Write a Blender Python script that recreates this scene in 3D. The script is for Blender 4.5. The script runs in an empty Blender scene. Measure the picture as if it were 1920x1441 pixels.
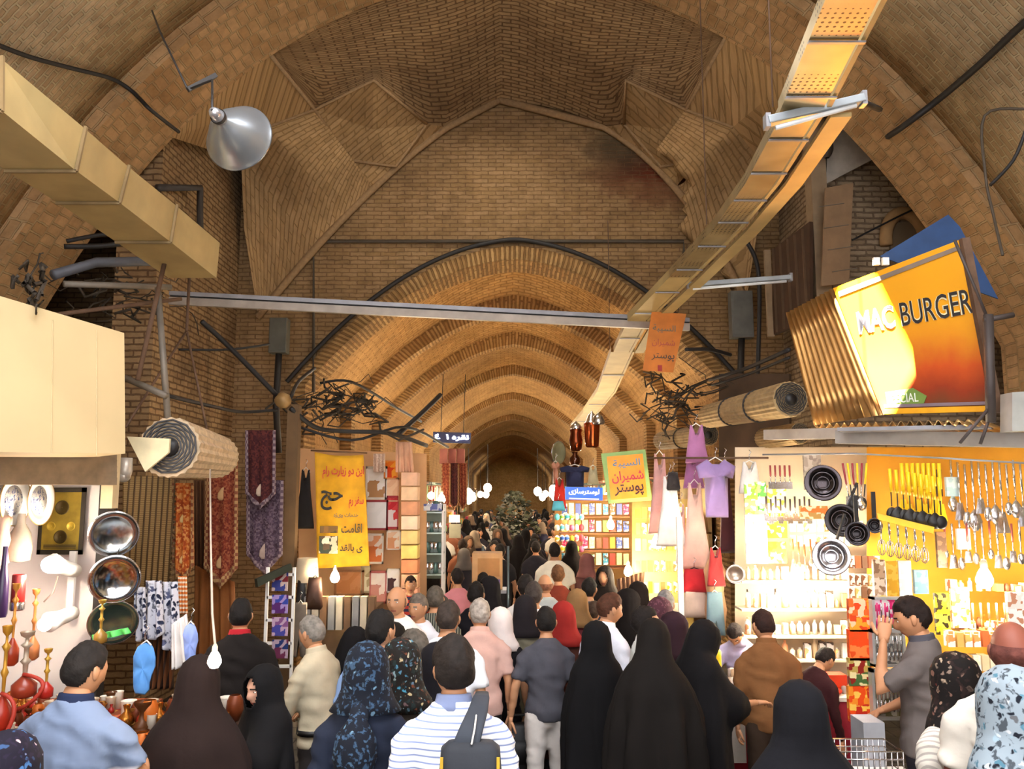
import bpy, bmesh, math, random
from mathutils import Vector, Matrix, Euler, noise as mnoise
R = math.radians
PI = math.pi
random.seed(7)
SC = bpy.context.scene
COL = bpy.data.collections.new('bazaar'); SC.collection.children.link(COL)
bpy.context.view_layer.layer_collection.children[0].exclude = True      # kept out of evaluation until the end
ROOT = SC.collection
V = Vector

# ---------------------------------------------------------------- camera
F_PX = 1600.0
PITCH = math.atan((925 - 720.5) / F_PX)
CAM = V((0, 0, 2.5))
cd = bpy.data.cameras.new('camera'); cam = bpy.data.objects.new('camera', cd); COL.objects.link(cam)
cd.sensor_width = 36; cd.lens = F_PX / 1920 * 36; cd.clip_end = 300
cam.location = CAM; cam.rotation_euler = (PI / 2 + PITCH, 0, 0)
SC.camera = cam

def P(px, py, Y):
    """world point seen at pixel (px, py) of the photograph at distance Y along the aisle"""
    x = (px - 960) / F_PX; y = -(py - 720.5) / F_PX
    d = V((x, math.cos(PITCH) - y * math.sin(PITCH), math.sin(PITCH) + y * math.cos(PITCH)))
    return CAM + d * (Y / d.y)

def S(Y, py=925):
    """metres per pixel at distance Y"""
    y = -(py - 720.5) / F_PX
    return Y / (math.cos(PITCH) - y * math.sin(PITCH)) / F_PX

def YZ(py, z):
    """distance at which height z is seen on pixel row py"""
    y = -(py - 720.5) / F_PX
    k = (math.sin(PITCH) + y * math.cos(PITCH)) / (math.cos(PITCH) - y * math.sin(PITCH))
    return (z - CAM.z) / k

# ---------------------------------------------------------------- materials
MATS = {}
def srgb(c):
    if isinstance(c, str):
        c = c.lstrip('#'); c = [int(c[i:i + 2], 16) / 255 for i in (0, 2, 4)]
    return tuple((x / 12.92 if x <= .04045 else ((x + .055) / 1.055) ** 2.4) for x in c) + (1,)

class NT:
    def __init__(s, name):
        s.m = bpy.data.materials.new(name); s.m.use_nodes = True
        s.t = s.m.node_tree; s.b = s.t.nodes['Principled BSDF']
    def n(s, typ, **kw):
        x = s.t.nodes.new(typ)
        for k, v in kw.items():
            if k in x.inputs: x.inputs[k].default_value = v
            else: setattr(x, k, v)
        return x
    def l(s, a, b): s.t.links.new(a, b)
    def mix(s, f, a, b, mode='MIX'):
        x = s.t.nodes.new('ShaderNodeMix'); x.data_type = 'RGBA'; x.blend_type = mode
        for sock, v in ((x.inputs[0], f), (x.inputs[6], a), (x.inputs[7], b)):
            if hasattr(v, 'default_value') or hasattr(v, 'is_linked'): s.l(v, sock)
            else: sock.default_value = v
        return x.outputs[2]
    def ramp(s, f, stops):
        x = s.t.nodes.new('ShaderNodeValToRGB'); s.l(f, x.inputs[0])
        e = x.color_ramp.elements
        while len(e) < len(stops): e.new(.5)
        for el, (p, c) in zip(e, stops): el.position = p; el.color = c if not isinstance(c, (int, float)) else (c, c, c, 1)
        return x.outputs[0]
    def bump(s, h, strength=.3, dist=.01):
        x = s.n('ShaderNodeBump', Strength=strength, Distance=dist); s.l(h, x.inputs['Height']); s.l(x.outputs[0], s.b.inputs['Normal'])

def mat(col, rough=.7, metal=0, var=.12, vs=6, emit=0, bump=0, alpha=1, spec=.5, sheen=0):
    key = (str(col), rough, metal, var, vs, emit, bump, alpha, spec, sheen)
    if key in MATS: return MATS[key]
    t = NT('paint_' + str(col).strip('#')); b = t.b
    c = srgb(col)
    b.inputs['Roughness'].default_value = rough; b.inputs['Metallic'].default_value = metal
    b.inputs['Specular IOR Level'].default_value = spec
    if sheen: b.inputs['Sheen Weight'].default_value = sheen
    if emit:
        b.inputs['Emission Color'].default_value = c; b.inputs['Emission Strength'].default_value = emit
    if alpha < 1: b.inputs['Alpha'].default_value = alpha
    if var:
        tc = t.n('ShaderNodeTexCoord'); nz = t.n('ShaderNodeTexNoise', Scale=vs, Detail=5.0)
        t.l(tc.outputs['Object'], nz.inputs['Vector'])
        lo = tuple(x * (1 - var * 1.6) for x in c[:3]) + (1,); hi = tuple(min(1, x * (1 + var)) for x in c[:3]) + (1,)
        o = t.ramp(nz.outputs['Fac'], [(.3, lo), (.7, hi)]); t.l(o, b.inputs['Base Color'])
        if bump: t.bump(nz.outputs['Fac'], bump, .02)
    else: b.inputs['Base Color'].default_value = c
    MATS[key] = t.m
    return t.m

def brick(key, c1, c2, mortar, bw=.24, rh=.075, ms=.014, stain=.5, dark='#4a3322', patch=None, bumpd=.02):
    if key in MATS: return MATS[key]
    t = NT(key); b = t.b; b.inputs['Roughness'].default_value = .93; b.inputs['Specular IOR Level'].default_value = .2
    uv = t.n('ShaderNodeUVMap')
    nz0 = t.n('ShaderNodeTexNoise', Scale=9.0, Detail=3.0); t.l(uv.outputs[0], nz0.inputs['Vector'])
    off = t.n('ShaderNodeVectorMath', operation='SCALE'); t.l(nz0.outputs['Color'], off.inputs[0]); off.inputs['Scale'].default_value = .03
    ad = t.n('ShaderNodeVectorMath', operation='ADD'); t.l(uv.outputs[0], ad.inputs[0]); t.l(off.outputs[0], ad.inputs[1])
    bt = t.n('ShaderNodeTexBrick', Scale=1.0); t.l(ad.outputs[0], bt.inputs['Vector'])
    bt.inputs['Brick Width'].default_value = bw; bt.inputs['Row Height'].default_value = rh
    bt.inputs['Mortar Size'].default_value = ms; bt.inputs['Mortar Smooth'].default_value = .4
    bt.inputs['Color1'].default_value = srgb(c1); bt.inputs['Color2'].default_value = srgb(c2); bt.inputs['Mortar'].default_value = srgb(mortar)
    bt.inputs['Bias'].default_value = -.1
    n1 = t.n('ShaderNodeTexNoise', Scale=.75, Detail=7.0, Roughness=.62); t.l(uv.outputs[0], n1.inputs['Vector'])
    f1 = t.ramp(n1.outputs['Fac'], [(.38, (0, 0, 0, 1)), (.72, (stain, stain, stain, 1))])
    c = t.mix(f1, bt.outputs['Color'], srgb(dark))
    n2 = t.n('ShaderNodeTexNoise', Scale=5.0, Detail=6.0, Roughness=.7); t.l(uv.outputs[0], n2.inputs['Vector'])
    f2 = t.ramp(n2.outputs['Fac'], [(.3, .72), (.7, 1.16)])
    c = t.mix(1.0, c, f2, 'MULTIPLY')
    if patch:                       # soot and bare red brick with a shape of their own: (u, v, radius u, radius v, colour)
        for (pu, pv, ru, rv, pc, pf) in patch:
            mp = t.n('ShaderNodeMapping'); mp.inputs['Location'].default_value = (-pu / ru, -pv / rv, 0); mp.inputs['Scale'].default_value = (1 / ru, 1 / rv, 1)
            t.l(uv.outputs[0], mp.inputs['Vector'])
            ln = t.n('ShaderNodeVectorMath', operation='LENGTH'); t.l(mp.outputs[0], ln.inputs[0])
            nn = t.n('ShaderNodeTexNoise', Scale=2.5, Detail=6.0); t.l(uv.outputs[0], nn.inputs['Vector'])
            a = t.n('ShaderNodeMath', operation='ADD'); t.l(ln.outputs['Value'], a.inputs[0]); t.l(nn.outputs['Fac'], a.inputs[1])
            m = t.ramp(a.outputs[0], [(.95, (pf,) * 3 + (1,)), (1.0, (pf * .5,) * 3 + (1,))])
            m2 = t.n('ShaderNodeMapRange', clamp=True); t.l(a.outputs[0], m2.inputs['Value'])
            m2.inputs['From Min'].default_value = .75; m2.inputs['From Max'].default_value = 1.6; m2.inputs['To Min'].default_value = pf; m2.inputs['To Max'].default_value = 0
            inv = t.n('ShaderNodeMath', operation='MULTIPLY_ADD'); t.l(bt.outputs['Fac'], inv.inputs[0]); inv.inputs[1].default_value = -.55; inv.inputs[2].default_value = 1
            mm = t.n('ShaderNodeMath', operation='MULTIPLY'); t.l(m2.outputs[0], mm.inputs[0]); t.l(inv.outputs[0], mm.inputs[1])
            c = t.mix(mm.outputs[0], c, srgb(pc))
    t.l(c, b.inputs['Base Color'])
    iv = t.n('ShaderNodeMath', operation='SUBTRACT'); iv.inputs[0].default_value = 1; t.l(bt.outputs['Fac'], iv.inputs[1])
    h = t.n('ShaderNodeMath', operation='MULTIPLY_ADD'); t.l(n2.outputs['Fac'], h.inputs[0]); h.inputs[1].default_value = .7; t.l(iv.outputs[0], h.inputs[2])
    t.bump(h.outputs[0], .9, bumpd)
    MATS[key] = t.m
    return t.m

def pattern(key, kind, cols, scale=20, rough=.85, thr=.35, axis='Z', emit=0, metal=0):
    """printed cloth and packaging: stripes / floral / check / speckle / blocks in object space"""
    if key in MATS: return MATS[key]
    t = NT(key); b = t.b; b.inputs['Roughness'].default_value = rough; b.inputs['Metallic'].default_value = metal; b.inputs['Specular IOR Level'].default_value = .25
    tc = t.n('ShaderNodeTexCoord'); src = tc.outputs['Object']
    if kind == 'stripes':
        w = t.n('ShaderNodeTexWave', Scale=scale, Distortion=.25, bands_direction=axis); t.l(src, w.inputs['Vector'])
        c = t.ramp(w.outputs['Fac'], [(max(0, thr - .12), srgb(cols[1])), (thr + .12, srgb(cols[0]))])
    elif kind == 'floral':
        nd = t.n('ShaderNodeTexNoise', Scale=scale * .7, Detail=2.0); t.l(src, nd.inputs['Vector'])
        vs_ = t.n('ShaderNodeVectorMath', operation='SCALE'); t.l(nd.outputs['Color'], vs_.inputs[0]); vs_.inputs['Scale'].default_value = 2.2 / scale
        va = t.n('ShaderNodeVectorMath', operation='ADD'); t.l(src, va.inputs[0]); t.l(vs_.outputs[0], va.inputs[1]); src = va.outputs[0]
        v = t.n('ShaderNodeTexVoronoi', Scale=scale); n = t.n('ShaderNodeTexNoise', Scale=scale * .9, Detail=3.0)
        t.l(src, n.inputs['Vector']); t.l(src, v.inputs['Vector'])
        c = srgb(cols[0])
        f = t.ramp(v.outputs['Distance'], [(thr - .08, 1), (thr + .03, 0)])
        cc = srgb(cols[1])
        if len(cols) > 2:
            sp = t.n('ShaderNodeSeparateColor'); t.l(v.outputs['Color'], sp.inputs[0])
            cc = t.ramp(sp.outputs[0], [(i / (len(cols) - 1), srgb(q)) for i, q in enumerate(cols[1:])])
        c = t.mix(f, c, cc)
        f2 = t.ramp(n.outputs['Fac'], [(.56, 0), (.62, .8)])
        c = t.mix(f2, c, srgb(cols[-1]))
    elif kind == 'check':
        w = t.n('ShaderNodeTexChecker', Scale=scale); t.l(src, w.inputs['Vector']); w.inputs[1].default_value = srgb(cols[0]); w.inputs[2].default_value = srgb(cols[1])
        c = w.outputs[0]
    else:
        v = t.n('ShaderNodeTexVoronoi', Scale=scale, distance='CHEBYCHEV'); t.l(src, v.inputs['Vector'])
        sp = t.n('ShaderNodeSeparateColor'); t.l(v.outputs['Color'], sp.inputs[0])
        x = t.n('ShaderNodeValToRGB'); t.l(sp.outputs[0], x.inputs[0]); x.color_ramp.interpolation = 'CONSTANT'
        e = x.color_ramp.elements
        while len(e) < len(cols): e.new(.5)
        for i, el in enumerate(e): el.position = i / len(cols); el.color = srgb(cols[i])
        c = x.outputs[0]
    t.l(c, b.inputs['Base Color'])
    if emit: t.l(c, b.inputs['Emission Color']); b.inputs['Emission Strength'].default_value = emit
    MATS[key] = t.m
    return t.m

# ---------------------------------------------------------------- meshes
def frame_from(d, up=V((0, 0, 1))):
    d = d.normalized()
    if abs(d.dot(up)) > .97: up = V((0, 1, 0)) if abs(d.y) < .9 else V((1, 0, 0))
    x = up.cross(d).normalized(); y = d.cross(x)
    return x, y, d

class MB:
    def __init__(s): s.v = []; s.f = []; s.m = []; s.uv = []; s.sm = []; s.cur = 0; s.smooth = False
    def face(s, idx, uv=None): s.f.append(tuple(idx)); s.m.append(s.cur); s.uv.append(uv); s.sm.append(s.smooth)
    def add(s, pts): n = len(s.v); s.v.extend(V(p) for p in pts); return n
    def poly(s, pts, uv=None): n = s.add(pts); s.face(range(n, n + len(pts)), uv)
    def box(s, c, sz, rot=None, bev=0):
        c = V(c); h = V(sz) / 2; M = rot if rot else Matrix.Identity(3)
        if isinstance(M, (int, float)): M = Matrix.Rotation(M, 3, 'Z')
        n = s.add([c + M @ V((h.x * i, h.y * j, h.z * k)) for k in (-1, 1) for j in (-1, 1) for i in (-1, 1)])
        for q in ((0, 2, 3, 1), (4, 5, 7, 6), (0, 1, 5, 4), (2, 6, 7, 3), (0, 4, 6, 2), (1, 3, 7, 5)): s.face([n + i for i in q])
    def bar(s, a, b, w, h=None):
        a = V(a); b = V(b); h = h or w; x, y, d = frame_from(b - a)
        n = s.add([p + x * (w / 2 * i) + y * (h / 2 * j) for p in (a, b) for i, j in ((-1, -1), (1, -1), (1, 1), (-1, 1))])
        for i in range(4): s.face((n + i, n + (i + 1) % 4, n + 4 + (i + 1) % 4, n + 4 + i))
        s.face((n + 3, n + 2, n + 1, n)); s.face((n + 4, n + 5, n + 6, n + 7))
    def rings(s, rings, cap=True, closed=True, uv=None):
        k = len(rings[0]); n = s.add([p for r in rings for p in r])
        for i in range(len(rings) - 1):
            for j in range(k if closed else k - 1):
                a = n + i * k + j; b = n + i * k + (j + 1) % k
                u = None
                if uv: u = [uv(i, j), uv(i, j + 1), uv(i + 1, j + 1), uv(i + 1, j)]
                s.face((a, b, b + k, a + k), u)
        if cap and closed:
            s.face([n + j for j in range(k)][::-1]); m = n + (len(rings) - 1) * k; s.face([m + j for j in range(k)])
    def tube(s, pts, r, n=8, cap=True):
        pts = [V(p) for p in pts]; rs = r if isinstance(r, (list, tuple)) else [r] * len(pts); rg = []
        x = None
        for i, p in enumerate(pts):
            d = (pts[min(i + 1, len(pts) - 1)] - pts[max(i - 1, 0)])
            if d.length < 1e-6: d = V((0, 0, 1))
            d.normalize()
            if x is None: x, y, _ = frame_from(d)
            else:
                x = (x - d * x.dot(d)); x = x.normalized() if x.length > 1e-5 else frame_from(d)[0]; y = d.cross(x)
            rg.append([p + (x * math.cos(2 * PI * j / n) + y * math.sin(2 * PI * j / n)) * rs[i] for j in range(n)])
        s.smooth, o = True, s.smooth; s.rings(rg, cap); s.smooth = o
    def loft(s, secs, n=14, xdir=V((1, 0, 0)), p=2.0):
        """secs: (centre, rx, ry); rings stand across the chain, rx along xdir"""
        pts = [V(q[0]) for q in secs]; rg = []
        for i, q in enumerate(secs):
            d = (pts[min(i + 1, len(pts) - 1)] - pts[max(i - 1, 0)]).normalized()
            x = xdir - d * xdir.dot(d)
            x = x.normalized() if x.length > .1 else frame_from(d)[0]; y = d.cross(x)
            r = []
            for j in range(n):
                a = 2 * PI * j / n; ca, sa = math.cos(a), math.sin(a)
                if p != 2: ca = math.copysign(abs(ca) ** (2 / p), ca); sa = math.copysign(abs(sa) ** (2 / p), sa)
                r.append(pts[i] + x * q[1] * ca + y * q[2] * sa)
            rg.append(r)
        s.smooth, o = True, s.smooth; s.rings(rg); s.smooth = o
    def lathe(s, prof, c=(0, 0, 0), axis=(0, 0, 1), n=24, cap=False, sx=1, xd=None):
        """prof: (radius, height along axis)"""
        c = V(c); x, y, d = frame_from(V(axis))
        if xd is not None: x = (V(xd) - d * V(xd).dot(d)).normalized(); y = d.cross(x)
        rg = [[c + d * h + (x * math.cos(2 * PI * j / n) * sx + y * math.sin(2 * PI * j / n)) * max(r, .0004) for j in range(n)] for r, h in prof]
        s.smooth, o = True, s.smooth; s.rings(rg, cap); s.smooth = o
    def ball(s, c, r, n=12, m=8):
        r = V(r) if hasattr(r, '__len__') else V((r, r, r)); c = V(c)
        rg = [[c + V((r.x * math.sin(PI * max(i, .02) / m if i < m else PI * .998) * math.cos(2 * PI * j / n) if 0 < i < m else r.x * .02 * math.cos(2 * PI * j / n),
                      r.y * math.sin(PI * i / m) * math.sin(2 * PI * j / n) if 0 < i < m else r.y * .02 * math.sin(2 * PI * j / n),
                      -r.z * math.cos(PI * i / m))) for j in range(n)] for i in range(m + 1)]
        s.smooth, o = True, s.smooth; s.rings(rg); s.smooth = o
    def grid(s, fn, nu, nv, uv=None, smooth=True):
        n = s.add([fn(i / nu, j / nv) for j in range(nv + 1) for i in range(nu + 1)]); o = s.smooth; s.smooth = smooth
        for j in range(nv):
            for i in range(nu):
                a = n + j * (nu + 1) + i
                u = [uv(i / nu, j / nv), uv((i + 1) / nu, j / nv), uv((i + 1) / nu, (j + 1) / nv), uv(i / nu, (j + 1) / nv)] if uv else None
                s.face((a, a + 1, a + nu + 2, a + nu + 1), u)
        s.smooth = o
    def slab(s, pts, off):
        """flat outline extruded by vector off"""
        pts = [V(p) for p in pts]; off = V(off); k = len(pts); n = s.add(pts + [p + off for p in pts])
        s.face(range(n, n + k)); s.face([n + k + i for i in range(k)][::-1])
        for i in range(k): s.face((n + i, n + k + i, n + k + (i + 1) % k, n + (i + 1) % k))
    def join(s, o, M=None, mo=0):
        n = len(s.v); s.v.extend((M @ p) if M else p.copy() for p in o.v)
        for f, m, u, sm in zip(o.f, o.m, o.uv, o.sm):
            s.f.append(tuple(n + i for i in f)); s.m.append(m + mo); s.uv.append(u); s.sm.append(sm)
        return s
    def noise(s, amp, sc, seed=0):
        for i, p in enumerate(s.v):
            q = p * sc + V((seed, seed * 1.7, 0)); s.v[i] = p + V((mnoise.noise(q), mnoise.noise(q + V((9, 0, 0))), mnoise.noise(q + V((0, 9, 0))))) * amp
        return s
    def mesh(s, name):
        me = bpy.data.meshes.new(name); me.from_pydata([tuple(p) for p in s.v], [], s.f)
        if me.polygons:
            me.polygons.foreach_set('material_index', s.m); me.polygons.foreach_set('use_smooth', s.sm)
            if any(u is not None for u in s.uv):
                l = me.uv_layers.new(name='UVMap').data; k = 0
                for f, u in zip(s.f, s.uv):
                    for q in range(len(f)):
                        if u: l[k].uv = u[q][:2]
                        k += 1
        me.update()
        return me
    def build(s, name, mats, parent=None, loc=None, solid=0, bevel=0, sub=0, fix=True):
        if loc is not None and parent is None:
            loc = V(loc)
        me = s.mesh(name)
        if fix and s.f:
            bm = bmesh.new(); bm.from_mesh(me); bmesh.ops.recalc_face_normals(bm, faces=bm.faces); bm.to_mesh(me); bm.free()
        for m in (mats if isinstance(mats, (list, tuple)) else [mats]): me.materials.append(m)
        o = bpy.data.objects.new(name, me); COL.objects.link(o)
        if parent: o.parent = parent
        if loc is not None: o.location = loc
        if solid: q = o.modifiers.new('thickness', 'SOLIDIFY'); q.thickness = solid; q.offset = 0
        if bevel: q = o.modifiers.new('edge', 'BEVEL'); q.width = bevel; q.segments = 2; q.limit_method = 'ANGLE'
        if sub: q = o.modifiers.new('round', 'SUBSURF'); q.levels = sub; q.render_levels = sub
        return o

def tag(o, label=None, cat=None, group=None, kind=None):
    if label: o['label'] = label
    if cat: o['category'] = cat
    if group: o['group'] = group
    if kind: o['kind'] = kind
    return o
def thing(name, label, cat, loc=(0, 0, 0), rz=0, group=None):
    o = bpy.data.objects.new(name, None); COL.objects.link(o); o.empty_display_size = .1
    o.location = loc; o.rotation_euler = (0, 0, rz); tag(o, label, cat, group); return o
def struct(name, mb, m, **k): o = mb.build(name, m, **k); o['kind'] = 'structure'; return o
def copy_thing(root, loc=None, rz=None, label=None, group=None, mats=None):
    r = root.copy(); COL.objects.link(r)
    if loc is not None: r.location = loc
    if rz is not None: r.rotation_euler = (0, 0, rz)
    if label: r['label'] = label
    if group: r['group'] = group
    for ch in list(root.children):
        c = ch.copy(); COL.objects.link(c); c.parent = r
        for g in ch.children: d = g.copy(); COL.objects.link(d); d.parent = c
    return r
def recolour(o, pairs):
    """give a copied thing's parts materials of their own"""
    for ch in o.children:
        nm = ch.name.split('.')[0]
        if nm in pairs:
            ch.material_slots[0].link = 'OBJECT'; ch.material_slots[0].material = pairs[nm]

def remesh(mb, vox, name='m', smooth=3):
    me = mb.mesh(name); o = bpy.data.objects.new('scratch', me); ROOT.objects.link(o)
    q = o.modifiers.new('r', 'REMESH'); q.mode = 'VOXEL'; q.voxel_size = vox; q.use_smooth_shade = True
    if smooth: w = o.modifiers.new('s', 'SMOOTH'); w.iterations = smooth; w.factor = .5
    dg = bpy.context.evaluated_depsgraph_get(); e = o.evaluated_get(dg); m2 = e.to_mesh()
    out = MB(); out.v = [v.co.copy() for v in m2.vertices]
    for p in m2.polygons: out.f.append(tuple(p.vertices)); out.m.append(0); out.uv.append(None); out.sm.append(True)
    e.to_mesh_clear(); ROOT.objects.unlink(o); bpy.data.objects.remove(o); bpy.data.meshes.remove(me)
    return out

# ---------------------------------------------------------------- writing
FORMS = {'ا': 'FE8D FE8E', 'آ': 'FE81 FE82', 'ب': 'FE8F FE90 FE91 FE92', 'پ': 'FB56 FB57 FB58 FB59', 'ت': 'FE95 FE96 FE97 FE98',
 'ج': 'FE9D FE9E FE9F FEA0', 'چ': 'FB7A FB7B FB7C FB7D', 'ح': 'FEA1 FEA2 FEA3 FEA4', 'خ': 'FEA5 FEA6 FEA7 FEA8', 'د': 'FEA9 FEAA', 'ر': 'FEAD FEAE', 'ز': 'FEAF FEB0',
 'س': 'FEB1 FEB2 FEB3 FEB4', 'ش': 'FEB5 FEB6 FEB7 FEB8', 'ع': 'FEC9 FECA FECB FECC', 'غ': 'FECD FECE FECF FED0', 'ف': 'FED1 FED2 FED3 FED4',
 'ق': 'FED5 FED6 FED7 FED8', 'ک': 'FB8E FB8F FB90 FB91', 'گ': 'FB92 FB93 FB94 FB95', 'ل': 'FEDD FEDE FEDF FEE0', 'م': 'FEE1 FEE2 FEE3 FEE4', 'ن': 'FEE5 FEE6 FEE7 FEE8',
 'و': 'FEED FEEE', 'ه': 'FEE9 FEEA FEEB FEEC', 'ة': 'FE93 FE94', 'ی': 'FBFC FBFD FBFE FBFF'}
def fa(w):
    out = []
    for i, ch in enumerate(w):
        if ch not in FORMS: out.append(ch); continue
        f = FORMS[ch].split(); pj = i > 0 and w[i - 1] in FORMS and len(FORMS[w[i - 1]].split()) == 4
        nj = len(f) == 4 and i + 1 < len(w) and w[i + 1] in FORMS
        k = (3 if nj else 1) if pj else (2 if nj else 0)
        out.append(chr(int(f[k], 16)))
    return ''.join(out[::-1])
def lettering(text, width, height, M, m, parent, depth=.004, name='lettering', off=0, bold=0):
    """text fitted to width x height, its centre at the origin of matrix M (x right, y up, z out)"""
    c = bpy.data.curves.new('scratch', 'FONT'); c.body = text; c.extrude = depth / 2; c.offset = bold; c.resolution_u = 3
    o = bpy.data.objects.new('scratch', c); ROOT.objects.link(o)
    dg = bpy.context.evaluated_depsgraph_get(); me = bpy.data.meshes.new_from_object(o.evaluated_get(dg))
    ROOT.objects.unlink(o); bpy.data.objects.remove(o); bpy.data.curves.remove(c)
    xs = [v.co.x for v in me.vertices]; ys = [v.co.y for v in me.vertices]
    if not xs: return None
    w = max(xs) - min(xs); h = max(ys) - min(ys); cx = (max(xs) + min(xs)) / 2; cy = (max(ys) + min(ys)) / 2
    sx = width / w; sy = height / h if height else sx
    me.transform(M @ Matrix.Diagonal((sx, sy, 1, 1)) @ Matrix.Translation((-cx, -cy, 0)))
    me.name = name; me.materials.clear(); me.materials.append(m)
    ob = bpy.data.objects.new(name, me); COL.objects.link(ob); ob.parent = parent
    return ob
def basis(o, x, y, z):
    return Matrix(((x.x, y.x, z.x, o.x), (x.y, y.y, z.y, o.y), (x.z, y.z, z.z, o.z), (0, 0, 0, 1)))

def point(name, loc, power, col=(1, .75, .45), r=.04):
    l = bpy.data.lights.new(name, 'POINT'); l.energy = power; l.color = col; l.shadow_soft_size = r
    o = bpy.data.objects.new(name, l); COL.objects.link(o); o.location = loc; return o
def area(name, loc, rot, sx, sy, power, col=(1, 1, 1)):
    l = bpy.data.lights.new(name, 'AREA'); l.shape = 'RECTANGLE'; l.size = sx; l.size_y = sy; l.energy = power; l.color = col
    o = bpy.data.objects.new(name, l); COL.objects.link(o); o.location = loc; o.rotation_euler = rot; return o
# ================================================================ the vaulted brick shell
def ss_(a, b, x): t = max(0, min(1, (x - a) / (b - a))); return t * t * (3 - 2 * t)
def arch_f(u, p, q): return 1 - p * u - (1 - p) * u ** q
class Arch:
    def __init__(s, cx, a, z0, z1, p, q): s.cx, s.a, s.z0, s.z1, s.p, s.q = cx, a, z0, z1, p, q
    ra = None                                    # (half span, p, q) of the right half where the arch is lopsided
    def z(s, x):
        a, p, q = (s.a, s.p, s.q) if x <= s.cx or not s.ra else s.ra
        u = min(1, abs(x - s.cx) / a); return s.z0 + (s.z1 - s.z0) * arch_f(u, p, q)
    def pts(s, n=24, zb=0, off=0):
        """left foot, up over the apex, down to the right foot"""
        us = [math.sin(PI / 2 * i / n) for i in range(n + 1)]
        h = [(u * (s.a + off), s.z0 + (s.z1 - s.z0 + off) * arch_f(u, s.p, s.q)) for u in us]
        l = [(s.cx - x, z) for x, z in h[::-1]]; r = [(s.cx + x, z) for x, z in h[1:]]
        return [(s.cx - s.a - off, zb)] + l + r + [(s.cx + s.a + off, zb)]
def arc_len(pts):
    L = [0]
    for a, b in zip(pts, pts[1:]): L.append(L[-1] + math.hypot(b[0] - a[0], b[1] - a[1]))
    return L
def sweep(mb, pts, y0, y1, ny=1, rise=None, flip=False, vs=1):
    """soffit of an arch profile between two distances; uv in metres"""
    L = arc_len(pts); n = len(pts) - 1; k = mb.add([(p[0], y0 + (y1 - y0) * j / ny, p[1] + (rise(p, j / ny) if rise else 0)) for j in range(ny + 1) for p in pts])
    for j in range(ny):
        for i in range(n):
            a = k + j * (n + 1) + i; ya = y0 + (y1 - y0) * j / ny; yb = y0 + (y1 - y0) * (j + 1) / ny
            u = [(L[i], ya), (L[i + 1], ya), (L[i + 1], yb), (L[i], yb)]
            if flip: u = [(b, a_) for a_, b in u]
            mb.smooth = True; mb.face((a, a + 1, a + n + 2, a + n + 1), u)
def ring_face(mb, p_in, p_out, y):
    """flat face of an arch ring standing across the aisle, radial courses"""
    L = arc_len(p_in)
    for i in range(len(p_in) - 1):
        a, b, c, d = p_in[i], p_in[i + 1], p_out[i + 1], p_out[i]
        w = math.hypot(d[0] - a[0], d[1] - a[1])
        mb.smooth = False
        mb.poly([(a[0], y, a[1]), (b[0], y, b[1]), (c[0], y, c[1]), (d[0], y, d[1])], [(0, L[i]), (0, L[i + 1]), (w, L[i + 1]), (w, L[i])])

zA = lambda py, Y: P(960, py, Y).z
B_main = brick('wall_brick', '#a2845e', '#957850', '#84684a', rh=.066, ms=.009, stain=.45, patch=[(2.3, zA(322, 13), 1.15, .62, '#5c2416', .95), (1.75, zA(275, 13), .8, .55, '#3e3a2c', .75)])
B_side = brick('side_brick', '#ab8e68', '#987b58', '#745a40', rh=.075, ms=.012, stain=.5)
B_warm = brick('band_brick', '#b8956c', '#a07e56', '#a88e68', bw=.13, rh=.24, stain=.45, dark='#7a5028')
B_near = brick('near_vault_brick', '#bfa888', '#a48c6c', '#bcac8c', bw=.2, rh=.075, ms=.014, stain=.4, dark='#7c6a50')
B_pend = brick('pendentive_brick', '#b5946a', '#a8875c', '#967850', bw=.3, rh=.06, ms=.008, stain=.3, bumpd=.01)
B_corr = brick('corridor_brick', '#cda26a', '#bc915a', '#a88050', rh=.09, stain=.4)
B_rib = brick('rib_brick', '#bd9864', '#a37c4c', '#86663e', bw=.5, rh=.075, ms=.02, stain=.35)
B_dark = brick('grimy_brick', '#7c6a52', '#665440', '#54442f', stain=.6)

archA = Arch(0.0, 5.75, zA(650, 9.9), zA(-75, 9.9), .35, 3.2)
arch1 = Arch(-.2, 3.75, zA(600, 12.9), zA(187, 12.9), .3, 1.6)
arch1.ra = (3.95, .12, 2.8)
arch2 = Arch(.04, 3.2, zA(722, 13), zA(488, 13), .1, 2.0)

# floor
fl = MB(); fl.poly([(-9, -5, 0), (9, -5, 0), (9, 90, 0), (-9, 90, 0)], [(-9, -5), (9, -5), (9, 90), (-9, 90)])
struct('floor', fl, brick('floor_tiles', '#5e564c', '#4c463e', '#2e2a26', bw=.4, rh=.4, ms=.01, stain=.7, dark='#2a2622'))

# near vault over the camera, with herringbone-like courses, and an unseen end wall added to shut out the sun
nv = MB(); pn = archA.pts(24, zb=0, off=.28)
sweep(nv, pn, -4, 8.75, 12, flip=False)
near = nv.build('ceiling', B_near)
bw_ = MB(); bw_.poly([(-9, -4, 0), (9, -4, 0), (9, -4, 11), (-9, -4, 11)], [(-9, 0), (9, 0), (9, 11), (-9, 11)]); struct('wall_sun_stop', bw_, B_side)

# transverse arch band
ab = MB(); sweep(ab, archA.pts(24), 8.75, 9.9, 2, flip=False)
ring_face(ab, archA.pts(24), archA.pts(24, off=.3), 8.75); ring_face(ab, archA.pts(24), archA.pts(24, off=1.6), 9.9)
struct('trim_1', ab, B_warm)

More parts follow.
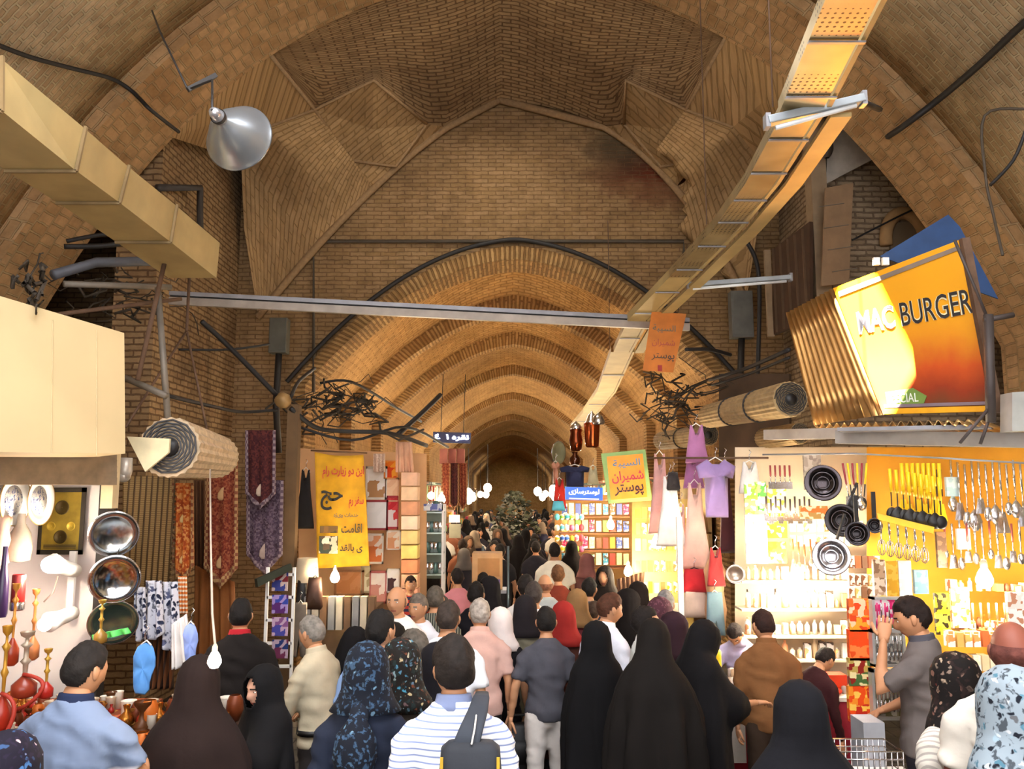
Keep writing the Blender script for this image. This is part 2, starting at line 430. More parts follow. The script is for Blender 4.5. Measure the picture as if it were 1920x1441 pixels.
# crossing wall with the second arch
w1 = MB(); xs = sorted(set([-4.6 + i * 9.4 / 60 for i in range(61)] + [arch2.cx - arch2.a, arch2.cx + arch2.a]))
for a, b in zip(xs, xs[1:]):
    za = arch2.z(a) if abs((a + b) / 2 - arch2.cx) < arch2.a else 0; zb = arch2.z(b) if za else 0
    if abs((a + b) / 2 - arch2.cx) >= arch2.a: za = zb = 0
    w1.poly([(a, 13, za), (b, 13, zb), (b, 13, 9.6), (a, 13, 9.6)], [(a, za), (b, zb), (b, 9.6), (a, 9.6)])
struct('wall_crossing', w1, B_main)
# ring of the second arch, slightly proud of the wall
r2 = MB(); ring_face(r2, arch2.pts(24), arch2.pts(24, off=.22), 12.93); sweep(r2, arch2.pts(24), 12.93, 13.7, 1, flip=True)
sweep(r2, arch2.pts(24, off=.22), 12.93, 13.0, 1)
struct('trim_2', r2, B_rib)

# pendentives and kite-shaped squinches of the crossing
xc = -.17
def Apt(px): x = P(px, 200, 9.9).x; return V((x, 9.9, archA.z(x) + .02))
def mir(p):
    q = V((2 * xc - p.x, p.y, p.z))
    if abs(p.y - 9.9) < .01: q.z = archA.z(q.x) + .02
    if abs(p.y - 12.9) < .01:                    # same height on the right-hand half of the lopsided wall arch
        lo, hi = arch1.cx, arch1.cx + arch1.ra[0]
        for _ in range(30):
            m = (lo + hi) / 2
            if arch1.z(m) > p.z: lo = m
            else: hi = m
        q.x = lo
    elif p.y > 12.3 and p.x > -2.9:
        lo, hi = arch1.cx, arch1.cx + arch1.ra[0]
        for _ in range(30):
            m = (lo + hi) / 2
            if arch1.z(m) > p.z: lo = m
            else: hi = m
        u = lo - arch1.cx; l2, h2 = arch1.cx - arch1.a, arch1.cx
        for _ in range(30):
            m = (l2 + h2) / 2
            if arch1.z(m) > p.z: h2 = m
            else: l2 = m
        q.x += max(0, u - (arch1.cx - l2)) * min(1, (p.y - 11.5) / 1.2)
    return q
L_ = dict(S=P(484, 592, 12.9), s1=P(458, 430, 12.75), s2=P(452, 300, 12.2), k0=P(500, 238, 11.4), k1=P(590, 205, 11.7), kA=Apt(503),
          k2=P(700, 150, 11.2), k3=P(800, 232, 12.55), k4=P(742, 312, 12.8), k5=P(655, 300, 12.5), a0=P(640, 75, 9.9), c1=P(835, 238, 12.9))
def a1pt(px): x = P(px, 400, 12.9).x; return V((x, 12.9, arch1.z(x)))
cv = [a1pt(x) for x in (490, 510, 540, 570, 605, 640, 675, 700)]; cv2 = [a1pt(x) for x in (700, 740, 780, 815, 838)]
for side in (0, 1):
    g = (lambda p: p) if side == 0 else mir
    pb = MB()
    def facet(pts, o, ax, ay):
        pts = [g(p) for p in pts]; c = sum(pts, V()) / len(pts); ax = V(ax); ay = V(ay)
        if side: ax.x *= -1; ay.x *= -1
        n = pb.add([c] + pts); k = len(pts); uv = lambda p: (p.dot(ax), p.dot(ay))
        pb.smooth = False
        for i in range(k): pb.face((n, n + 1 + i, n + 1 + (i + 1) % k), [uv(c), uv(pts[i]), uv(pts[(i + 1) % k])])
    S_, s1, s2, k0, k1, kA, k2, k3, k4, k5, a0, c1 = [L_[k] for k in 'S s1 s2 k0 k1 kA k2 k3 k4 k5 a0 c1'.split()]
    fan = [S_, s1, s2, k0, k1, k5, cv[7]] + cv[::-1][1:]
    def pl_at(pl, t):
        t *= len(pl) - 1; i = min(int(t), len(pl) - 2); return pl[i].lerp(pl[i + 1], t - i)
    sd = [S_, s1, s2, k0, k1]; ac = cv
    fg = lambda u, v: g(pl_at(sd, v).lerp(pl_at(ac, v), u) + V((0, .12, .05)) * math.sin(PI * u) * math.sin(PI * min(1, v * 1.2)))
    pb.grid(fg, 14, 24, lambda u, v: (v * 3.2, u * (.2 + 1.6 * v)))
    facet([k1, k5, cv[7]], 0, (.3, 0, .95), (.95, .2, -.3))
    facet([k5, k4, k3, c1] + cv2[::-1], 0, (.7, 0, .7), (.7, 0, -.7))
    struct('trim_%d' % (3 + side), pb, B_pend)
    pb = MB(); facet([k1, k2, k3, k4, k5], 0, (.75, .3, .6), (.6, .3, -.75))
    facet([kA, k1, k0], 0, (1, .5, 0), (0, .3, 1)); facet([kA, k0, s2, Apt(325), Apt(418)], 0, (1, .5, 0), (0, .3, 1))
    struct('trim_%d' % (5 + side), pb, B_pend)
    rb = MB()
    for pl in ([kA, k1, k5], [k0, k1, k2, k3], [k5, k4, k3]):
        rb.tube([g(p) for p in pl], .028, 6)
    rb.tube([g(p) for p in cv + cv2[1:]] + ([V((arch1.cx, 12.9, arch1.z1))]), .06, 6)
    struct('trim_%d' % (7 + side), rb, mat('#9a7c58', .9, vs=20, bump=.4))
    # crown of the crossing: from the kites up to the edge of the transverse arch
    cr = MB(); low = [kA, k1, k2, k3, c1] + [a1pt(x) for x in (860, 885, 910)] + [V((xc, 12.9, arch1.z(xc)))]; low = [g(p) for p in low]
    L = [0]
    for a, b in zip(low, low[1:]): L.append(L[-1] + (b - a).length)
    def lowp(t):
        d = t * L[-1]
        for i in range(len(low) - 1):
            if d <= L[i + 1] + 1e-6: return low[i].lerp(low[i + 1], (d - L[i]) / (L[i + 1] - L[i]))
        return low[-1]
    x0 = g(kA).x; x1 = xc
    def smooth_low(t): return sum((lowp(max(0, min(1, t + d_ * .045))) for d_ in range(-4, 5)), V()) / 9
    def fn(u, v):
        a = lowp(u).lerp(smooth_low(u), ss_(0, .35, v) * min(1, u * 8) * min(1, (1 - u) * 8)); x = x0 + (x1 - x0) * u ** 1.0; b = V((x, 9.9, archA.z(x) + .02)); p = a.lerp(b, v); p.z += .08 * math.sin(PI * v) * (.3 + .7 * u); return p
    cr.grid(fn, 40, 10, lambda u, v: (fn(u, v).x, v * 2.9 + .25 * math.sin(u * PI)))
    struct('trim_%d' % (9 + side), cr, B_side)

# side walls of the crossing and the aisle pockets behind the transverse arch
for sx, nm in ((-1, 'wall_left'), (1, 'wall_right')):
    x = -4.27 if sx < 0 else 4.2
    sw = MB(); y0 = 10.0 if sx < 0 else 11.2
    sw.poly([(x, y0, 0), (x, 13, 0), (x, 13, 9), (x, y0, 9)], [(y0, 0), (13, 0), (13, 9), (y0, 9)])
    yb = 12.4 if sx < 0 else 11.2; xo = sx * 8.5
    if sx < 0: sw.poly([(x, y0, 0), (x - .5, y0, 0), (x - .5, y0, 9), (x, y0, 9)], [(0, 0), (.5, 0), (.5, 9), (0, 9)]); sw.poly([(x - .5, y0, 0), (x - .5, yb, 0), (x - .5, yb, 9), (x - .5, y0, 9)], [(0, 0), (2.4, 0), (2.4, 9), (0, 9)])
    sw.poly([(x, yb, 0), (xo, yb, 0), (xo, yb, 9), (x, yb, 9)], [(0, 0), (4.3, 0), (4.3, 9), (0, 9)])
    struct(nm, sw, B_side if sx < 0 else brick('pale_brick', '#b5a084', '#a08a6c', '#84705a', stain=.4))

# the long vaulted aisle beyond: ribs and domical bays
RIBS = [13.7, 17, 20.8, 26, 33, 42, 53, 68, 86]
a3 = Arch(arch2.cx, arch2.a, arch2.z0, arch2.z1, .16, 1.9)
tn = 11
for i, (ya, yb) in enumerate(zip(RIBS, RIBS[1:])):
    bay = MB(); pr = a3.pts(18, zb=0, off=.22)
    sweep(bay, pr, ya, yb, 6, rise=lambda p, t: .45 * math.sin(PI * t) * max(0, (p[1] - a3.z0) / (a3.z1 - a3.z0)))
    struct('ceiling', bay, B_corr)
    if yb < 86:
        rb = MB(); sweep(rb, a3.pts(18), yb - .25, yb + .15, 1, flip=True)
        ring_face(rb, a3.pts(18), a3.pts(18, off=.75), yb - .25)
        struct('trim_%d' % tn, rb, B_rib); tn += 1
ew = MB(); ew.poly([(-5, 86, 0), (5, 86, 0), (5, 86, 8), (-5, 86, 8)], [(-5, 0), (5, 0), (5, 8), (-5, 8)]); struct('wall_far', ew, B_corr)
# unseen outer shell added to block the sun: deck over everything, outer side walls
rd = MB(); rd.box((0, 41, 11.3), (19, 92, .3)); sun_block = rd.build('ceiling', B_dark)
ow = MB()
for x in (-8.9, 8.9): ow.box((x, 41, 5.6), (.3, 92, 11.6))
struct('wall_sun_block', ow, B_dark)
# the slot in the near vault that lets a sheet of sun fall on the yellow sign
SUN_DIR = V((.30, .42, -.86)).normalized()
SUN_STRIP = [P(1562, 540, 6.9), P(1622, 522, 6.9), P(1735, 775, 6.75), P(1655, 775, 6.75)]
for o_ in (near, sun_block):
    cb = MB(); k = len(SUN_STRIP); a_ = [p - SUN_DIR * 1.5 for p in SUN_STRIP]; b_ = [p - SUN_DIR * 14 for p in SUN_STRIP]
    cb.slab(a_, b_[0] - a_[0]); co = cb.build('cut', []); COL.objects.unlink(co); ROOT.objects.link(co)
    COL.objects.unlink(o_); ROOT.objects.link(o_)
    if o_ is near: q = o_.modifiers.new('t', 'SOLIDIFY'); q.thickness = .05
    q = o_.modifiers.new('b', 'BOOLEAN'); q.object = co; q.operation = 'DIFFERENCE'; q.solver = 'EXACT'
    dg = bpy.context.evaluated_depsgraph_get(); me = bpy.data.meshes.new_from_object(o_.evaluated_get(dg))
    o_.modifiers.clear(); o_.data = me
    ROOT.objects.unlink(o_); COL.objects.link(o_); o_['kind'] = 'structure'; bpy.data.objects.remove(co)
# ================================================================ overhead: beams, trays, lamps, signs, cables
M_tin = mat('#b09a68', .6, .1, .1, 3); M_tind = mat('#8a7450', .6, .2, .15, 4); M_beige = mat('#d0bc90', .6, 0, .06, 1.5)
M_grey = mat('#8d8d92', .45, .5, .12, 5); M_dark = mat('#231f1d', .6, 0, .1, 8); M_rust = mat('#6b5240', .8, .2, .2, 9); M_wood = mat('#6a4a2c', .7, 0, .2, 8)
M_white = mat('#f2efe8', .6, 0, .03, 4); M_chrome = mat('#d8d8dc', .22, .95, .04, 5); M_black = mat('#141314', .5, 0, .1, 8); M_brass = mat('#c89a48', .3, .9, .1, 6)
M_bamboo = mat('#9c8258', .7, 0, .18, 12); M_cable = mat('#1d1b1c', .6, 0, 0)
def rel(pts, o): return [V(p) - o for p in pts]
def quad_thing(name, label, cat, corners, m, th=.02, group=None, part=None):
    """flat panel from its four corners TL, TR, BR, BL: an Empty with the panel, and the matrix of its face"""
    tl, tr, br, bl = [V(c) for c in corners]; pn_ = (tr - tl).cross(bl - tl); dr = br - CAM
    if abs(dr.dot(pn_)) > 1e-6:
        kk = (tl - CAM).dot(pn_) / dr.dot(pn_)
        if .7 < kk < 1.4: br = CAM + dr * kk
    o = (tl + tr + br + bl) / 4
    x = ((tr - tl) + (br - bl)).normalized(); y = ((tl - bl) + (tr - br)); n = x.cross(y).normalized(); y = n.cross(x)
    t = thing(name, label, cat, o, 0, group); mb = MB(); mb.slab(rel([tl, tr, br, bl], o), -n * th); mb.build(part or 'panel', m, t)
    w = ((tr - tl).length + (br - bl).length) / 2; h = ((tl - bl).length + (tr - br).length) / 2
    return t, basis(n * .004, x, y, n), w, h
def wire(name, label, pts, r, m=None, cat='cable', group=None, n=6, smooth=1):
    pts = [V(p) for p in pts]
    if smooth and len(pts) > 2:
        q = []
        for i in range(len(pts) - 1):
            p0, p1, p2, p3 = pts[max(i - 1, 0)], pts[i], pts[i + 1], pts[min(i + 2, len(pts) - 1)]
            for k in range(5):
                t = k / 5; q.append(.5 * ((2 * p1) + (p2 - p0) * t + (2 * p0 - 5 * p1 + 4 * p2 - p3) * t * t + (3 * p1 - p0 - 3 * p2 + p3) * t ** 3))
        pts = q + [pts[-1]]
    o = pts[0]; mb = MB(); mb.tube(rel(pts, o), r, n); ob = mb.build(name, m or M_cable, loc=o); tag(ob, label, cat, group); return ob

# perforated sheet, holes in object space
def perforated():
    t = NT('perforated_tin'); b = t.b; b.inputs['Roughness'].default_value = .42; b.inputs['Metallic'].default_value = .6
    tc = t.n('ShaderNodeTexCoord'); v = t.n('ShaderNodeTexVoronoi', Scale=26.0, Randomness=0.0); t.l(tc.outputs['Object'], v.inputs['Vector'])
    f = t.ramp(v.outputs['Distance'], [(.20, 1), (.26, 0)])
    nz = t.n('ShaderNodeTexNoise', Scale=3.0); t.l(tc.outputs['Object'], nz.inputs['Vector']); c0 = t.ramp(nz.outputs['Fac'], [(.3, srgb('#94825c')), (.7, srgb('#b4a27a'))])
    t.l(t.mix(f, c0, srgb('#3a2c18')), b.inputs['Base Color']); return t.m
M_perf = perforated()

# the cable tray that runs along the aisle
tray_y = [2.9, 4.0, 5.15, 6.4, 7.6, 8.9, 10.3, 12.4, 15.5, 19, 24]
t = thing('cable_tray', 'long perforated tin cable tray hanging along the aisle above the right-hand stalls', 'cable tray', (1.7, 10.3, 4.75))
pix = {2.9: (1655, -160), 4.0: (1598, 0), 5.15: (1500, 215), 6.4: (1425, 345), 7.6: (1360, 430), 8.9: (1275, 520), 10.3: (1195, 600), 12.4: (1165, 660), 15.5: (1135, 735), 19: (1105, 775), 24: (1080, 800)}
pc = [P(*pix[y], y) for y in tray_y]
for i in range(len(pc) - 1):
    a, b = pc[i] - t.location, pc[i + 1] - t.location; d = (b - a).normalized(); x = V((1, 0, 0)); wd = .13 if i < 2 else .15 if i > 6 else .11
    mb = MB(); a2 = a; b2 = b
    mb.slab([a2 - x * wd, a2 + x * wd, b2 + x * wd, b2 - x * wd], (0, 0, .006))
    mb.slab([a2 - x * wd, b2 - x * wd, b2 - x * wd + V((0, 0, .09)), a2 - x * wd + V((0, 0, .09))], (-.006, 0, 0))
    mb.build('tray_section', M_perf if i < 5 else M_tin, t)
    mb = MB(); mb.bar(a2 + x * (wd + .03) + V((0, 0, .05)), b2 + x * (wd + .03) + V((0, 0, .05)), .03, .1); mb.build('side_rail', M_tin, t)
    if 2 <= i < 7: mb = MB(); mb.bar(a2 + x * (wd + .15) + V((0, 0, .0)), b2 + x * (wd + .15), .13, .03); mb.build('outer_channel', M_tin, t)
    for k in ((.3, .8) if i < 6 else (.5,)):
        c = a.lerp(b, k) - V((0, 0, .012)); mb = MB(); mb.bar(c - x * (wd + .01), c + x * (wd + .04), .022, .012); mb.build('cross_strap', M_grey, t)
for y in (5.15, 7.6, 12.4):
    p = P(*pix[y], y) - t.location; mb = MB(); mb.tube([p + V((-.17, 0, .05)), p + V((-.17, 0, 2.0 if y > 9 else 4.2))], .006, 5); mb.build('hanger_rod', M_rust, t)

# two fluorescent battens fixed below the tray
for lab, a, b, Y in (('grey tube lamp batten under the near end of the cable tray', (1438, 228), (1618, 186), 5.1), ('white tube lamp batten beside the cable tray near the orange hanging sign', (1290, 534), (1482, 520), 9.2)):
    pa, pb = P(*a, Y), P(*b, Y); o = (pa + pb) / 2; t = thing('tube_lamp', lab, 'lamp', o)
    mb = MB(); mb.bar(pa - o, pb - o, .09 if Y < 6 else .08, .05); mb.build('housing', mat('#9aa2a8', .4, .3), t, bevel=.006)
    mb = MB(); mb.tube([pa - o + V((.05, -.01, -.045)), pb - o + V((-.05, -.01, -.045))], .016, 8); mb.build('tube', mat('#e8ecee', .3), t)
    for q in (pa, pb):
        mb = MB(); mb.box(q - o, (.03, .07, .09)); mb.build('end_cap', M_grey, t)
o = P(1600, 185, 5.2); wire('lamp_bracket', 'dark clamp on the brick arch at the end of the grey tube lamp', [o, P(1632, 198, 5.5), P(1650, 205, 6.2)], .022, M_dark, 'bracket', smooth=0)

# the trunking that crosses the aisle
pa, pb = P(318, 556, 9.9), P(1292, 606, 10.45); o = (pa + pb) / 2; t = thing('cross_beam', 'long galvanised channel spanning the aisle from the left posts to the tray', 'beam', o)
for k, (dz, w, m) in enumerate(((.04, .05, M_grey), (-.05, .09, mat('#a49a90', .5, .3)))):
    mb = MB(); mb.bar(pa - o + V((0, 0, dz)), pb - o + V((0, 0, dz)), .06, w); mb.build('flange' if k == 0 else 'channel', m, t)
mb = MB(); mb.bar(pa - o + V((0, .03, .0)), pb - o + V((0, .03, 0)), .03, .1); mb.build('web', M_dark, t)

# the big square duct upper left
o = V((-3.03, 5.6, 4.72)); t = thing('ventilation_duct', 'square tan sheet metal duct sloping across the upper left corner', 'duct', o)
ends = [(P(-330, -130, 3.6), P(-330, -40, 3.6)), (P(0, 108, 4.6), P(0, 205, 4.6)), (P(158, 240, 5.4), P(140, 318, 5.4)), (P(240, 312, 6.1), P(222, 378, 6.1)), (P(330, 385, 7.0), P(318, 452, 7.0)), (P(412, 455, 8.0), P(406, 521, 8.0))]
for (a, a2), (b, b2) in zip(ends, ends[1:]):
    w = V((-.46, 0, 0)); mb = MB(); n = mb.add(rel([a, a2, a2 + w, a + w, b, b2, b2 + w, b + w], o))
    for f in ((0, 1, 5, 4), (1, 2, 6, 5), (2, 3, 7, 6), (3, 0, 4, 7), (0, 3, 2, 1), (4, 5, 6, 7)): mb.face([n + i for i in f])
    mb.build('duct_section', M_tin, t)
    mb = MB(); q = rel([a + V((.012, 0, .01)), a2 + V((.012, 0, -.01)), a2 + w + V((0, 0, -.012)), a2 + V((.012, 0, -.012))], o); mb.bar(q[0], q[1], .02); mb.bar(q[3], q[2], .02); mb.build('strap', M_tind, t)

# factory lamp
o = P(430, 240, 5.2); vd = (o - CAM).normalized(); ax = (vd * .86 + (P(448, 252, 5.2) - P(384, 186, 5.2)).normalized() * .52).normalized(); t = thing('reflector_lamp', 'grey aluminium bell shaped reflector lamp hanging in front of the brick arch', 'lamp', o)
mb = MB(); mb.lathe([(.03, -.13), (.05, -.1), (.085, -.06), (.135, -.01), (.17, .05), (.205, .11), (.222, .135), (.228, .14), (.218, .142), (.165, .05), (.1, -.04), (.04, -.1)], (0, 0, 0), ax, 40); mb.build('reflector', mat('#9aa0a6', .33, .75, .05, 3), t)
mb = MB(); mb.lathe([(.0, -.23), (.025, -.225), (.037, -.2), (.037, -.165), (.045, -.16), (.045, -.12), (.03, -.11)], (0, 0, 0), ax, 20); mb.build('socket', mat('#b8b8bc', .3, .7), t)
mb = MB(); mb.lathe([(.047, -.165), (.05, -.15), (.047, -.135)], (0, 0, 0), ax, 20); mb.build('collar', M_dark, t)
mb = MB(); mb.tube([ax * -.23, P(398, 150, 5.4) - o, P(352, 168, 5.4) - o], .008, 6); mb.bar(P(352, 168, 5.4) - o, P(405, 141, 5.5) - o, .03); mb.tube([P(352, 168, 5.4) - o, P(300, 60, 6.2) - o, P(285, 20, 7.3) - o], .008, 5); mb.build('arm', M_dark, t)

# shop sign box on the left, its shutter housing, frame of pipes and rolled blinds
t, Mx, w, h = quad_thing('sign_box', 'large blank beige metal sign box over the left shop', 'sign box', (P(-90, 528, 4.9), P(233, 624, 6.2), P(235, 850, 6.2), P(-90, 846, 4.9)), M_beige, .3)
mb = MB()
for fx in (-.28, .02, .3):
    a = Mx @ V((w * fx, -h * .5, 0)); b = Mx @ V((w * fx, h * .44, 0)); mb.bar(a, b, .006, .004)
mb.build('sheet_seam', mat('#c9b48a', .6), t)
o = P(100, 880, 6.25); t = thing('shutter_housing', 'grimy roller shutter box right below the blank beige sign box', 'shutter', o)
mb = MB()
for k in range(5): a = P(-40, 856 + k * 11, 5.7) - o; b = P(200, 858 + k * 11, 6.5) - o; mb.bar(a + V((0, 0, 0)), b, .25, .055)
mb.build('slats', mat('#8a7860', .7, .1, .2, 8), t)
mb = MB(); mb.box(P(208, 890, 6.5) - o, (.09, .1, .5)); mb.build('end_plate', mat('#cdb890', .6), t)

o = P(305, 640, 7.4); t = thing('pipe_frame', 'rusty pipe frame of struts standing behind the beige sign box', 'frame', o)
for a, b, r in (((296, 540), (316, 800), .03), ((310, 486), (258, 712), .022), ((235, 708), (312, 742), .03), ((350, 620), (236, 800), .012), ((350, 620), (388, 805), .012), ((120, 532), (320, 538), .03), ((100, 590), (340, 560), .02), ((355, 520), (350, 620), .015)):
    mb = MB(); mb.tube(rel([P(*a, 7.6 if a[0] < 320 else 8.6), P(*b, 7.4 if b[0] < 320 else 8.4)], o), r, 8); mb.build('strut', M_rust if r < .025 else mat('#7d766c', .6, .4), t)
mb = MB(); mb.tube(rel([P(100, 515, 7.8), P(180, 492, 8.2), P(330, 488, 8.6)], o), .05, 10); mb.build('duct_pipe', mat('#5d6068', .6, .4), t)

def roll(label, a, b, ra, rb, m, dk, group=None, straps=1, name='rolled_blind'):
    a = V(a); b = V(b); o = (a + b) / 2; t = thing(name, label, 'blind', o, 0, group); d = (b - a); L = d.length; d.normalize(); x, y, _ = frame_from(d)
    mb = MB(); n = 44; rg = []
    for s_ in range(7):
        k = s_ / 6; r = ra + (rb - ra) * k; rg.append([a - o + d * L * k + (x * math.cos(2 * PI * j / n) + y * math.sin(2 * PI * j / n)) * r * (1 + (.03 if j % 2 else -.03)) for j in range(n)])
    mb.rings(rg, True); mb.build('slat_roll', m, t)
    for e, r, sg in ((a, ra, -1), (b, rb, 1)):
        mb = MB(); rgs = []
        for k in range(90):
            an = k * .55; rr = r * (.95 - .8 * k / 90); rgs.append(e - o + d * (.012 * sg) + (x * math.cos(an) + y * math.sin(an)) * rr)
        mb.tube(rgs, r * .035, 4); mb.build('roll_end', dk, t)
        mb = MB(); mb.lathe([(r * .32, 0), (r * .32, .02 * 1), (0.001, .02)], e - o, d * sg, 14); mb.build('roll_core', M_black, t)
    for k in range(straps):
        q = (k + 1) / (straps + 1); c = a.lerp(b, q) - o; r = (ra + (rb - ra) * q) * 1.05; mb = MB(); mb.tube([c + (x * math.cos(2 * PI * j / 20) + y * math.sin(2 * PI * j / 20)) * r for j in range(21)], .01, 5); mb.build('tie_strap', M_dark, t)
    return t
roll('thick rolled slatted blind beside the beige sign box, its dark end towards the camera', P(318, 838, 6.9), P(408, 856, 8.3), .24, .2, mat('#bfa888', .7, 0, .2, 14), mat('#4a4a4c', .8), straps=0)
t, Mx, w, h = quad_thing('bracket_board', 'cream painted angle bracket in front of the rolled blind end', 'bracket', (P(238, 818, 6.7), P(318, 822, 6.7), P(316, 848, 6.7), P(272, 884, 6.7)), mat('#ddd0a8', .6), .03)
mb = MB(); mb.lathe([(.0, 0), (.05, 0), (.055, .1), (.04, .16), (0, .16)], P(236, 858, 6.65) - t.location, (0, 0, -1), 12); mb.ball(P(232, 892, 6.65) - t.location, .05); mb.build('clamp_fitting', mat('#b8b0a4', .4, .4), t)
roll('large rolled slatted blind under the left edge of the yellow corrugated sign', P(1482, 748, 7.4), P(1330, 780, 9.6), .155, .13, M_bamboo, mat('#2c2a28', .8), straps=2)
roll('smaller rolled blind hanging behind the pink lace top', P(1328, 815, 10.2), P(1240, 826, 12.0), .13, .12, M_bamboo, mat('#2c2a28', .8), straps=1)
roll('slim rolled blind just above the white-lit kitchenware shop front', P(1500, 812, 7.9), P(1432, 822, 8.6), .1, .1, M_bamboo, mat('#2c2a28', .8), straps=0)

# the yellow sign with its corrugated side, on a frame
TL, TR, BR, BL = P(1562, 540, 6.95), P(1800, 449, 6.25), P(1862, 772, 6.15), P(1656, 777, 6.8)
def sign_paint():
    t = NT('burger_sign_paint'); b = t.b; b.inputs['Roughness'].default_value = .18; b.inputs['Coat Weight'].default_value = .6
    tc = t.n('ShaderNodeTexCoord'); sp = t.n('ShaderNodeSeparateXYZ'); t.l(tc.outputs['Generated'], sp.inputs[0])
    nz = t.n('ShaderNodeTexNoise', Scale=4.0, Detail=4.0); t.l(tc.outputs['Generated'], nz.inputs['Vector'])
    a = t.n('ShaderNodeMath', operation='MULTIPLY_ADD'); t.l(nz.outputs['Fac'], a.inputs[0]); a.inputs[1].default_value = .18; t.l(sp.outputs['Z'], a.inputs[2])
    t.l(t.ramp(a.outputs[0], [(.12, srgb('#5f3a22')), (.24, srgb('#8c2f18')), (.38, srgb('#bf4a18')), (.55, srgb('#d98a14')), (.7, srgb('#e09a12'))]), b.inputs['Base Color']); return t.m
t, Mx, w, h = quad_thing('shop_sign', 'tilted yellow and red burger signboard with black capital letters', 'sign', (TL, TR, BR, BL), sign_paint(), .05)
x, y, n = Mx.col[0].to_3d(), Mx.col[1].to_3d(), Mx.col[2].to_3d(); o = t.location
def onsign(px, py):                          # point of the board's face under a pixel
    d = (P(px, py, 6) - CAM); k = (o + n * .006 - CAM).dot(n) / d.dot(n); return CAM + d * k - o
la, lb = onsign(1608, 606), onsign(1822, 563); lx = (lb - la).normalized(); ly = n.cross(lx)
hh = (onsign(1700, 555) - onsign(1706, 612)).length
lettering('MAC BURGER', (lb - la).length, .19, basis((la + lb) / 2, lx, ly, n), mat('#e8dcae', .4), t, name='letter_outline', bold=.03, depth=.004)
lettering('MAC BURGER', (lb - la).length, .19, basis((la + lb) / 2 + n * .003 , lx, ly, n), mat('#1f1d20', .4), t, bold=.004)
for qs, m in (([(1572, 547), (1798, 460), (1799, 468), (1574, 556)], mat('#7a6a5c', .5)), ([(1658, 758), (1856, 752), (1857, 758), (1659, 764)], mat('#7d6a72', .5)), ([(1657, 766), (1860, 760), (1861, 771), (1658, 776)], mat('#e6a418', .4)), ([(1660, 735), (1712, 727), (1738, 742), (1732, 757), (1664, 757)], mat('#6e8c3a', .5))):
    mb = MB(); mb.slab([onsign(*q) for q in qs], n * .004); mb.build('painted_band', m, t)
a, b = onsign(1664, 748), onsign(1722, 744); lettering('SPECIAL', (b - a).length, .07, basis((a + b) / 2 + n * .006, (b - a).normalized(), n.cross((b - a).normalized()), n), mat('#eef0e6', .5), t)
for px in (1643, 1660): mb = MB(); mb.box(onsign(px, 490), (.05, .03, .06)); mb.build('clip', M_white, t)
mb = MB(); mb.bar(onsign(1800, 449) + x * .03, onsign(1862, 775) + x * .03, .06, .05); mb.build('edge_frame', M_rust, t)
# corrugated side
C1, C2, C3, C4 = P(1474, 588, 7.9), P(1563, 541, 6.97), P(1657, 777, 6.82), P(1526, 797, 7.7)
o = (C1 + C2 + C3 + C4) / 4; mb = MB(); nn = (C2 - C1).cross(C4 - C1).normalized()
mb.grid(lambda u, v: C1.lerp(C2, u).lerp(C4.lerp(C3, u), v) - o + nn * .03 * math.sin(u * 11 * 2 * PI), 132, 4)
s_ = mb.build('corrugated_panel', mat('#b88a50', .3, .75, .15, 5), loc=o, solid=.006); tag(s_, 'bronze corrugated metal sheet closing the left side of the yellow sign', 'panel')
mb = MB(); mb.grid(lambda u, v: C4.lerp(P(1850, 790, 6.1), u).lerp(P(1540, 812, 8.6).lerp(P(1900, 808, 6.9), u), v) + V((0, 0, .02 * math.sin(u * 20 * 2 * PI))) - C4, 160, 3)
s_ = mb.build('canopy_sheet', mat('#c0a070', .3, .7, .15, 5), loc=C4, solid=.006); tag(s_, 'corrugated canopy sheet under the yellow sign, above the kitchenware shop', 'canopy')
t, Mx, w, h = quad_thing('tarpaulin', 'blue tarpaulin peak sticking up behind the yellow sign', 'tarpaulin', (P(1778, 402, 7.2), P(1800, 425, 7.2), P(1872, 560, 7.2), P(1650, 480, 7.3)), mat('#2c4a78', .8), .02)
o = P(1856, 690, 6.0); t = thing('sign_post', 'dark steel post and struts at the right edge of the yellow sign', 'post', o)
for a, b, r in (((1853, 590), (1858, 792), .035), ((1790, 450), (1853, 600), .012), ((1858, 760), (1800, 830), .012), ((1858, 775), (1838, 832), .012), ((1845, 600), (1900, 590), .02)):
    mb = MB(); mb.tube(rel([P(*a, 6.05), P(*b, 6.05)], o), r, 8); mb.build('strut', mat('#4a4240', .6, .3), t)
t, Mx, w, h = quad_thing('meter_box', 'pale grey box at the right edge of the picture beside the yellow sign', 'box', (P(1898, 735, 6.0), P(1990, 730, 6.0), P(1990, 805, 6.0), P(1898, 808, 6.0)), mat('#a9aaa4', .6), .15)

# lintel of the right-hand shops
o = P(1670, 822, 6.9); t = thing('shop_lintel', 'weathered grey beam running across the top of the kitchenware shop', 'beam', o)
for a, b, w_, h_, m in (((1440, 815, 7.9), (1580, 812, 7.2), .12, .09, mat('#a89c90', .7)), ((1570, 819, 7.2), (1960, 826, 6.3), .12, .11, mat('#9c9690', .5, .3))):
    mb = MB(); mb.bar(P(*a) - o, P(*b) - o, w_, h_); mb.build('beam_length', m, t)
mb = MB(); mb.bar(P(1575, 806, 7.0) - o, P(1860, 800, 6.4) - o, .2, .03); mb.build('cover_strip', M_grey, t)

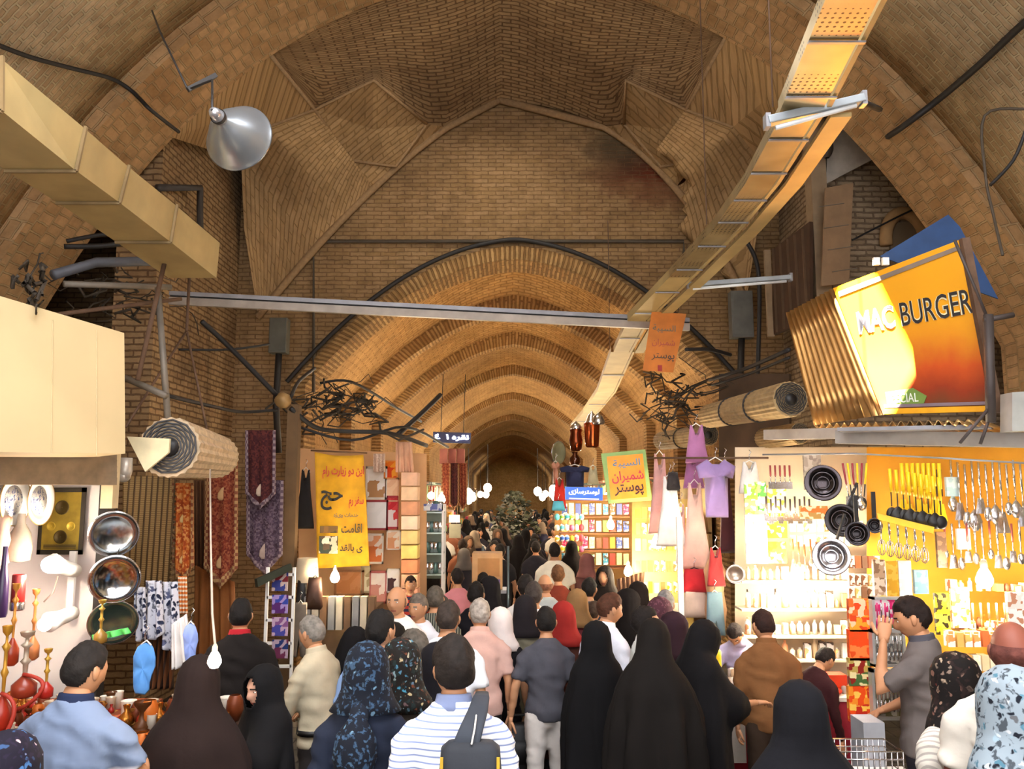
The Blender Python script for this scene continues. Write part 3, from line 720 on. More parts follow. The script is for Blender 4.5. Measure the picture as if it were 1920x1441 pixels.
# ---------------------------------------------------------------- signs in the aisle
t, Mx, w, h = quad_thing('hanging_banner', 'orange vertical banner with dark writing hanging under the cable tray', 'banner', (P(1222, 584, 10), P(1287, 588, 10), P(1262, 698, 10), P(1205, 694, 10)), mat('#c9772a', .7), .01)
for k, (s_, c) in enumerate((('السیبة', '#5b6a60'), ('شمیران', '#a84a3c'), ('پوستر', '#3f3830'))):
    lettering(fa(s_), w * .7, h * .13, Mx @ Matrix.Translation((0, h * (.22 - k * .24), .004)), mat(c, .6), t)
mb = MB(); mb.box(Mx @ V((-.03, -h * .44, .004)), (.05, .01, .07)); mb.build('red_emblem', mat('#a02a24', .6), t)
mb = MB()
for q in (-.4, .4): mb.tube([Mx @ V((w * q, h * .5, 0)), Mx @ V((w * q, h * .5 + .12, .05))], .004, 4)
mb.build('hanging_wire', M_dark, t)

t, Mx, w, h = quad_thing('poster_sign', 'orange sign with green border and blue, red and black writing', 'sign', (P(1127, 850, 9.8), P(1210, 842, 9.8), P(1223, 938, 9.8), P(1141, 944, 9.8)), mat('#8fb46a', .6), .03)
mb = MB(); mb.box((0, 0, 0), (w * .82, h * .85, .008)); q = mb.build('orange_field', mat('#f29a1e', .5), t); q.matrix_local = Mx
for s_, c, wd, y0, hh in (('السیبة', '#5c86a8', .62, .26, .17), ('شمیران', '#b8304a', .72, 0, .24), ('پوستر', '#2c1c20', .66, -.26, .24)):
    lettering(fa(s_), w * wd, h * hh, Mx @ Matrix.Translation((.01, h * y0, .008)), mat(c, .6), t, bold=.015)
t, Mx, w, h = quad_thing('shop_sign', 'small blue signboard with white writing beside the green bordered sign', 'sign', (P(1060, 912, 11), P(1130, 914, 11), P(1130, 938, 11), P(1060, 936, 11)), mat('#1f57c8', .4, emit=.6), .06)
lettering(fa('لوسترسازی'), w * .82, h * .5, Mx @ Matrix.Translation((0, h * .12, .005)), mat('#fff6f4', .5, emit=.8), t, bold=.03)
mb = MB(); mb.box((0, -h * .4, .004), (w * .8, h * .1, .006)); q = mb.build('white_line', M_white, t); q.matrix_local = Mx
t, Mx, w, h = quad_thing('neon_sign', 'glowing white neon writing on a dark blue board above the aisle', 'sign', (P(812, 809, 14.5), P(883, 811, 14.5), P(882, 831, 14.5), P(812, 829, 14.5)), mat('#2b2c4e', .5), .06)
lettering('\u0664  \u0661 ' + fa('نقره'), w * .9, h * .62, Mx @ Matrix.Translation((0, 0, .006)), mat('#dfeaff', .5, var=0, emit=9), t, bold=.03)
mb = MB()
for q in (-.3, .3): mb.tube([Mx @ V((w * q, h * .5, -.03)), Mx @ V((w * q, h * .5 + 1.0, -.03))], .006, 4)
mb.build('hanging_wire', M_dark, t)

# big yellow pilgrimage banner
TLb, TRb, BRb, BLb = P(590, 847, 11), P(681, 852, 11), P(693, 1060, 11), P(594, 1065, 11)
o = (TLb + BRb) / 2; t = thing('fabric_banner', 'tall yellow cloth banner with red and black writing above the left stalls', 'banner', o)
mb = MB(); mb.grid(lambda u, v: TLb.lerp(TRb, u).lerp(BLb.lerp(BRb, u), v) - o + V((0, .025 * math.sin(u * 7 + v * 3), -.03 * math.sin(PI * u) * (1 - v))), 20, 30); mb.build('cloth', mat('#dba21a', .8), t, solid=.004)
x = ((TRb - TLb) + (BRb - BLb)).normalized(); z = V((0, -1, 0)); y = V((0, 0, 1)); Mx = basis(V((0, -.04, 0)), x, y, z); w = (TRb - TLb).length; h = (TLb - BLb).length
for s_, cx_, cy_, ww, hh, c in (('این دو زیارت رام', .02, .31, .84, .11, '#c23a3a'), ('حج', -.2, .07, .45, .17, '#2a2622'), ('سفر رم', .3, .05, .3, .1, '#c23a3a'), ('خدمات ویژه', .1, -.06, .5, .045, '#7a6a5a'), ('اقامت', .22, -.17, .42, .08, '#4a4030'), ('ی بالقد', .22, -.34, .46, .08, '#3a3226')):
    lettering(fa(s_) if ' ' not in s_ else ' '.join(fa(q) for q in s_.split()[::-1]), w * ww, h * hh, Mx @ Matrix.Translation((w * cx_, h * cy_, 0)), mat(c, .7), t, bold=.02)
for cx_, cy_, ww, hh, kk in ((-.24, -.18, .36, .06, ('#6a5234', '#4e4430', '#7e5c34')), (-.24, -.31, .38, .15, ('#3e463c', '#e8d8c0', '#5a4a3a', '#c8b8a0'))):
    mb = MB(); mb.box(Mx @ V((w * cx_, h * cy_, 0)), (w * ww, .006, h * hh)); mb.build('printed_photo', pattern('pilgrim_%d' % (cx_ * cy_ * 1000), 'blocks', kk, 14), t)
mb = MB(); mb.tube(rel([TLb + V((-.05, 0, .02)), TRb + V((.05, 0, .02))], o), .012, 6); mb.build('top_pole', M_wood, t)

# ---------------------------------------------------------------- conduits and cables
def on1(px, py, off=.05): p = P(px, py, 13 - off); return p
wire('wall_conduit', 'straight dark conduit framing the blank wall above the second arch', [on1(588, 735), on1(588, 452), on1(1282, 452), on1(1282, 478)], .028, mat('#4b4236', .7), 'conduit', smooth=0)
wire('arch_cable', 'thick dark cable following the rim of the second arch', [V((x_, 12.88, z_)) for x_, z_ in arch2.pts(12, off=.3)[2:-2]] , .035, M_cable)
wire('wall_conduit', 'dark bent pipe on the brick pier below the duct end', [P(296, 352, 9.95), P(375, 352, 10.8), P(375, 430, 10.8)], .05, mat('#3a3430', .6), 'conduit', smooth=0)
def onvault(px, py, off=.05):
    Y = 8.7
    while Y > 3:
        p = P(px, py, Y)
        if abs(p.x) < 6 and p.z < archA.z(p.x) + .26 - off: return Y
        Y -= .05
    return Y
CAB = [
 ('black cable looping from the left edge over the tan duct to the arch', [(x_, y_, onvault(x_, y_)) for x_, y_ in ((-30, 74), (0, 86), (60, 108), (135, 128), (205, 146), (240, 165), (262, 185))] + [(285, 208, 8.68), (335, 247, 9.4)], .022),
 ('heavy black cable crossing the upper right corner of the vault', [(x_, y_, onvault(x_, y_, .08)) for x_, y_ in ((1950, 20), (1910, 52), (1840, 118), (1765, 182))] + [(1700, 232, 8.65), (1665, 256, 9.3)], .035),
 ('thin wire bending down the right-hand pier from the upper right edge', [(1925, 204, 6.6), (1846, 217, 6.8), (1848, 330, 6.8), (1862, 400, 6.8), (1880, 478, 6.5)], .012),
 ('thin wire hanging from the right edge to the wire on the pier', [(1925, 240, 6.5), (1900, 300, 6.6), (1856, 348, 6.75)], .014),
 ('black cable drooping under the duct at the left edge', [(0, 250, 5.2), (40, 290, 5.6), (100, 325, 6.2), (170, 350, 7.5)], .02),
 ('slack black cable in the dark pocket below the duct', [(120, 462, 9), (200, 460, 9.2), (275, 447, 9.4)], .03),
 ('thick black cable sagging below the one in the dark pocket', [(125, 452, 9.1), (190, 440, 9.3), (270, 436, 9.5)], .025),
 ('cable hanging beside the wooden shutters on the right wall', [(1395, 445, 11.5), (1418, 490, 11.5), (1424, 560, 11.5), (1420, 720, 11.3)], .03),
 ('thin cable slanting over the pale brick wall on the right', [(1598, 450, 10.8), (1680, 408, 10.9), (1740, 380, 11)], .014),
 ('thin wire slanting down to the blue tarpaulin', [(1660, 290, 9.8), (1720, 360, 9.8), (1760, 430, 9.8)], .012),
 ('diagonal black cable running down to the cable ball on the left', [(378, 602, 9.6), (430, 650, 9.9), (520, 742, 10.3)], .03),
 ('black cable curving from the cable ball up the left of the arch', [(545, 745, 10.3), (560, 715, 11.5), (590, 690, 12.6)], .025),
 ('long sagging cable from the pipe frame to the cable ball', [(316, 742, 8.0), (400, 762, 9), (455, 772, 9.8), (520, 768, 10.3)], .02),
 ('thin cable on the left wall under the grey fuse box', [(335, 655, 9.8), (430, 655, 10.1), (505, 645, 10.6)], .015),
 ('cable running from the cable ball over the yellow banner', [(545, 765, 10.3), (590, 800, 10.6), (640, 808, 10.9), (730, 812, 11.2), (800, 835, 12)], .03),
 ('black cable across the blackened wires above the posters', [(560, 800, 10.8), (660, 825, 11), (760, 800, 11.6), (840, 838, 13)], .02),
 ('cable line stretched into the aisle above the left stalls', [(600, 718, 12), (660, 716, 12.2), (745, 765, 13.5), (790, 790, 15)], .02),
 ('dark stay wire slanting up from the left stalls', [(745, 815, 11.5), (790, 775, 12), (826, 740, 12.5)], .035),
 ('paired rods slanting from the blind to the sign corner', [(1330, 712, 9.2), (1400, 690, 8.6), (1480, 655, 7.6)], .02),
 ('lower rod slanting from the blind to the corrugated sheet', [(1335, 722, 9.2), (1400, 702, 8.6), (1480, 670, 7.6)], .014),
 ('cable in the dark recess left of the wooden shutters', [(1285, 655, 10.5), (1330, 655, 10.6), (1370, 665, 10.8)], .025),
]
for lab, pl, r in CAB: wire('cable', lab, [P(*q) for q in pl], r, M_cable if r > .013 else mat('#4a4034', .7))
o = P(531, 750, 10.3); mb = MB(); mb.ball((0, 0, 0), (.11, .09, .1)); mb.noise(.02, 12); tag(mb.build('junction_ball', mat('#9a7a4c', .5, .3), loc=o), 'round brass coloured junction ball where the black cables meet', 'junction box')
for lab, q, Y, c in (('grey fuse box fixed to the brick pier left of the arch', (507, 596, 541, 664), 12.3, '#5d5c52'), ('grey electric cabinet on the right of the arch', (1368, 545, 1410, 636), 12.4, '#6c6c66')):
    x0, y0, x1, y1 = q; o = P((x0 + x1) / 2, (y0 + y1) / 2, Y); s_ = S(Y); t = thing('fuse_box', lab, 'fuse box', o)
    mb = MB(); mb.box((0, 0, 0), ((x1 - x0) * s_, .2, (y1 - y0) * s_)); mb.build('case', mat(c, .6, .2), t, bevel=.01)
    mb = MB(); mb.box((0, -.105, 0), ((x1 - x0) * s_ * .8, .01, (y1 - y0) * s_ * .85)); mb.build('door', mat(c, .5, .3), t)
    mb = MB(); mb.tube([(0, 0, -(y1 - y0) * s_ / 2), (-.03, .05, -1.0), (.02, .1, -1.7)], .05, 8); mb.build('cable_bundle', M_dark, t)
# tangles of old wire above the stalls
for lab, (x0, y0, x1, y1), Y, n_, seed in (('tangle of old wires above the yellow banner', (560, 735, 720, 800), 11.2, 46, 3), ('tangle of wires right of the far arch above the sign', (1210, 720, 1330, 790), 10.6, 40, 5), ('nest of wires in the pocket behind the pipe frame', (110, 500, 320, 590), 8.8, 24, 8), ('twist of wire on top of the beige sign box', (30, 500, 75, 580), 5.6, 14, 9)):
    random.seed(seed); mb = MB(); o = P((x0 + x1) / 2, (y0 + y1) / 2, Y)
    for k in range(n_):
        px, py = random.uniform(x0, x1), random.uniform(y0, y1); pts = []
        for j in range(5):
            pts.append(P(px, py, Y + random.uniform(-.25, .25)) - o); px += random.uniform(-28, 34) * min(1, (x1 - x0) / 120); py += random.uniform(-20, 22) * min(1, (y1 - y0) / 60)
        mb.tube(pts, random.choice((.006, .01, .016)), 4, False)
    tag(mb.build('wire_tangle', mat('#3c3226', .8), loc=o), lab, 'wires', kind='stuff')

# right wall: shutters, board, plaster, niche
t, Mx, w, h = quad_thing('window_shutter', 'tall brown wooden shutter set in the right wall behind the tray', 'shutter', (P(1448, 468, 11.6), P(1518, 415, 10.7), P(1518, 600, 10.7), P(1448, 628, 11.6)), mat('#4a3322', .8), .05)
mb = MB()
for k in range(5): mb.bar(Mx @ V((w * (-.4 + .2 * k), -h * .48, .01)), Mx @ V((w * (-.4 + .2 * k), h * .48, .01)), .03, .02)
mb.build('shutter_slats', mat('#5d4630', .8), t)
mb = MB(); mb.bar(Mx @ V((-w * .55, -h * .5, .02)), Mx @ V((-w * .55, h * .5, .02)), .09, .05); mb.build('frame_post', mat('#9c8466', .8), t)
t, Mx, w, h = quad_thing('wall_board', 'tall tan board with faint grey lines hung on the right wall', 'board', (P(1548, 352, 10.5), P(1600, 343, 10.5), P(1592, 530, 10.5), P(1540, 536, 10.5)), mat('#94785a', .7), .03)
mb = MB()
for k in range(4): mb.bar(Mx @ V((-w * .45, h * (.3 - .22 * k), .004)), Mx @ V((w * .45, h * (.3 - .22 * k), .004)), .02, .006)
mb.build('painted_lines', mat('#7c746a', .7), t)
o = P(1532, 400, 10.9); mb = MB(); mb.box((0, 0, 0), (.2, .25, 3.0)); s_ = mb.build('trim_21', mat('#9a8468', .85), loc=o); s_['kind'] = 'structure'
t, Mx, w, h = quad_thing('plaster_patch', 'pale plastered triangle between the tray and the right arch', 'plaster', (P(1555, 225, 10.9), P(1580, 228, 10.9), P(1652, 290, 10.9), P(1548, 345, 10.9)), mat('#b6ab9c', .9), .04)
o = P(1549, 262, 10.4); t = thing('hanging_lantern', 'small dark lantern hanging in front of the pale plaster triangle', 'lantern', o)
mb = MB(); mb.lathe([(.02, .22), (.06, .18), (.085, .1), (.085, -.14), (.06, -.2), (.03, -.24)], n=10); mb.build('lantern_body', mat('#33291f', .6), t)
mb = MB(); mb.tube([(0, 0, .2), (0, .1, .9)], .008, 4); mb.build('hanging_wire', M_dark, t)
t, Mx, w, h = quad_thing('wall_niche', 'small brick arched niche behind the yellow sign', 'niche', (P(1670, 420, 11.1), P(1730, 410, 11.1), P(1730, 520, 11.1), P(1670, 520, 11.1)), B_dark, .04)
mb = MB(); pts = [Mx @ V((w * .62 * math.cos(a), h * .1 + h * .55 * math.sin(a), .01)) for a in [PI * k / 12 for k in range(13)]]; mb.tube(pts, .09, 6); mb.build('niche_rim', mat('#b08a5c', .9), t)
# ================================================================ people
def ss(a, b, x): t = max(0, min(1, (x - a) / (b - a))); return t * t * (3 - 2 * t)
def gs(x, w): return math.exp(-(x / w) ** 2)
def head_pt(d, e=0):
    x, y, z = .080 * d.x, .100 * d.y, .119 * d.z
    t = max(0, -d.z)
    x *= 1 - .34 * t ** 1.6
    if d.y < 0: y *= 1 - .38 * t
    else: y *= 1 - .10 * t
    if d.y > 0 and e < .004:
        fr = min(1, d.y * 1.6)
        y += .024 * gs(x, .012) * (ss(.02, -.03, z) * ss(-.052, -.04, z)) * fr
        y -= .010 * (gs(abs(x) - .031, .015) * gs(z - .004, .013)) * fr
        y += .005 * gs(z - .026, .010) * gs(x, .05) * fr
        y += .007 * gs(x, .022) * gs(z + .068, .010) * fr
        y += .007 * gs(x, .024) * gs(z + .104, .014) * fr
        y -= .006 * gs(abs(x) - .04, .02) * gs(z + .05, .03) * fr
    k = 1 + e / .09
    return V((x * k, y * k, z * k))
def sph(nu, nv):
    return [[V((math.sin(PI * j / nv) * math.sin(2 * PI * i / nu), math.sin(PI * j / nv) * math.cos(2 * PI * i / nu), math.cos(PI * j / nv))) for i in range(nu)] for j in range(nv + 1)]
_heads = {}
def head_mb(lod):
    if lod in _heads: return _heads[lod]
    nu, nv = ((48, 40), (30, 24), (18, 14))[lod]; mb = MB(); mb.smooth = True
    g = sph(nu, nv); n = mb.add([head_pt(d) for r in g for d in r])
    for j in range(nv):
        for i in range(nu):
            a = n + j * nu + i; b = n + j * nu + (i + 1) % nu
            c = sum((mb.v[q] for q in (a, b, b + nu, a + nu)), V()) / 4; mb.cur = 0
            if c.y > .05:
                if abs(c.z - .025) < .006 and .012 < abs(c.x) < .046: mb.cur = 2
                elif abs(c.z + .068) < .009 and abs(c.x) < .024: mb.cur = 3
            mb.face((a, a + nu, b + nu, b))
    for s in (-1, 1):
        mb.cur = 1; mb.ball((s * .031, .0785, .004), (.0125, .009, .0075), 10, 6); mb.cur = 2; mb.ball((s * .031, .084, .004), (.0052, .005, .0055), 8, 5)
        mb.cur = 0                                              # ear
        mb.loft([((s * .075, -.002, .028), .004, .010), ((s * .083, -.008, .020), .007, .017), ((s * .085, -.008, .0), .008, .018), ((s * .080, -.002, -.022), .006, .012), ((s * .076, .002, -.032), .003, .006)], 10, V((1, 0, 0)))
    mb.cur = 0; _heads[lod] = mb; return mb
def hair_mb(style, lod, seed):
    nu, nv = ((56, 44), (32, 26), (20, 16))[lod]; mb = MB(); mb.smooth = True; g = sph(nu, nv); val = []; pts = []
    for r in g:
        for d in r:
            p = head_pt(d)
            if style == 'bald': f = min(.035 - p.z, p.z + .05) if p.y < .02 else -1; e = .006
            else:
                line = -.064 + .088 * ss(-.055, -.012, p.y) + .036 * ss(.02, .06, p.y) - (.022 * gs(p.y - .022, .008) if abs(p.x) > .05 else 0) - .012 * gs(p.x, .03) * ss(.03, .06, p.y)
                f = p.z - line; e = .010 if style == 'short' else .019
            k = max(-.002, e * ss(-.002, .03, f) * (1 + .35 * ss(.0, .1, p.z)))
            q = head_pt(d, max(k, 0) + .001); nn = mnoise.noise(V((q.x * 60 + seed, q.y * 60, q.z * 22))) * .0035 + mnoise.noise(q * 16 + V((0, seed, 0))) * .006
            pts.append(q * (1 + (nn / .09 if k > .004 else 0))); val.append(f)
    n = mb.add(pts)
    for j in range(nv):
        for i in range(nu):
            a = n + j * nu + i; b = n + j * nu + (i + 1) % nu; q = (a, a + nu, b + nu, b)
            if sum(1 for k in q if val[k - n] > -.003) >= 3: mb.face(q)
    return mb
def hand_mb(mb, w, d, nrm, s, curl=28, spread=1, sc=1.0):
    """hand at wrist w pointing along d, palm facing nrm, s = +1/-1 thumb side"""
    d = d.normalized(); nrm = (nrm - d * nrm.dot(d)).normalized(); l = nrm.cross(d) * s
    q = lambda a, b, c: w + (d * a + l * b + nrm * c) * sc
    mb.loft([(q(-.02, 0, 0), .026 * sc, .019 * sc), (q(.01, 0, 0), .031 * sc, .018 * sc), (q(.05, 0, .002), .040 * sc, .015 * sc), (q(.085, 0, .004), .039 * sc, .012 * sc), (q(.094, 0, .005), .03 * sc, .008 * sc)], 12, l)
    for k, (off, L) in enumerate(((.031, .070), (.0105, .080), (-.0105, .074), (-.031, .058))):
        p = q(.084, off, .004); a = R(curl * .5); pts = [p]; rr = [.0090 * sc]
        for seg, fr in enumerate((.45, .3, .25)):
            dd = d * math.cos(a) + nrm * math.sin(a) + l * off * 2.2 * spread; pts.append(pts[-1] + dd.normalized() * L * fr * sc); rr.append((.0085, .0078, .0058)[seg] * sc); a += R(curl)
        mb.tube(pts, rr, 8)
    a0 = q(.02, .028, .004); dd = (d * .62 + l * .75 + nrm * .35).normalized(); d2 = (d * .9 + l * .35 + nrm * .4).normalized()
    mb.tube([a0, a0 + dd * .035 * sc, a0 + dd * .035 * sc + d2 * .034 * sc, a0 + dd * .035 * sc + d2 * .058 * sc], [.013 * sc, .011 * sc, .0095 * sc, .007 * sc], 8)

SKIN = '#bd8a66'
def skin_mats(c, hair): return [mat(c, .55, 0, .05, 9, spec=.35), mat('#e8e0d8', .3, 0, 0), mat(hair, .7, 0, 0), mat('#9a5448', .5, 0, 0)]
TORSO = [(0, 0, .84, .150, .105), (0, 0, .95, .168, .118), (0, .0, 1.08, .142, .104), (0, 0, 1.25, .160, .114), (0, -.006, 1.36, .182, .108), (0, -.012, 1.42, .162, .090), (0, -.012, 1.468, .108, .074), (0, -.004, 1.505, .068, .062), (0, .008, 1.565, .054, .056)]
CLOAK = [(1.778, .01, .01, 0), (1.768, .045, .055, 0), (1.735, .084, .100, .002), (1.68, .106, .126, .006), (1.61, .113, .130, .004), (1.55, .119, .122, 0), (1.50, .140, .120, -.004), (1.455, .176, .128, -.008), (1.40, .210, .142, -.01), (1.32, .240, .160, -.005), (1.2, .268, .178, .01), (1.05, .282, .198, .02), (.85, .288, .21, .02), (.6, .296, .225, .01), (.3, .318, .25, 0), (.04, .345, .275, -.01)]
def cloak_mb(zmin, seed, face=True, wide=1.0, n=96, hood=1.0, fold=1.0, side=0):
    tab = [q for q in CLOAK if q[0] >= zmin]; zs = []; 
    for a, b in zip(tab, tab[1:]):
        m = max(1, int((a[0] - b[0]) / (.016 if a[0] > 1.5 else .035))); zs += [[a[i] + (b[i] - a[i]) * k / m for i in range(4)] for k in range(m)]
    zs.append(list(tab[-1])); mb = MB(); mb.smooth = True; ids = []
    for z, rx, ry, cy in zs:
        am = ss(1.52, 1.05, z) * .075 * fold; w = 1 + (wide - 1) * ss(1.5, 1.3, z); r = []
        for j in range(n):
            a = 2 * PI * j / n; k = 1 + am * (math.sin(a * 7 + seed + z * 1.3) * .6 + (1 - 2.4 * abs(mnoise.noise(V((math.cos(a) * 2.6 + seed, math.sin(a) * 2.6, z * 1.4))))) * .9) + .02 * mnoise.noise(V((math.cos(a) * 5 + seed, math.sin(a) * 5, z * 6)))
            hk = hood if z > 1.5 else 1
            r.append(V((rx * w * hk * math.sin(a) * k, ry * w * hk * math.cos(a) * k + cy, z)))
        ids.append(mb.add(r))
    top = mb.add([V((0, 0, tab[0][0] + .004))])
    for j in range(n): mb.face((top, ids[0] + j, ids[0] + (j + 1) % n))
    for q in range(len(ids) - 1):
        for j in range(n):
            a, b, c, d = ids[q] + j, ids[q] + (j + 1) % n, ids[q + 1] + (j + 1) % n, ids[q + 1] + j
            m = (mb.v[a] + mb.v[b] + mb.v[c] + mb.v[d]) / 4
            if face and m.y > .02 and ((m.x / .066) ** 2 + ((m.z - 1.625) / .092) ** 2) < 1: continue
            mb.face((a, d, c, b))
    return mb

def folds(mb, amp, seed):
    for i, p in enumerate(mb.v):
        out = V((p.x, p.y, 0)); out = out.normalized() if out.length > 1e-4 else V((0, 1, 0))
        a = mnoise.noise(V((p.x * 5 + seed, p.y * 5, p.z * 13 + p.x * 6))); b = mnoise.noise(V((p.x * 14, p.y * 14 + seed, p.z * 5)))
        r = (1 - abs(a) * 3.2) * .7 + b * .8
        mb.v[i] = p + out * amp * max(-1, min(1, r))
_pc = [0]
QUEUE = []
def person(*a, **k): QUEUE.append((list(a), k))
def make_person(label, px, py, h=1.72, hd=0, Y=None, kind='man', top='#8899aa', sleeve='short', bottom='#2c2c30', hair='#17120f', style='short', skin=SKIN, lean=0, yaw=0, nod=0,
           arms=None, wide=1.0, scarf=None, coat=None, collar=None, cloak=None, group=None, lod=None, hem=.86, fold=1.0, curl=28, headfwd=0, hands=True, belt=False, tail=None, name='person', body_sc=1.0, shoes='#1c1a1a'):
    _pc[0] += 1; seed = _pc[0] * 3.7
    if Y is None: Y = YZ(py, h)
    else: h = max(1.35, min(1.98, P(px, py, Y).z))
    x0 = P(px, py, Y).x
    t = thing(name, label, 'person', (x0, Y, 0), R(hd), group); s = h / 1.75; t.scale = (s, s, s)
    if lod is None: lod = 0 if Y < 5.6 else 1 if Y < 9 else 2
    vox = (.015, .021, .03)[lod]
    cm = lambda c: c if not isinstance(c, str) else mat(c, .9, 0, .10, 5, bump=.5, spec=.2, sheen=0)
    def bend(p):
        if not lean: return p
        a = R(lean) * ss(.85, 1.25, p.z); c, s_ = math.cos(a), math.sin(a); z = p.z - .92
        return V((p.x, p.y * c + z * s_, .92 + z * c - p.y * s_)) if p.z > .85 else p
    def bendmb(m): m.v = [bend(p) for p in m.v]; return m
    # head pose
    neck = V((0, .0, 1.53)); Mh = Matrix.Translation(neck + V((0, headfwd, 0))) @ Matrix.Rotation(R(yaw), 4, 'Z') @ Matrix.Rotation(R(-nod), 4, 'X') @ Matrix.Translation(V((0, .016, 1.626 - 1.53)))
    def posed(m):
        m.v = [bend(Mh @ p) for p in m.v]; return m
    # arms: elbow and wrist offsets in body space; defaults hang at the sides
    A = {-1: (V((-.055, -.02, -.285)), V((-.01, .07, -.245))), 1: (V((.055, -.02, -.285)), V((.01, .07, -.245)))}
    if kind == 'chador': A = {-1: (V((.0, .01, -.285)), V((.04, .07, -.24))), 1: (V((.0, .01, -.285)), V((-.04, .07, -.24)))}
    for k_, v_ in (arms or {}).items(): A[k_] = (V(v_[0]), V(v_[1]))
    sh = {k: bend(V((k * (.178 if kind != 'chador' else .15) * min(wide, 1.15), -.01, 1.395))) for k in (-1, 1)}
    body = MB(); body.loft([((x, y, z), rx * wide * .93, ry * .93) for x, y, z, rx, ry in TORSO], 16); bendmb(body)
    joints = {}
    for k in (-1, 1):
        e = sh[k] + A[k][0]; w = e + A[k][1]; joints[k] = (sh[k], e, w)
        body.loft([(sh[k] + V((-k * .03, 0, .0)), .05, .05), (sh[k].lerp(e, .2), .05, .052), (sh[k].lerp(e, .7), .043, .045), (e, .039, .039), (e.lerp(w, .3), .040, .038), (w, .025, .024), (w + (w - e).normalized() * .02, .027, .02)], 10)
        st = k * .06 * (1 if lod < 2 else .5); body.loft([((k * .085, 0, .9), .075, .085), ((k * .098, st * .5 + .01, .5), .050, .052), ((k * .1, st * .8, .3), .044, .046), ((k * .104, st, .1), .034, .036), ((k * .108, st + .03, .05), .03, .035), ((k * .112, st + .1, .03), .03, .02)], 10)
    body = remesh(body, vox)
    body.join(posed(MB().join(head_mb(lod))))
    if hands:
        for k in (-1, 1):
            a, e, w = joints[k]; d = (w - e).normalized(); nrm = V((-k, .15, 0)) if abs(d.z) > .6 else V((0, -.2, -1)) if A[k][1].z < .12 else V((0, -1, 0.2))
            hand_mb(body, w + d * .01, d, nrm, k if abs(d.z) > .6 else -k, curl)
    body.build('body', skin_mats(skin, hair if kind != 'x' else '#222'), t, fix=False)
    if kind != 'chador' and not scarf and style != 'none':
        hm = hair_mb(style, lod, seed); posed(hm).build('hair', mat(hair, .8 if style != 'bald' else .9, 0, .25, 30, bump=.5, spec=.3), t)
    if kind == 'chador':
        c = cloak_mb(0, seed, True, wide, fold=fold, hood=1.0)
        if yaw or nod or lean or headfwd:
            for i, p in enumerate(c.v):
                f = ss(1.45, 1.58, p.z)
                if f > 0: p = p.lerp(neck + V((0, headfwd, 0)) + (Matrix.Rotation(R(yaw), 3, 'Z') @ Matrix.Rotation(R(-nod), 3, 'X')) @ (p - neck), f)
                c.v[i] = bend(p)
        # arms push the cloak outward
        if arms:
            for i, p in enumerate(c.v):
                for k in arms:
                    a, e, w = joints[k]
                    for q0, q1 in ((a, e), (e, w)):
                        u = max(0, min(1, (p - q0).dot(q1 - q0) / (q1 - q0).length_squared)); cp = q0.lerp(q1, u); r_ = .075
                        if q1 is w and u > .85: continue
                        dd = p - cp; out = V((p.x, p.y, 0)).normalized()
                        if dd.length < .17 and out.dot(cp) > V((p.x, p.y, 0)).length - .10:
                            m_ = max(0, out.dot(cp) + r_ - V((p.x, p.y, 0)).length); c.v[i] = p = p + out * m_ * ss(.17, .05, dd.length)
        c.build('chador', cm(cloak or '#0d0c0e'), t, solid=.006, fix=False); return t
    # upper garment
    g = MB(); hz = hem if not coat else .45
    secs = []
    if coat: secs = [(0, 0, .45, .235, .19), (0, 0, .65, .215, .165)]
    for (x, y, z, rx, ry) in TORSO[:-1]:
        if z < hz: continue
        secs.append((x, y, z, rx + .020 if z < 1.3 else rx + .016, ry + .020 if z < 1.3 else ry + .014))
    if hz > .84 and not coat: secs.insert(0, (0, 0, hz, .188, .135))
    if coat:
        secs = [q if q[2] != .84 else (0, 0, .84, .20, .15) for q in secs]
    g.loft([((x, y, z), rx * wide, ry) for x, y, z, rx, ry in secs], 18); bendmb(g)
    for k in (-1, 1):
        a, e, w = joints[k]; q = [(a + V((-k * .04, 0, .0)), .062, .064), (a.lerp(e, .2), .066, .066), (a.lerp(e, .55), .063, .06), (a.lerp(e, .8), .064, .06)]
        if sleeve == 'long': q = q[:3] + [(e, .054, .052), (e.lerp(w, .4), .05, .048), (e.lerp(w, .92), .04, .038)]
        g.loft(q, 12)
    g = remesh(g, vox, smooth=2); folds(g, .011 if lod < 2 else .006, seed)
    gar = g.build('coat' if coat else 'shirt', cm(coat or top), t, fix=False)
    if collar:
        cb = MB(); cb.loft([((0, -.010, 1.462), .112 * wide, .086), ((0, -.008, 1.492), .086, .077), ((0, -.004, 1.522), .077, .073), ((0, -.002, 1.535), .074, .070)], 20); bendmb(cb); cb.build('collar', cm(collar), gar)
    # trousers and shoes
    tr = MB(); tr.loft([((0, 0, .80), .12, .1), ((0, 0, .88), .17 * wide, .13), ((0, 0, 1.0), .165 * wide, .125)], 16)
    for k in (-1, 1):
        st = k * .06 * (1 if lod < 2 else .5)
        tr.loft([((k * .085, 0, .92), .095, .115), ((k * .09, st * .2, .74), .092, .1), ((k * .098, st * .5 + .01, .5), .072, .075), ((k * .1, st * .8, .3), .065, .066), ((k * .104, st, .07), .062, .068)], 12)
    tr = remesh(tr, max(vox, .02), smooth=2); folds(tr, .010, seed); trs = tr.build('trousers', cm(bottom), t, fix=False)
    for k in (-1, 1):
        sb = MB(); y0 = k * .06 * (1 if lod < 2 else .5); sb.loft([((k * .108, y0 - .07, .04), .03, .035), ((k * .108, y0 - .04, .05), .04, .045), ((k * .11, y0 + .05, .045), .044, .04), ((k * .113, y0 + .13, .035), .046, .03), ((k * .114, y0 + .19, .025), .03, .02)], 10); sb.build('shoe', mat(shoes, .4), t)
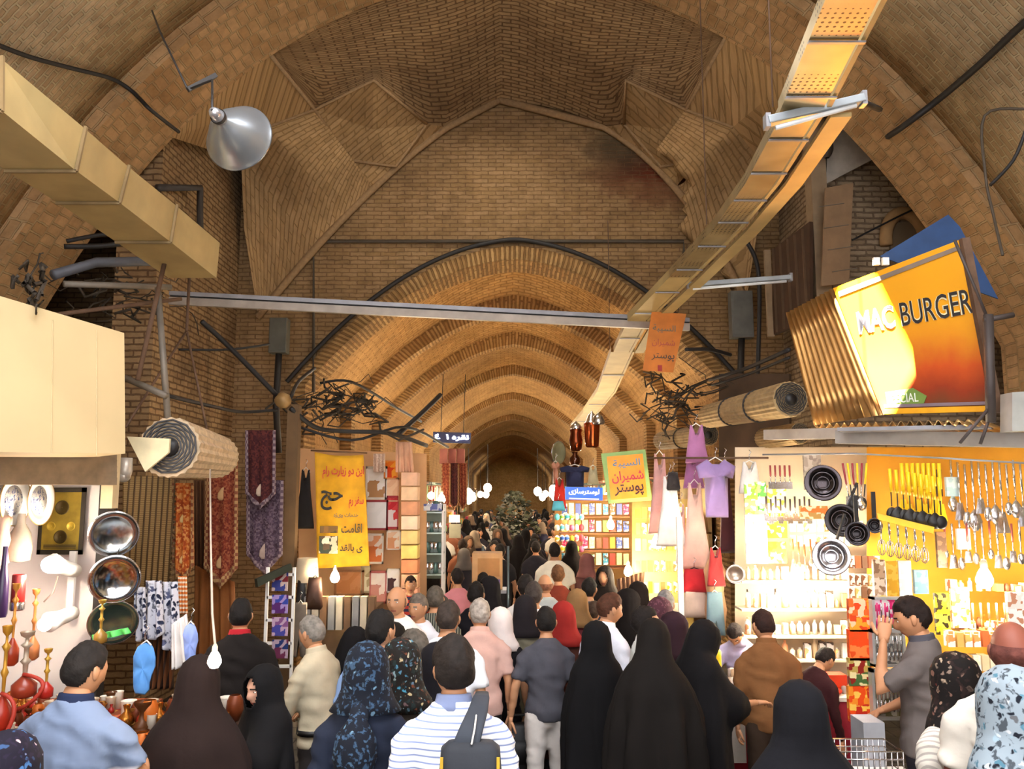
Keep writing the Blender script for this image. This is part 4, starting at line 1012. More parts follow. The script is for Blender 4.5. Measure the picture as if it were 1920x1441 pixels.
    if belt:
        bb = MB(); bb.loft([((0, 0, .955), .192 * wide, .146), ((0, 0, .99), .190 * wide, .145)], 20); bb.build('belt', M_black, trs)
    if scarf:
        c = cloak_mb(1.40 if tail is None else 1.455, seed, True, .84, n=64, fold=.6)
        for i, p in enumerate(c.v):
            f = ss(1.45, 1.58, p.z)
            if f > 0: p = p.lerp(neck + V((0, headfwd, 0)) + (Matrix.Rotation(R(yaw), 3, 'Z') @ Matrix.Rotation(R(-nod), 3, 'X')) @ (p - neck), f)
            c.v[i] = bend(p)
        c.build('headscarf', cm(scarf), t, solid=.005, fix=False)
        if tail:                                                # knotted end of the scarf hanging down the back
            c = MB(); c.loft([(bend(V((tail * .3, -.09, 1.50))), .05, .04), (bend(V((tail * .6, -.135, 1.44))), .045, .035), (bend(V((tail, -.15, 1.37))), .095, .06), (bend(V((tail * 1.1, -.155, 1.28))), .105, .07), (bend(V((tail * 1.1, -.15, 1.18))), .075, .05), (bend(V((tail, -.15, 1.08))), .02, .012), (bend(V((tail, -.155, .98))), .012, .008)], 16); folds(c, .012, seed); c.build('scarf_tail', cm(scarf), t)
    return t

def polo():
    t = NT('polo_blue_grey'); b = t.b; b.inputs['Roughness'].default_value = .9; b.inputs['Specular IOR Level'].default_value = .2
    tc = t.n('ShaderNodeTexCoord'); sp = t.n('ShaderNodeSeparateXYZ'); t.l(tc.outputs['Object'], sp.inputs[0])
    t.l(t.ramp(sp.outputs['Z'], [(0, srgb('#6c7c96')), (.594, srgb('#6c7c96')), (.6, srgb('#e8e4ea')), (.606, srgb('#e8e4ea')), (.612, srgb('#74839e')), (1, srgb('#74839e'))]), b.inputs['Base Color'])
    sp.outputs['Z']; m = t.n('ShaderNodeMath', operation='MULTIPLY'); t.l(sp.outputs['Z'], m.inputs[0]); m.inputs[1].default_value = .5
    for l in list(t.t.links):
        if l.to_node.type == 'VALTORGB': t.t.links.remove(l); t.l(m.outputs[0], [n for n in t.t.nodes if n.type == 'VALTORGB'][0].inputs[0])
    nz = t.n('ShaderNodeTexNoise', Scale=9.0); t.l(tc.outputs['Object'], nz.inputs['Vector']); t.bump(nz.outputs['Fac'], .4, .02); return t.m
F_navy = pattern('navy_floral', 'floral', ['#10141f', '#6c8fa8', '#1c2638', '#38526e'], 34, thr=.3)
F_multi = pattern('multi_floral', 'floral', ['#1a1614', '#c8a86a', '#3f8fb0', '#6a3a24', '#1f2c2c'], 36, thr=.38)
F_black = pattern('black_floral', 'floral', ['#15100f', '#c8b49a', '#6a3028', '#8a7a6c', '#2a1c1a'], 26, thr=.32)
F_bw = pattern('blue_white_print', 'floral', ['#8c9aa4', '#10151e', '#5a8aa0', '#e0e4e8', '#161a24'], 30, thr=.36)
F_turq = pattern('turquoise_print', 'floral', ['#3c94ac', '#8cc4cc', '#22506a', '#5a4a3a'], 40, thr=.4)
F_grey = pattern('grey_print', 'floral', ['#5c5654', '#a8a29a', '#3c3838', '#7c7470'], 40, thr=.4)
F_maroon = pattern('maroon_print', 'floral', ['#4a2a34', '#7a5460', '#2c1a24', '#6a4450'], 40, thr=.35)
F_darkscarf = pattern('dark_scarf_print', 'floral', ['#1a1624', '#c4a8b0', '#4a78b0', '#241c30'], 30, thr=.33)
S_stripe = pattern('white_blue_stripes', 'stripes', ['#f0f2f4', '#8494c0'], 12, thr=.16)
S_cream = pattern('cream_pinstripe', 'stripes', ['#ded8cc', '#b4aca4'], 16, thr=.3, axis='DIAGONAL')
S_dark = pattern('dark_stripes', 'stripes', ['#3a3c38', '#8c8c7c'], 14, thr=.4, axis='X')
S_kid = pattern('red_navy_stripes', 'stripes', ['#232a44', '#a8382c'], 4, thr=.5)

# --- foreground, left to right
person('man in a blue grey polo shirt with dark navy collar bending over the left stall', 150, 1207, 1.74, -12, top=polo(), collar='#232c48', bottom='#34343c', hair='#1e1916', wide=1.12, nod=12, yaw=-14, Y=4.15,
       arms={-1: ((-.13, .10, -.23), (.02, .2, -.1)), 1: ((.07, .12, -.23), (-.12, .2, .0))})
person('shopper at the lower left corner in a dark headscarf with pale flowers', 14, 1384, 1.6, -10, coat='#1d1822', scarf=F_darkscarf, kind='woman', Y=3.1)
person('woman in a dark brown chador below the hanging light bulb', 372, 1238, 1.62, 5, kind='chador', cloak='#231816', wide=1.08, nod=8)
person('man in a black t-shirt with a red collar facing the hanging rugs', 452, 1124, 1.72, 10, top='#1c1817', collar='#a8222c', bottom='#56565a', hair='#120e0d', wide=1.05, arms={1: ((.08, .0, -.27), (.02, .1, -.22))})
person('woman in a black chador holding her hand to her chin, seen in profile', 498, 1252, 1.62, 138, Y=4.8, kind='chador', wide=.92, yaw=6, nod=4, arms={-1: ((-.07, .20, -.17), (.07, .15, .13))}, skin='#c89880')
person('grey haired man in a beige long sleeved shirt walking left with dark trousers', 606, 1155, 1.66, 62, top='#b8ad94', sleeve='long', bottom='#2e2a2a', hair='#7c766e', collar='#b8ad94', belt=True, lean=6, nod=8, arms={1: ((.05, .08, -.27), (.0, .2, -.1)), -1: ((-.05, .06, -.27), (.02, .22, -.08))})
person('man in a light blue shirt seen from behind left of the floral scarves', 712, 1146, 1.72, -18, top='#7c98c4', collar='#7c98c4', bottom='#2a2c34', hair='#15110f', yaw=-12)
person('woman in a navy headscarf printed with pale blue flowers and a dark blue coat', 688, 1212, 1.56, 0, kind='woman', coat='#1e2434', scarf=F_navy, sleeve='long', wide=.92, Y=4.6, tail=-.02)
person('woman in a multicoloured floral headscarf and a grey brown coat', 752, 1204, 1.58, -8, kind='woman', coat='#4a443f', scarf=F_multi, sleeve='long', wide=1.0, Y=4.95)
person('older man with grey hair in a grey patterned shirt looking down to the left', 790, 1178, 1.66, 55, top=F_grey, collar='#5c5654', bottom='#2c2a2a', hair='#5c554c', nod=22, yaw=10, Y=5.9)
person('woman in a turquoise printed shawl just behind the striped shirt', 818, 1212, 1.6, 10, kind='woman', coat=F_turq, scarf='#17151a', sleeve='long', wide=.95, Y=5.2)
person('young man in a white and blue striped polo shirt with a black backpack', 852, 1203, 1.78, 6, top=S_stripe, collar='#7f8cb0', bottom='#3c4454', hair='#1f1712', wide=1.03, yaw=10, Y=4.0, style='long')
person('man with dark hair in a plain white t-shirt left of the pink shirt', 840, 1128, 1.72, -6, top='#e8eaf0', bottom='#3a3a3c', hair='#3a302a', wide=1.1)
person('silver haired man in a pale pink short sleeved shirt with his arm hanging', 900, 1124, 1.75, 4, Y=6.9, top='#cfa89c', bottom='#161416', hair='#a89e94', wide=1.0, collar='#cfa89c', lean=3)
person('woman in a white headscarf with a black coat beside the pink shirted man', 938, 1143, 1.6, -15, kind='woman', coat='#131116', scarf='#d9d0cc', Y=7.4)
person('woman in a long dark grey hooded scarf and khaki trousers', 985, 1120, 1.62, 3, kind='woman', coat='#6c6858', scarf='#211d20', bottom='#746e60', wide=.95)
person('man in a dark grey t-shirt and white trousers carrying a laptop bag', 1024, 1139, 1.72, 8, Y=7.2, wide=.93, top='#4a4a52', bottom='#cdc6c0', hair='#15110f', yaw=-10, arms={-1: ((-.10, -.02, -.27), (-.03, .05, -.25)), 1: ((.05, -.02, -.28), (-.02, .14, -.2))}, shoes='#3a3634')
person('large woman in a black chador at the left of the dark cloaked pair', 1118, 1170, 1.64, 0, kind='chador', cloak='#0e0d0f', wide=.86, fold=1.2, Y=6.1)
person('large woman in a brownish black chador bending, right of the dark cloaked pair', 1222, 1168, 1.66, -14, Y=5.9, kind='chador', cloak='#14100e', wide=1.04, nod=14, headfwd=.03, fold=1.6, lean=5)
person('auburn haired man in a white shirt turning to the right behind the dark cloaked pair', 1136, 1112, 1.72, -55, top='#dfe2ee', collar='#e8eaf2', bottom='#2c2c34', hair='#4a2a1a', wide=1.05, yaw=-15, nod=10, sleeve='long')
person('woman in a black chador with her face turned right above the cloaked pair', 1176, 1108, 1.62, -70, kind='chador', cloak='#15100f', yaw=-8)
person('dark haired man with a white collar looking over the cloaked pair to the right', 1210, 1138, 1.66, -95, top='#d8dcd8', collar='#e4e6e2', bottom='#2c2c30', hair='#1a1310', Y=6.3, nod=-8)
person('woman in a purple patterned headscarf behind the man with the white collar', 1236, 1124, 1.6, -40, kind='woman', coat='#4a3038', scarf=F_maroon)
person('grey haired man in a pale jacket near the red goods on the right', 1246, 1108, 1.66, -20, top='#a8a4b0', bottom='#3a3a3e', hair='#7e7a78', collar='#a8a4b0')
person('woman in a dark maroon headscarf facing right towards the table', 1262, 1152, 1.6, -75, kind='woman', coat='#241820', scarf='#2e1c24', Y=6.6)
person('woman in a black chador reaching her arm to the goods table', 1292, 1166, 1.6, -62, kind='chador', cloak='#0f0d0f', nod=16, lean=8, arms={1: ((.02, .2, -.22), (-.05, .27, -.02))})
person('stall keeper in a lilac shirt leaning over the goods table', 1392, 1144, 1.55, 150, Y=8.0, top='#b6b0d0', bottom='#3a3a44', hair='#1f1512', nod=28, lean=22, arms={1: ((.06, .14, -.24), (-.06, .22, -.12)), -1: ((-.08, .12, -.24), (.1, .2, -.12))}, collar='#b6b0d0')
person('brown haired man in a brown jacket seen from behind at the goods table', 1436, 1144, 1.74, -10, top='#7a5230', sleeve='long', bottom='#3a2c22', hair='#2c1812', wide=.96, yaw=22, nod=14, collar='#7a5230', Y=6.5, lean=4)
person('person in a dark maroon jacket leaning behind the brown jacket', 1500, 1200, 1.5, -60, Y=6.7, top='#33161a', sleeve='long', bottom='#241a1c', hair='#1c1412', lean=25, nod=20)
person('woman in a plain black chador in the right foreground, seen from behind', 1500, 1287, 1.58, 0, kind='chador', cloak='#121217', wide=1.1, fold=.4, Y=3.75)
person('dark haired young man in a grey polo shirt wiping his face with his hand', 1722, 1118, 1.7, 58, top='#6a6260', collar='#4c4a52', bottom='#2c2830', hair='#20130e', nod=14, yaw=8, Y=5.5, arms={-1: ((-.02, .22, -.17), (.10, -.02, .27)), 1: ((.06, .08, -.27), (-.02, .2, -.1))}, skin='#c48c66')
person('balding man with reddish skin at the right edge of the picture', 1896, 1164, 1.8, -22, Y=4.1, top='#ddd6ca', bottom='#4a4640', hair='#6a3c34', style='bald', skin='#8c5040', wide=1.1)
person('woman in a black and tan floral shawl over a cream pinstriped shirt', 1792, 1232, 1.58, 20, kind='woman', coat=S_cream, scarf=F_black, sleeve='long', Y=4.1, wide=1.1)
person('woman in a blue, black and white printed headscarf in the lower right corner', 1898, 1262, 1.62, 12, kind='woman', coat='#28323a', scarf=F_bw, sleeve='long', Y=3.3, wide=1.0)

# --- the middle of the crowd
MID = [
 ('man in a white shirt facing the camera beside the picture stall', 746, 1098, 1.74, 165, dict(top='#e6e2dc', hair='#5c4c40', bottom='#3a3634', sleeve='long', style='bald')),
 ('man in a pale blue white shirt facing left behind the blue shirted man', 786, 1114, 1.66, 150, dict(top='#dfe2ea', hair='#6c6258', bottom='#3a3634')),
 ('small child in a red and navy striped shirt carried above the shoulders', 770, 1080, 1.62, 190, dict(top=S_kid, hair='#2a1a12', Y=10.6)),
 ('man in a dark striped shirt with thinning hair seen from behind', 816, 1100, 1.72, 0, dict(top=S_dark, hair='#5a5248', bottom='#2c2c2c')),
 ('man with short grey hair between the striped shirts', 828, 1118, 1.68, -10, dict(top='#6a6a60', hair='#4a443c', Y=8.6)),
 ('woman in a dark hood with her face towards the camera near the blue shirt', 738, 1172, 1.56, 170, dict(kind='chador', cloak='#1a1612', Y=6.4)),
 ('woman under a black cloak leaning at the magazine rack', 656, 1178, 1.56, -60, dict(kind='chador', cloak='#121012', nod=25, Y=7.0)),
 ('man in black with a white shoulder strap left of the dark aisle', 892, 1092, 1.72, -8, dict(top='#17151a', hair='#17110e', bottom='#1c1a1c')),
 ('woman in a black chador with a long face opening near the cardboard box', 918, 1084, 1.62, 120, dict(kind='chador', cloak='#141114')),
 ('girl in a pink top walking at the left stalls', 858, 1066, 1.6, 20, dict(top='#c88088', hair='#1c1412', bottom='#4a3a40')),
 ('man in a white shirt second of the pale shirts left of centre', 986, 1078, 1.72, 5, dict(top='#dcd8d4', hair='#1c1512', wide=1.05)),
 ('man in a very pale blue shirt in front of the other pale shirts', 1000, 1092, 1.68, -6, dict(top='#dfe0ea', hair='#3c3430', wide=1.1)),
 ('man in a light grey blue shirt, right of the pale shirts', 1022, 1076, 1.7, 4, dict(top='#b4bcbc', hair='#8a5a44', style='bald', wide=1.1)),
 ('man in a red brown shirt walking away in the middle of the aisle', 1046, 1060, 1.7, 0, dict(top='#7c3628', hair='#6c4a30', Y=10.4)),
 ('man in a cream white t-shirt with wide shoulders in the centre of the aisle', 1040, 1018, 1.78, 0, dict(top='#e2dccb', hair='#1c1614', wide=1.22, bottom='#4c4438')),
 ('woman in a maroon coat and a mustard headscarf', 1082, 1108, 1.6, -12, dict(kind='woman', coat='#5a2428', scarf='#8c6a44')),
 ('woman in a red scarf over a brown coat behind the grey t-shirt', 1056, 1132, 1.58, -10, dict(kind='woman', coat='#43241c', scarf='#8c2420')),
 ('young man in a dark slate shirt beside the smiling woman', 1104, 1084, 1.66, -20, dict(top='#444a54', hair='#16110f')),
 ('smiling woman in a black chador facing the camera below the lit stall', 1134, 1064, 1.64, 160, dict(kind='chador', cloak='#15100f')),
 ('woman in a dusky pink headscarf at the right-hand toy stall', 1100, 1040, 1.6, -50, dict(kind='woman', coat='#6a4444', scarf='#8c5c5a')),
 ('woman in a black chador left of the cream white t-shirt', 1002, 1012, 1.66, 5, dict(kind='chador', cloak='#100e0f')),
 ('tall woman in a black chador beyond the cardboard box', 972, 1004, 1.68, 0, dict(kind='chador', cloak='#131011')),
 ('woman in a black chador with a red bag, right of the cream white t-shirt', 1072, 1016, 1.64, 5, dict(kind='chador', cloak='#141010')),
 ('man in a dark jacket behind the woman by the cardboard box', 938, 1020, 1.7, 10, dict(top='#2c2a2c', hair='#1a1512')),
 ('woman in a grey headscarf at the left of the aisle by the shelves', 870, 1030, 1.6, 30, dict(kind='woman', coat='#2c2a30', scarf='#5a5450')),
 ('porter with dark hair pushing the trolley with the cardboard box', 906, 1074, 1.5, 0, dict(top='#3a3634', hair='#17110f', Y=10.8)),
 ('man with a shaved neck in a rust shirt at the brass stall', 1112, 1128, 1.62, -20, dict(top='#5a3424', hair='#3c2c22', Y=8.3)),
 ('dark cloaked woman beside the purple scarf at the clothes stall', 1196, 1094, 1.62, -30, dict(kind='chador', cloak='#1a1210')),
]
for lab, px, py, h, hd, kw in MID: person(lab, px, py, h, hd, **kw)
# nobody stands inside a neighbour: shift figures a little nearer or farther along their own sight line
ps = []
for a, k in QUEUE:
    h = a[3] if len(a) > 3 else 1.72; Y = k.get('Y') or YZ(a[2], h); ps.append([a[1], a[2], Y, Y, .27 if k.get('kind') in ('chador', 'woman') else .24])
for it in range(160):
    for i in range(len(ps)):
        for j in range(i):
            p, q = ps[i], ps[j]; a, b = P(p[0], p[1], p[2]), P(q[0], q[1], q[2]); dx, dy = abs(a.x - b.x), p[2] - q[2]; need = (p[4] + q[4]) * .95
            if dx < need and abs(dy) < need * .8 and dx * dx + dy * dy < need * need:
                s_ = .012 * (1 if dy > 0 or (dy == 0 and i > j) else -1); p[2] += s_; q[2] -= s_
    for p in ps: p[2] = max(p[3] * .82, min(p[3] * 1.22, p[2]))
for (a, k), p in zip(QUEUE, ps):
    k['Y'] = p[2]; make_person(*a, **k)
# --- the far crowd, down the whole aisle: copies of nine figures
def YPX(z, Y):
    k = (z - CAM.z) / Y; y = (k * math.cos(PITCH) - math.sin(PITCH)) / (math.cos(PITCH) + k * math.sin(PITCH)); return 720.5 - y * F_PX
protos = []
for k, (kw, lab) in enumerate(((dict(kind='chador', cloak='#121011'), 'figure in a black chador far down the crowded aisle'), (dict(top='#d8d2c6', hair='#1c1512'), 'distant man in a pale shirt among the far crowd'),
     (dict(top='#2a2830', hair='#1c1512'), 'distant man in dark clothes among the far crowd'), (dict(kind='woman', coat='#2a2226', scarf='#5c4a3c'), 'distant woman in a brown headscarf among the far crowd'),
     (dict(top='#7a4a34', hair='#2a1c14'), 'distant man in a brown shirt among the far crowd'), (dict(kind='woman', coat='#3a3a50', scarf='#8a7a68'), 'distant woman in a beige headscarf among the far crowd'))):
    protos.append((kw, lab, []))
random.seed(21)
spots = []
for row in range(17):
    Y = 15.0 + row * 1.75
    nn = 6 if row < 8 else 7
    for q in range(nn):
        x = -1.75 + 3.7 * (q + random.uniform(.36, .64)) / nn - .05
        spots.append((x, Y + random.uniform(-.5, .5)))
spots = [q for q in spots if not (14.6 < q[1] < 19.5 and q[0] > .7) and not (abs(q[1] - 24) < 1.1 and abs(q[0] - .1) < 1.05)]
for i, (x, Y) in enumerate(spots):
    kw, lab, made = protos[random.choice((0, 0, 0, 1, 2, 2, 3, 4, 5))]
    hd = random.choice((0, 0, 10, -15, 160, 185, 200)); hh = random.uniform(1.6, 1.76)
    if not made:
        o = make_person(lab, 960, YPX(hh, Y), hh, hd, Y=Y, lod=2, hands=False, group=lab.split(' among')[0] + 's' if 'among' in lab else 'black chadors far down the aisle', **kw); o.location = (x, Y, 0); made.append(o)
    else: o = copy_thing(made[0], (x, Y, 0), R(hd)); o.scale = (hh / 1.75,) * 3
# ================================================================ stalls and their goods
def box_at(px, py, w, h, Y): s = S(Y, py); return P(px, py, Y), w * s, h * s
def bulb(label, px, py, Y, e, r=.04, col=(1, .78, .5), wire_to=None, em=40):
    p = P(px, py, Y); t = thing('light_bulb', label, 'lamp', p)
    mb = MB(); mb.lathe([(0, -r), (r * .6, -r * .85), (r, -r * .2), (r, .2 * r), (r * .7, r), (r * .4, r * 1.5)], n=16); mb.build('glass_bulb', mat('#fff0d0', .3, var=0, emit=em), t)
    mb = MB(); mb.lathe([(r * .42, r * 1.4), (r * .42, r * 2.2), (r * .2, r * 2.6)], n=12); so_ = mb.build('socket', mat('#c8b8a0', .5), t)
    if wire_to: mb = MB(); mb.tube([(0, 0, r * 2.5)] + [P(*q) - p for q in wire_to], .006, 5); mb.build('flex', mat('#b8a898', .7), so_)
    point('bulb_light', p + V((0, -.02, -.0)), e, col, r * 1.5); return t
def plate(name, label, cat, px, py, rx, ry, Y, m, m2=None, deep=.02, yaw=None, group=None, handle=None, roll_=0):
    o, w, h = box_at(px, py, rx, ry, Y); R0 = max(w, h); d = (CAM - o).normalized(); t = thing(name, label, cat, o, 0, group)
    a = math.acos(min(1, min(w, h) / R0)); ax = (Matrix.Rotation(a, 3, 'Z' if w < h else 'X') @ d)
    mb = MB(); mb.lathe([(0, -deep * .6), (R0 * .62, -deep * .6), (R0 * .72, 0), (R0 * .96, deep * .5), (R0, deep * .3), (R0 * .97, 0), (R0 * .7, -deep), (0, -deep)], (0, 0, 0), ax, 40); mb.build('dish', m, t)
    if m2: mb = MB(); mb.lathe([(0, -deep * .5), (R0 * .6, -deep * .5), (R0 * .6, -deep * .52), (0, -deep * .52)], (0, 0, 0), ax, 32); mb.build('printed_centre', m2, t)
    mb = MB(); mb.lathe([(R0 * .98, deep * .38), (R0 * 1.02, deep * .5), (R0 * 1.02, deep * .2)], (0, 0, 0), ax, 40); mb.build('rim', mat('#caa05a', .35, .6) if m2 else M_chrome, t)
    mb = MB(); mb.tube([(0, .01, R0 * .9), (0, .05, R0 * 1.25)], .004, 4); mb.build('hook', M_dark, t)
    return t
def card(name, label, cat, px, py, w, h, Y, m, frame=None, th=.012, group=None, skew=0, rz=0):
    o, w, h = box_at(px, py, w, h, Y); mb = MB()
    if frame:
        t = thing(name, label, cat, o, R(rz), group); mb.box((0, 0, 0), (w * .84, th, h * .86)); mb.build('picture', m, t)
        mb = MB()
        for c, s_ in (((0, 0, h * .465), (w, th * 2, h * .07)), ((0, 0, -h * .465), (w, th * 2, h * .07)), ((w * .46, 0, 0), (w * .08, th * 2, h)), ((-w * .46, 0, 0), (w * .08, th * 2, h))): mb.box(c, s_)
        mb.build('frame', frame, t); return t
    mb.box((0, 0, 0), (w, th, h)); ob = mb.build(name, m, loc=o); ob.rotation_euler = (0, 0, R(rz)); tag(ob, label, cat, group); return ob
def strip_cloth(name, label, cat, pts4, m, Y, point_=0, wave=.02, nw=3, border=None, group=None, medal=None, seed=0):
    """hanging cloth from TL, TR, BR, BL pixels; point_ = length of the pointed end in pixels"""
    tl, tr, br, bl = [P(x, y, Y + (q if False else 0)) for x, y in pts4]; o = (tl + tr + br + bl) / 4; t = thing(name, label, cat, o, 0, group); pl = point_ * S(Y)
    def f(u, v, k=0, ins=0):
        u2 = ins + u * (1 - 2 * ins); p = tl.lerp(tr, u2).lerp(bl.lerp(br, u2), v); p = p + V((0, wave * math.sin(u2 * nw * 2 * PI + seed) * (.4 + v) - k, -pl * (1 - abs(2 * u2 - 1)) * v)); return p - o
    mb = MB(); mb.grid(lambda u, v: f(u, v), 24, 20); mb.build('cloth', m, t, solid=.006)
    if border:
        for a, b in ((0, .09), (.91, 1)): mb = MB(); mb.grid(lambda u, v: f(a + (b - a) * u, v, .006), 3, 20); mb.build('border', border, t, solid=.003)
        if point_: mb = MB(); mb.grid(lambda u, v: f(u, .93 + .07 * v, .006), 24, 2); mb.build('hem', border, t, solid=.003)
    if medal:
        for vv in medal[1]:
            mb = MB(); c = f(.5, vv, .008); s_ = (tr - tl).length * .13; mb.loft([(c + V((0, 0, -s_ * 1.6)), s_ * .5, .004), (c + V((0, 0, -s_)), s_, .006), (c, s_ * .9, .006), (c + V((s_ * .3, 0, s_ * 1.1)), s_ * .5, .005), (c + V((s_ * .7, 0, s_ * 1.7)), s_ * .15, .004)], 12); mb.build('paisley', medal[0], t)
    return t
GAR = {'tee': [(-.22, .5), (-.5, .38), (-.44, .17), (-.3, .22), (-.28, -.5), (.28, -.5), (.3, .22), (.44, .17), (.5, .38), (.22, .5), (.1, .42), (-.1, .42)],
 'tank': [(-.26, .5), (-.2, .5), (-.14, .28), (.14, .28), (.2, .5), (.26, .5), (.34, .2), (.4, -.1), (.5, -.5), (-.5, -.5), (-.4, -.1), (-.34, .2)],
 'dress': [(-.2, .5), (-.14, .5), (-.1, .36), (.1, .36), (.14, .5), (.2, .5), (.26, .15), (.5, -.5), (-.5, -.5), (-.26, .15)],
 'shorts': [(-.4, .5), (.4, .5), (.5, -.5), (.12, -.5), (0, .05), (-.12, -.5), (-.5, -.5)], 'bag': [(-.35, .5), (.35, .5), (.5, -.4), (.4, -.5), (-.4, -.5), (-.5, -.4)],
 'insole': [(-.16, .49), (.16, .49), (.38, .4), (.49, .22), (.5, .05), (.43, -.12), (.36, -.26), (.36, -.42), (.24, -.5), (-.24, -.5), (-.36, -.42), (-.36, -.26), (-.43, -.12), (-.5, .05), (-.49, .22), (-.38, .4)]}
def garment(name, label, cat, kind, px, py, w, h, Y, m, hanger=True, group=None, th=.04, roll_=0):
    o, w, h = box_at(px, py, w, h, Y); t = thing(name, label, cat, o, 0, group); mb = MB(); Rm = Matrix.Rotation(R(roll_), 3, 'Y')
    pts = [Rm @ V((x * w, 0, z * h)) for x, z in GAR[kind]]; c = sum(pts, V()) / len(pts); n = len(pts)
    rg = []
    for k, (s_, y) in enumerate(((.0, -.5), (.55, -.5), (.93, -.35), (1, 0), (.93, .35), (.55, .5), (0, .5))):
        rg.append([c + (p - c) * max(s_, .02) + V((0, y * th + .012 * math.sin(i * 2.1) * (s_ > .5), 0)) for i, p in enumerate(pts)])
    mb.smooth = True; mb.rings(rg); mb.build('fabric' if kind != 'insole' else 'foam', m, t)
    if hanger:
        z = h * .5; mb = MB(); mb.tube([Rm @ V((-w * .22, 0, z * .9)), Rm @ V((0, 0, z * 1.08)), Rm @ V((w * .22, 0, z * .9))], .006, 5); ha = mb.build('hanger' if kind != 'insole' else 'string', M_white if kind != 'bag' else M_dark, t); mb = MB(); mb.tube([(0, 0, z * 1.08), (0, 0, z * 1.08 + .05), (.02, 0, z * 1.08 + .08), (.0, 0, z * 1.08 + .1)], .004, 5); mb.build('hook', M_chrome, ha)
    return t
def utensil(name, label, px, py, L, Y, hm, sm, kind='ladle', tilt=0, group=None, fat=1):
    o = P(px, py, Y); k = L * S(Y); t = thing(name, label, 'utensil', o, 0, group); Rm = Matrix.Rotation(R(tilt), 3, 'Y')
    q = lambda x, z: Rm @ V((x, 0, z))
    mb = MB(); mb.tube([q(0, 0), q(0, -k * .45)], .009 * fat, 6); mb.build('handle', hm, t)
    mb = MB(); mb.tube([q(0, -k * .45), q(0, -k * .72)], .005, 5)
    if kind == 'ladle': mb.loft([(q(0, -k * .70), .01, .01), (q(0, -k * .78), k * .08 * fat, .015), (q(0, -k * .87), k * .11 * fat, .03), (q(0, -k), .02, .02)], 12)
    elif kind == 'turner': mb.slab([q(-.02, -k * .7), q(.02, -k * .7), q(k * .1, -k), q(-k * .1, -k)], (0, .006, 0))
    elif kind == 'whisk':
        for a in range(4):
            c = math.cos(a * PI / 4); s_ = math.sin(a * PI / 4); mb.tube([q(0, -k * .6)] + [q(0, -k * (.8 - .2 * math.cos(b))) + V((c * k * .1 * math.sin(b), s_ * k * .1 * math.sin(b), 0)) for b in [PI * j / 5 for j in range(1, 5)]] + [q(0, -k)] + [q(0, -k * (.8 - .2 * math.cos(b))) - V((c * k * .1 * math.sin(b), s_ * k * .1 * math.sin(b), 0)) for b in [PI * j / 5 for j in range(4, 0, -1)]] + [q(0, -k * .6)], .003, 4)
    else: mb.ball(q(0, -k * .86), (k * .075 * fat, .02, k * .13), 12, 8)
    mb.build('head', sm, t); return t
def pan(label, px, py, r, Y, m, tilt=0, steel=False, handle=True, name='frying_pan'):
    o, r, _ = box_at(px, py, r, r, Y); d = (CAM - o).normalized(); t = thing(name, label, 'pan', o); mb = MB()
    mb.lathe([(0, -.03), (r * .7, -.03), (r, .015), (r * 1.02, .02), (r * .98, .028), (r * .68, -.018), (0, -.018)], (0, 0, 0), d, 36); mb.build('bowl', m, t)
    mb = MB(); mb.lathe([(r * .3, -.014), (r * .34, -.006), (r * .38, -.014)], (0, 0, 0), d, 28); mb.lathe([(r * .55, -.01), (r * .6, 0), (r * .64, -.006)], (0, 0, 0), d, 28); mb.build('ring', M_chrome if steel else mat('#4c4648', .25, .7), t)
    if handle:
        u = Matrix.Rotation(R(tilt), 3, 'Y') @ V((0, 0, 1)); mb = MB(); mb.bar(u * r * .95, u * (r + .2), .03, .014); mb.build('handle', M_black, t)
    return t
def copies(n, maker, pos, label=None, group=None, labels=None, rz=None):
    """one thing made by maker at pos[0], then copies at the other pixel positions (px, py, Y)"""
    o = maker(); out = [o]
    for i, q in enumerate(pos):
        if i: o2 = copy_thing(o, P(*q)); out.append(o2)
        else: o.location = P(*q); o2 = o
        if group: o2['group'] = group
        if labels: o2['label'] = labels[i]
        if rz: o2.rotation_euler = (o2.rotation_euler[0], o2.rotation_euler[1], rz(i))
    return out
def wallpanel(name, c4, m, th=.05):
    tl, tr, br, bl = [V(c) for c in c4]; o = (tl + tr + br + bl) / 4; n = (tr - tl).cross(tl - bl).normalized(); mb = MB(); mb.slab(rel([tl, tr, br, bl], o), -n * th); q = mb.build(name, m, loc=o); q['kind'] = 'structure'; return q

# ---------------------------------------------------------------- left shop
pb_ = lambda x, y, Y: V((x, Y, y))
wl = P(184, 1000, 6.9).x
wallpanel('wall_partition', ((-6.5, 6.95, 3.0), (wl, 6.95, 3.0), (wl, 6.95, 0), (-6.5, 6.95, 0)), mat('#efe2da', .85, 0, .04, 2), .08)
mb = MB(); mb.box((wl + .04, 6.93, 1.4), (.07, .12, 2.8)); q = mb.build('trim_22', mat('#2a241e', .6)); q['kind'] = 'structure'
wallpanel('wall_shop', ((-6.5, 2, 3.2), (-6.5, 6.95, 3.2), (-6.5, 6.95, 0), (-6.5, 2, 0)), mat('#d8c8b8', .85))
blue_pl = pattern('blue_plate', 'floral', ['#e8e4e0', '#4a5a94', '#8890b8', '#5a6aa0'], 38, thr=.32)
plate('plate', 'white and blue patterned oval plate cut by the left edge of the picture', 'plate', 1, 938, 10, 46, 6.3, M_white, blue_pl)
plate('plate', 'white and blue patterned oval plate, middle of the three on the left', 'plate', 28, 938, 25, 47, 6.3, M_white, blue_pl)
plate('plate', 'white and blue patterned oval plate nearest the gold framed picture', 'plate', 76, 938, 22, 45, 6.4, M_white, blue_pl)
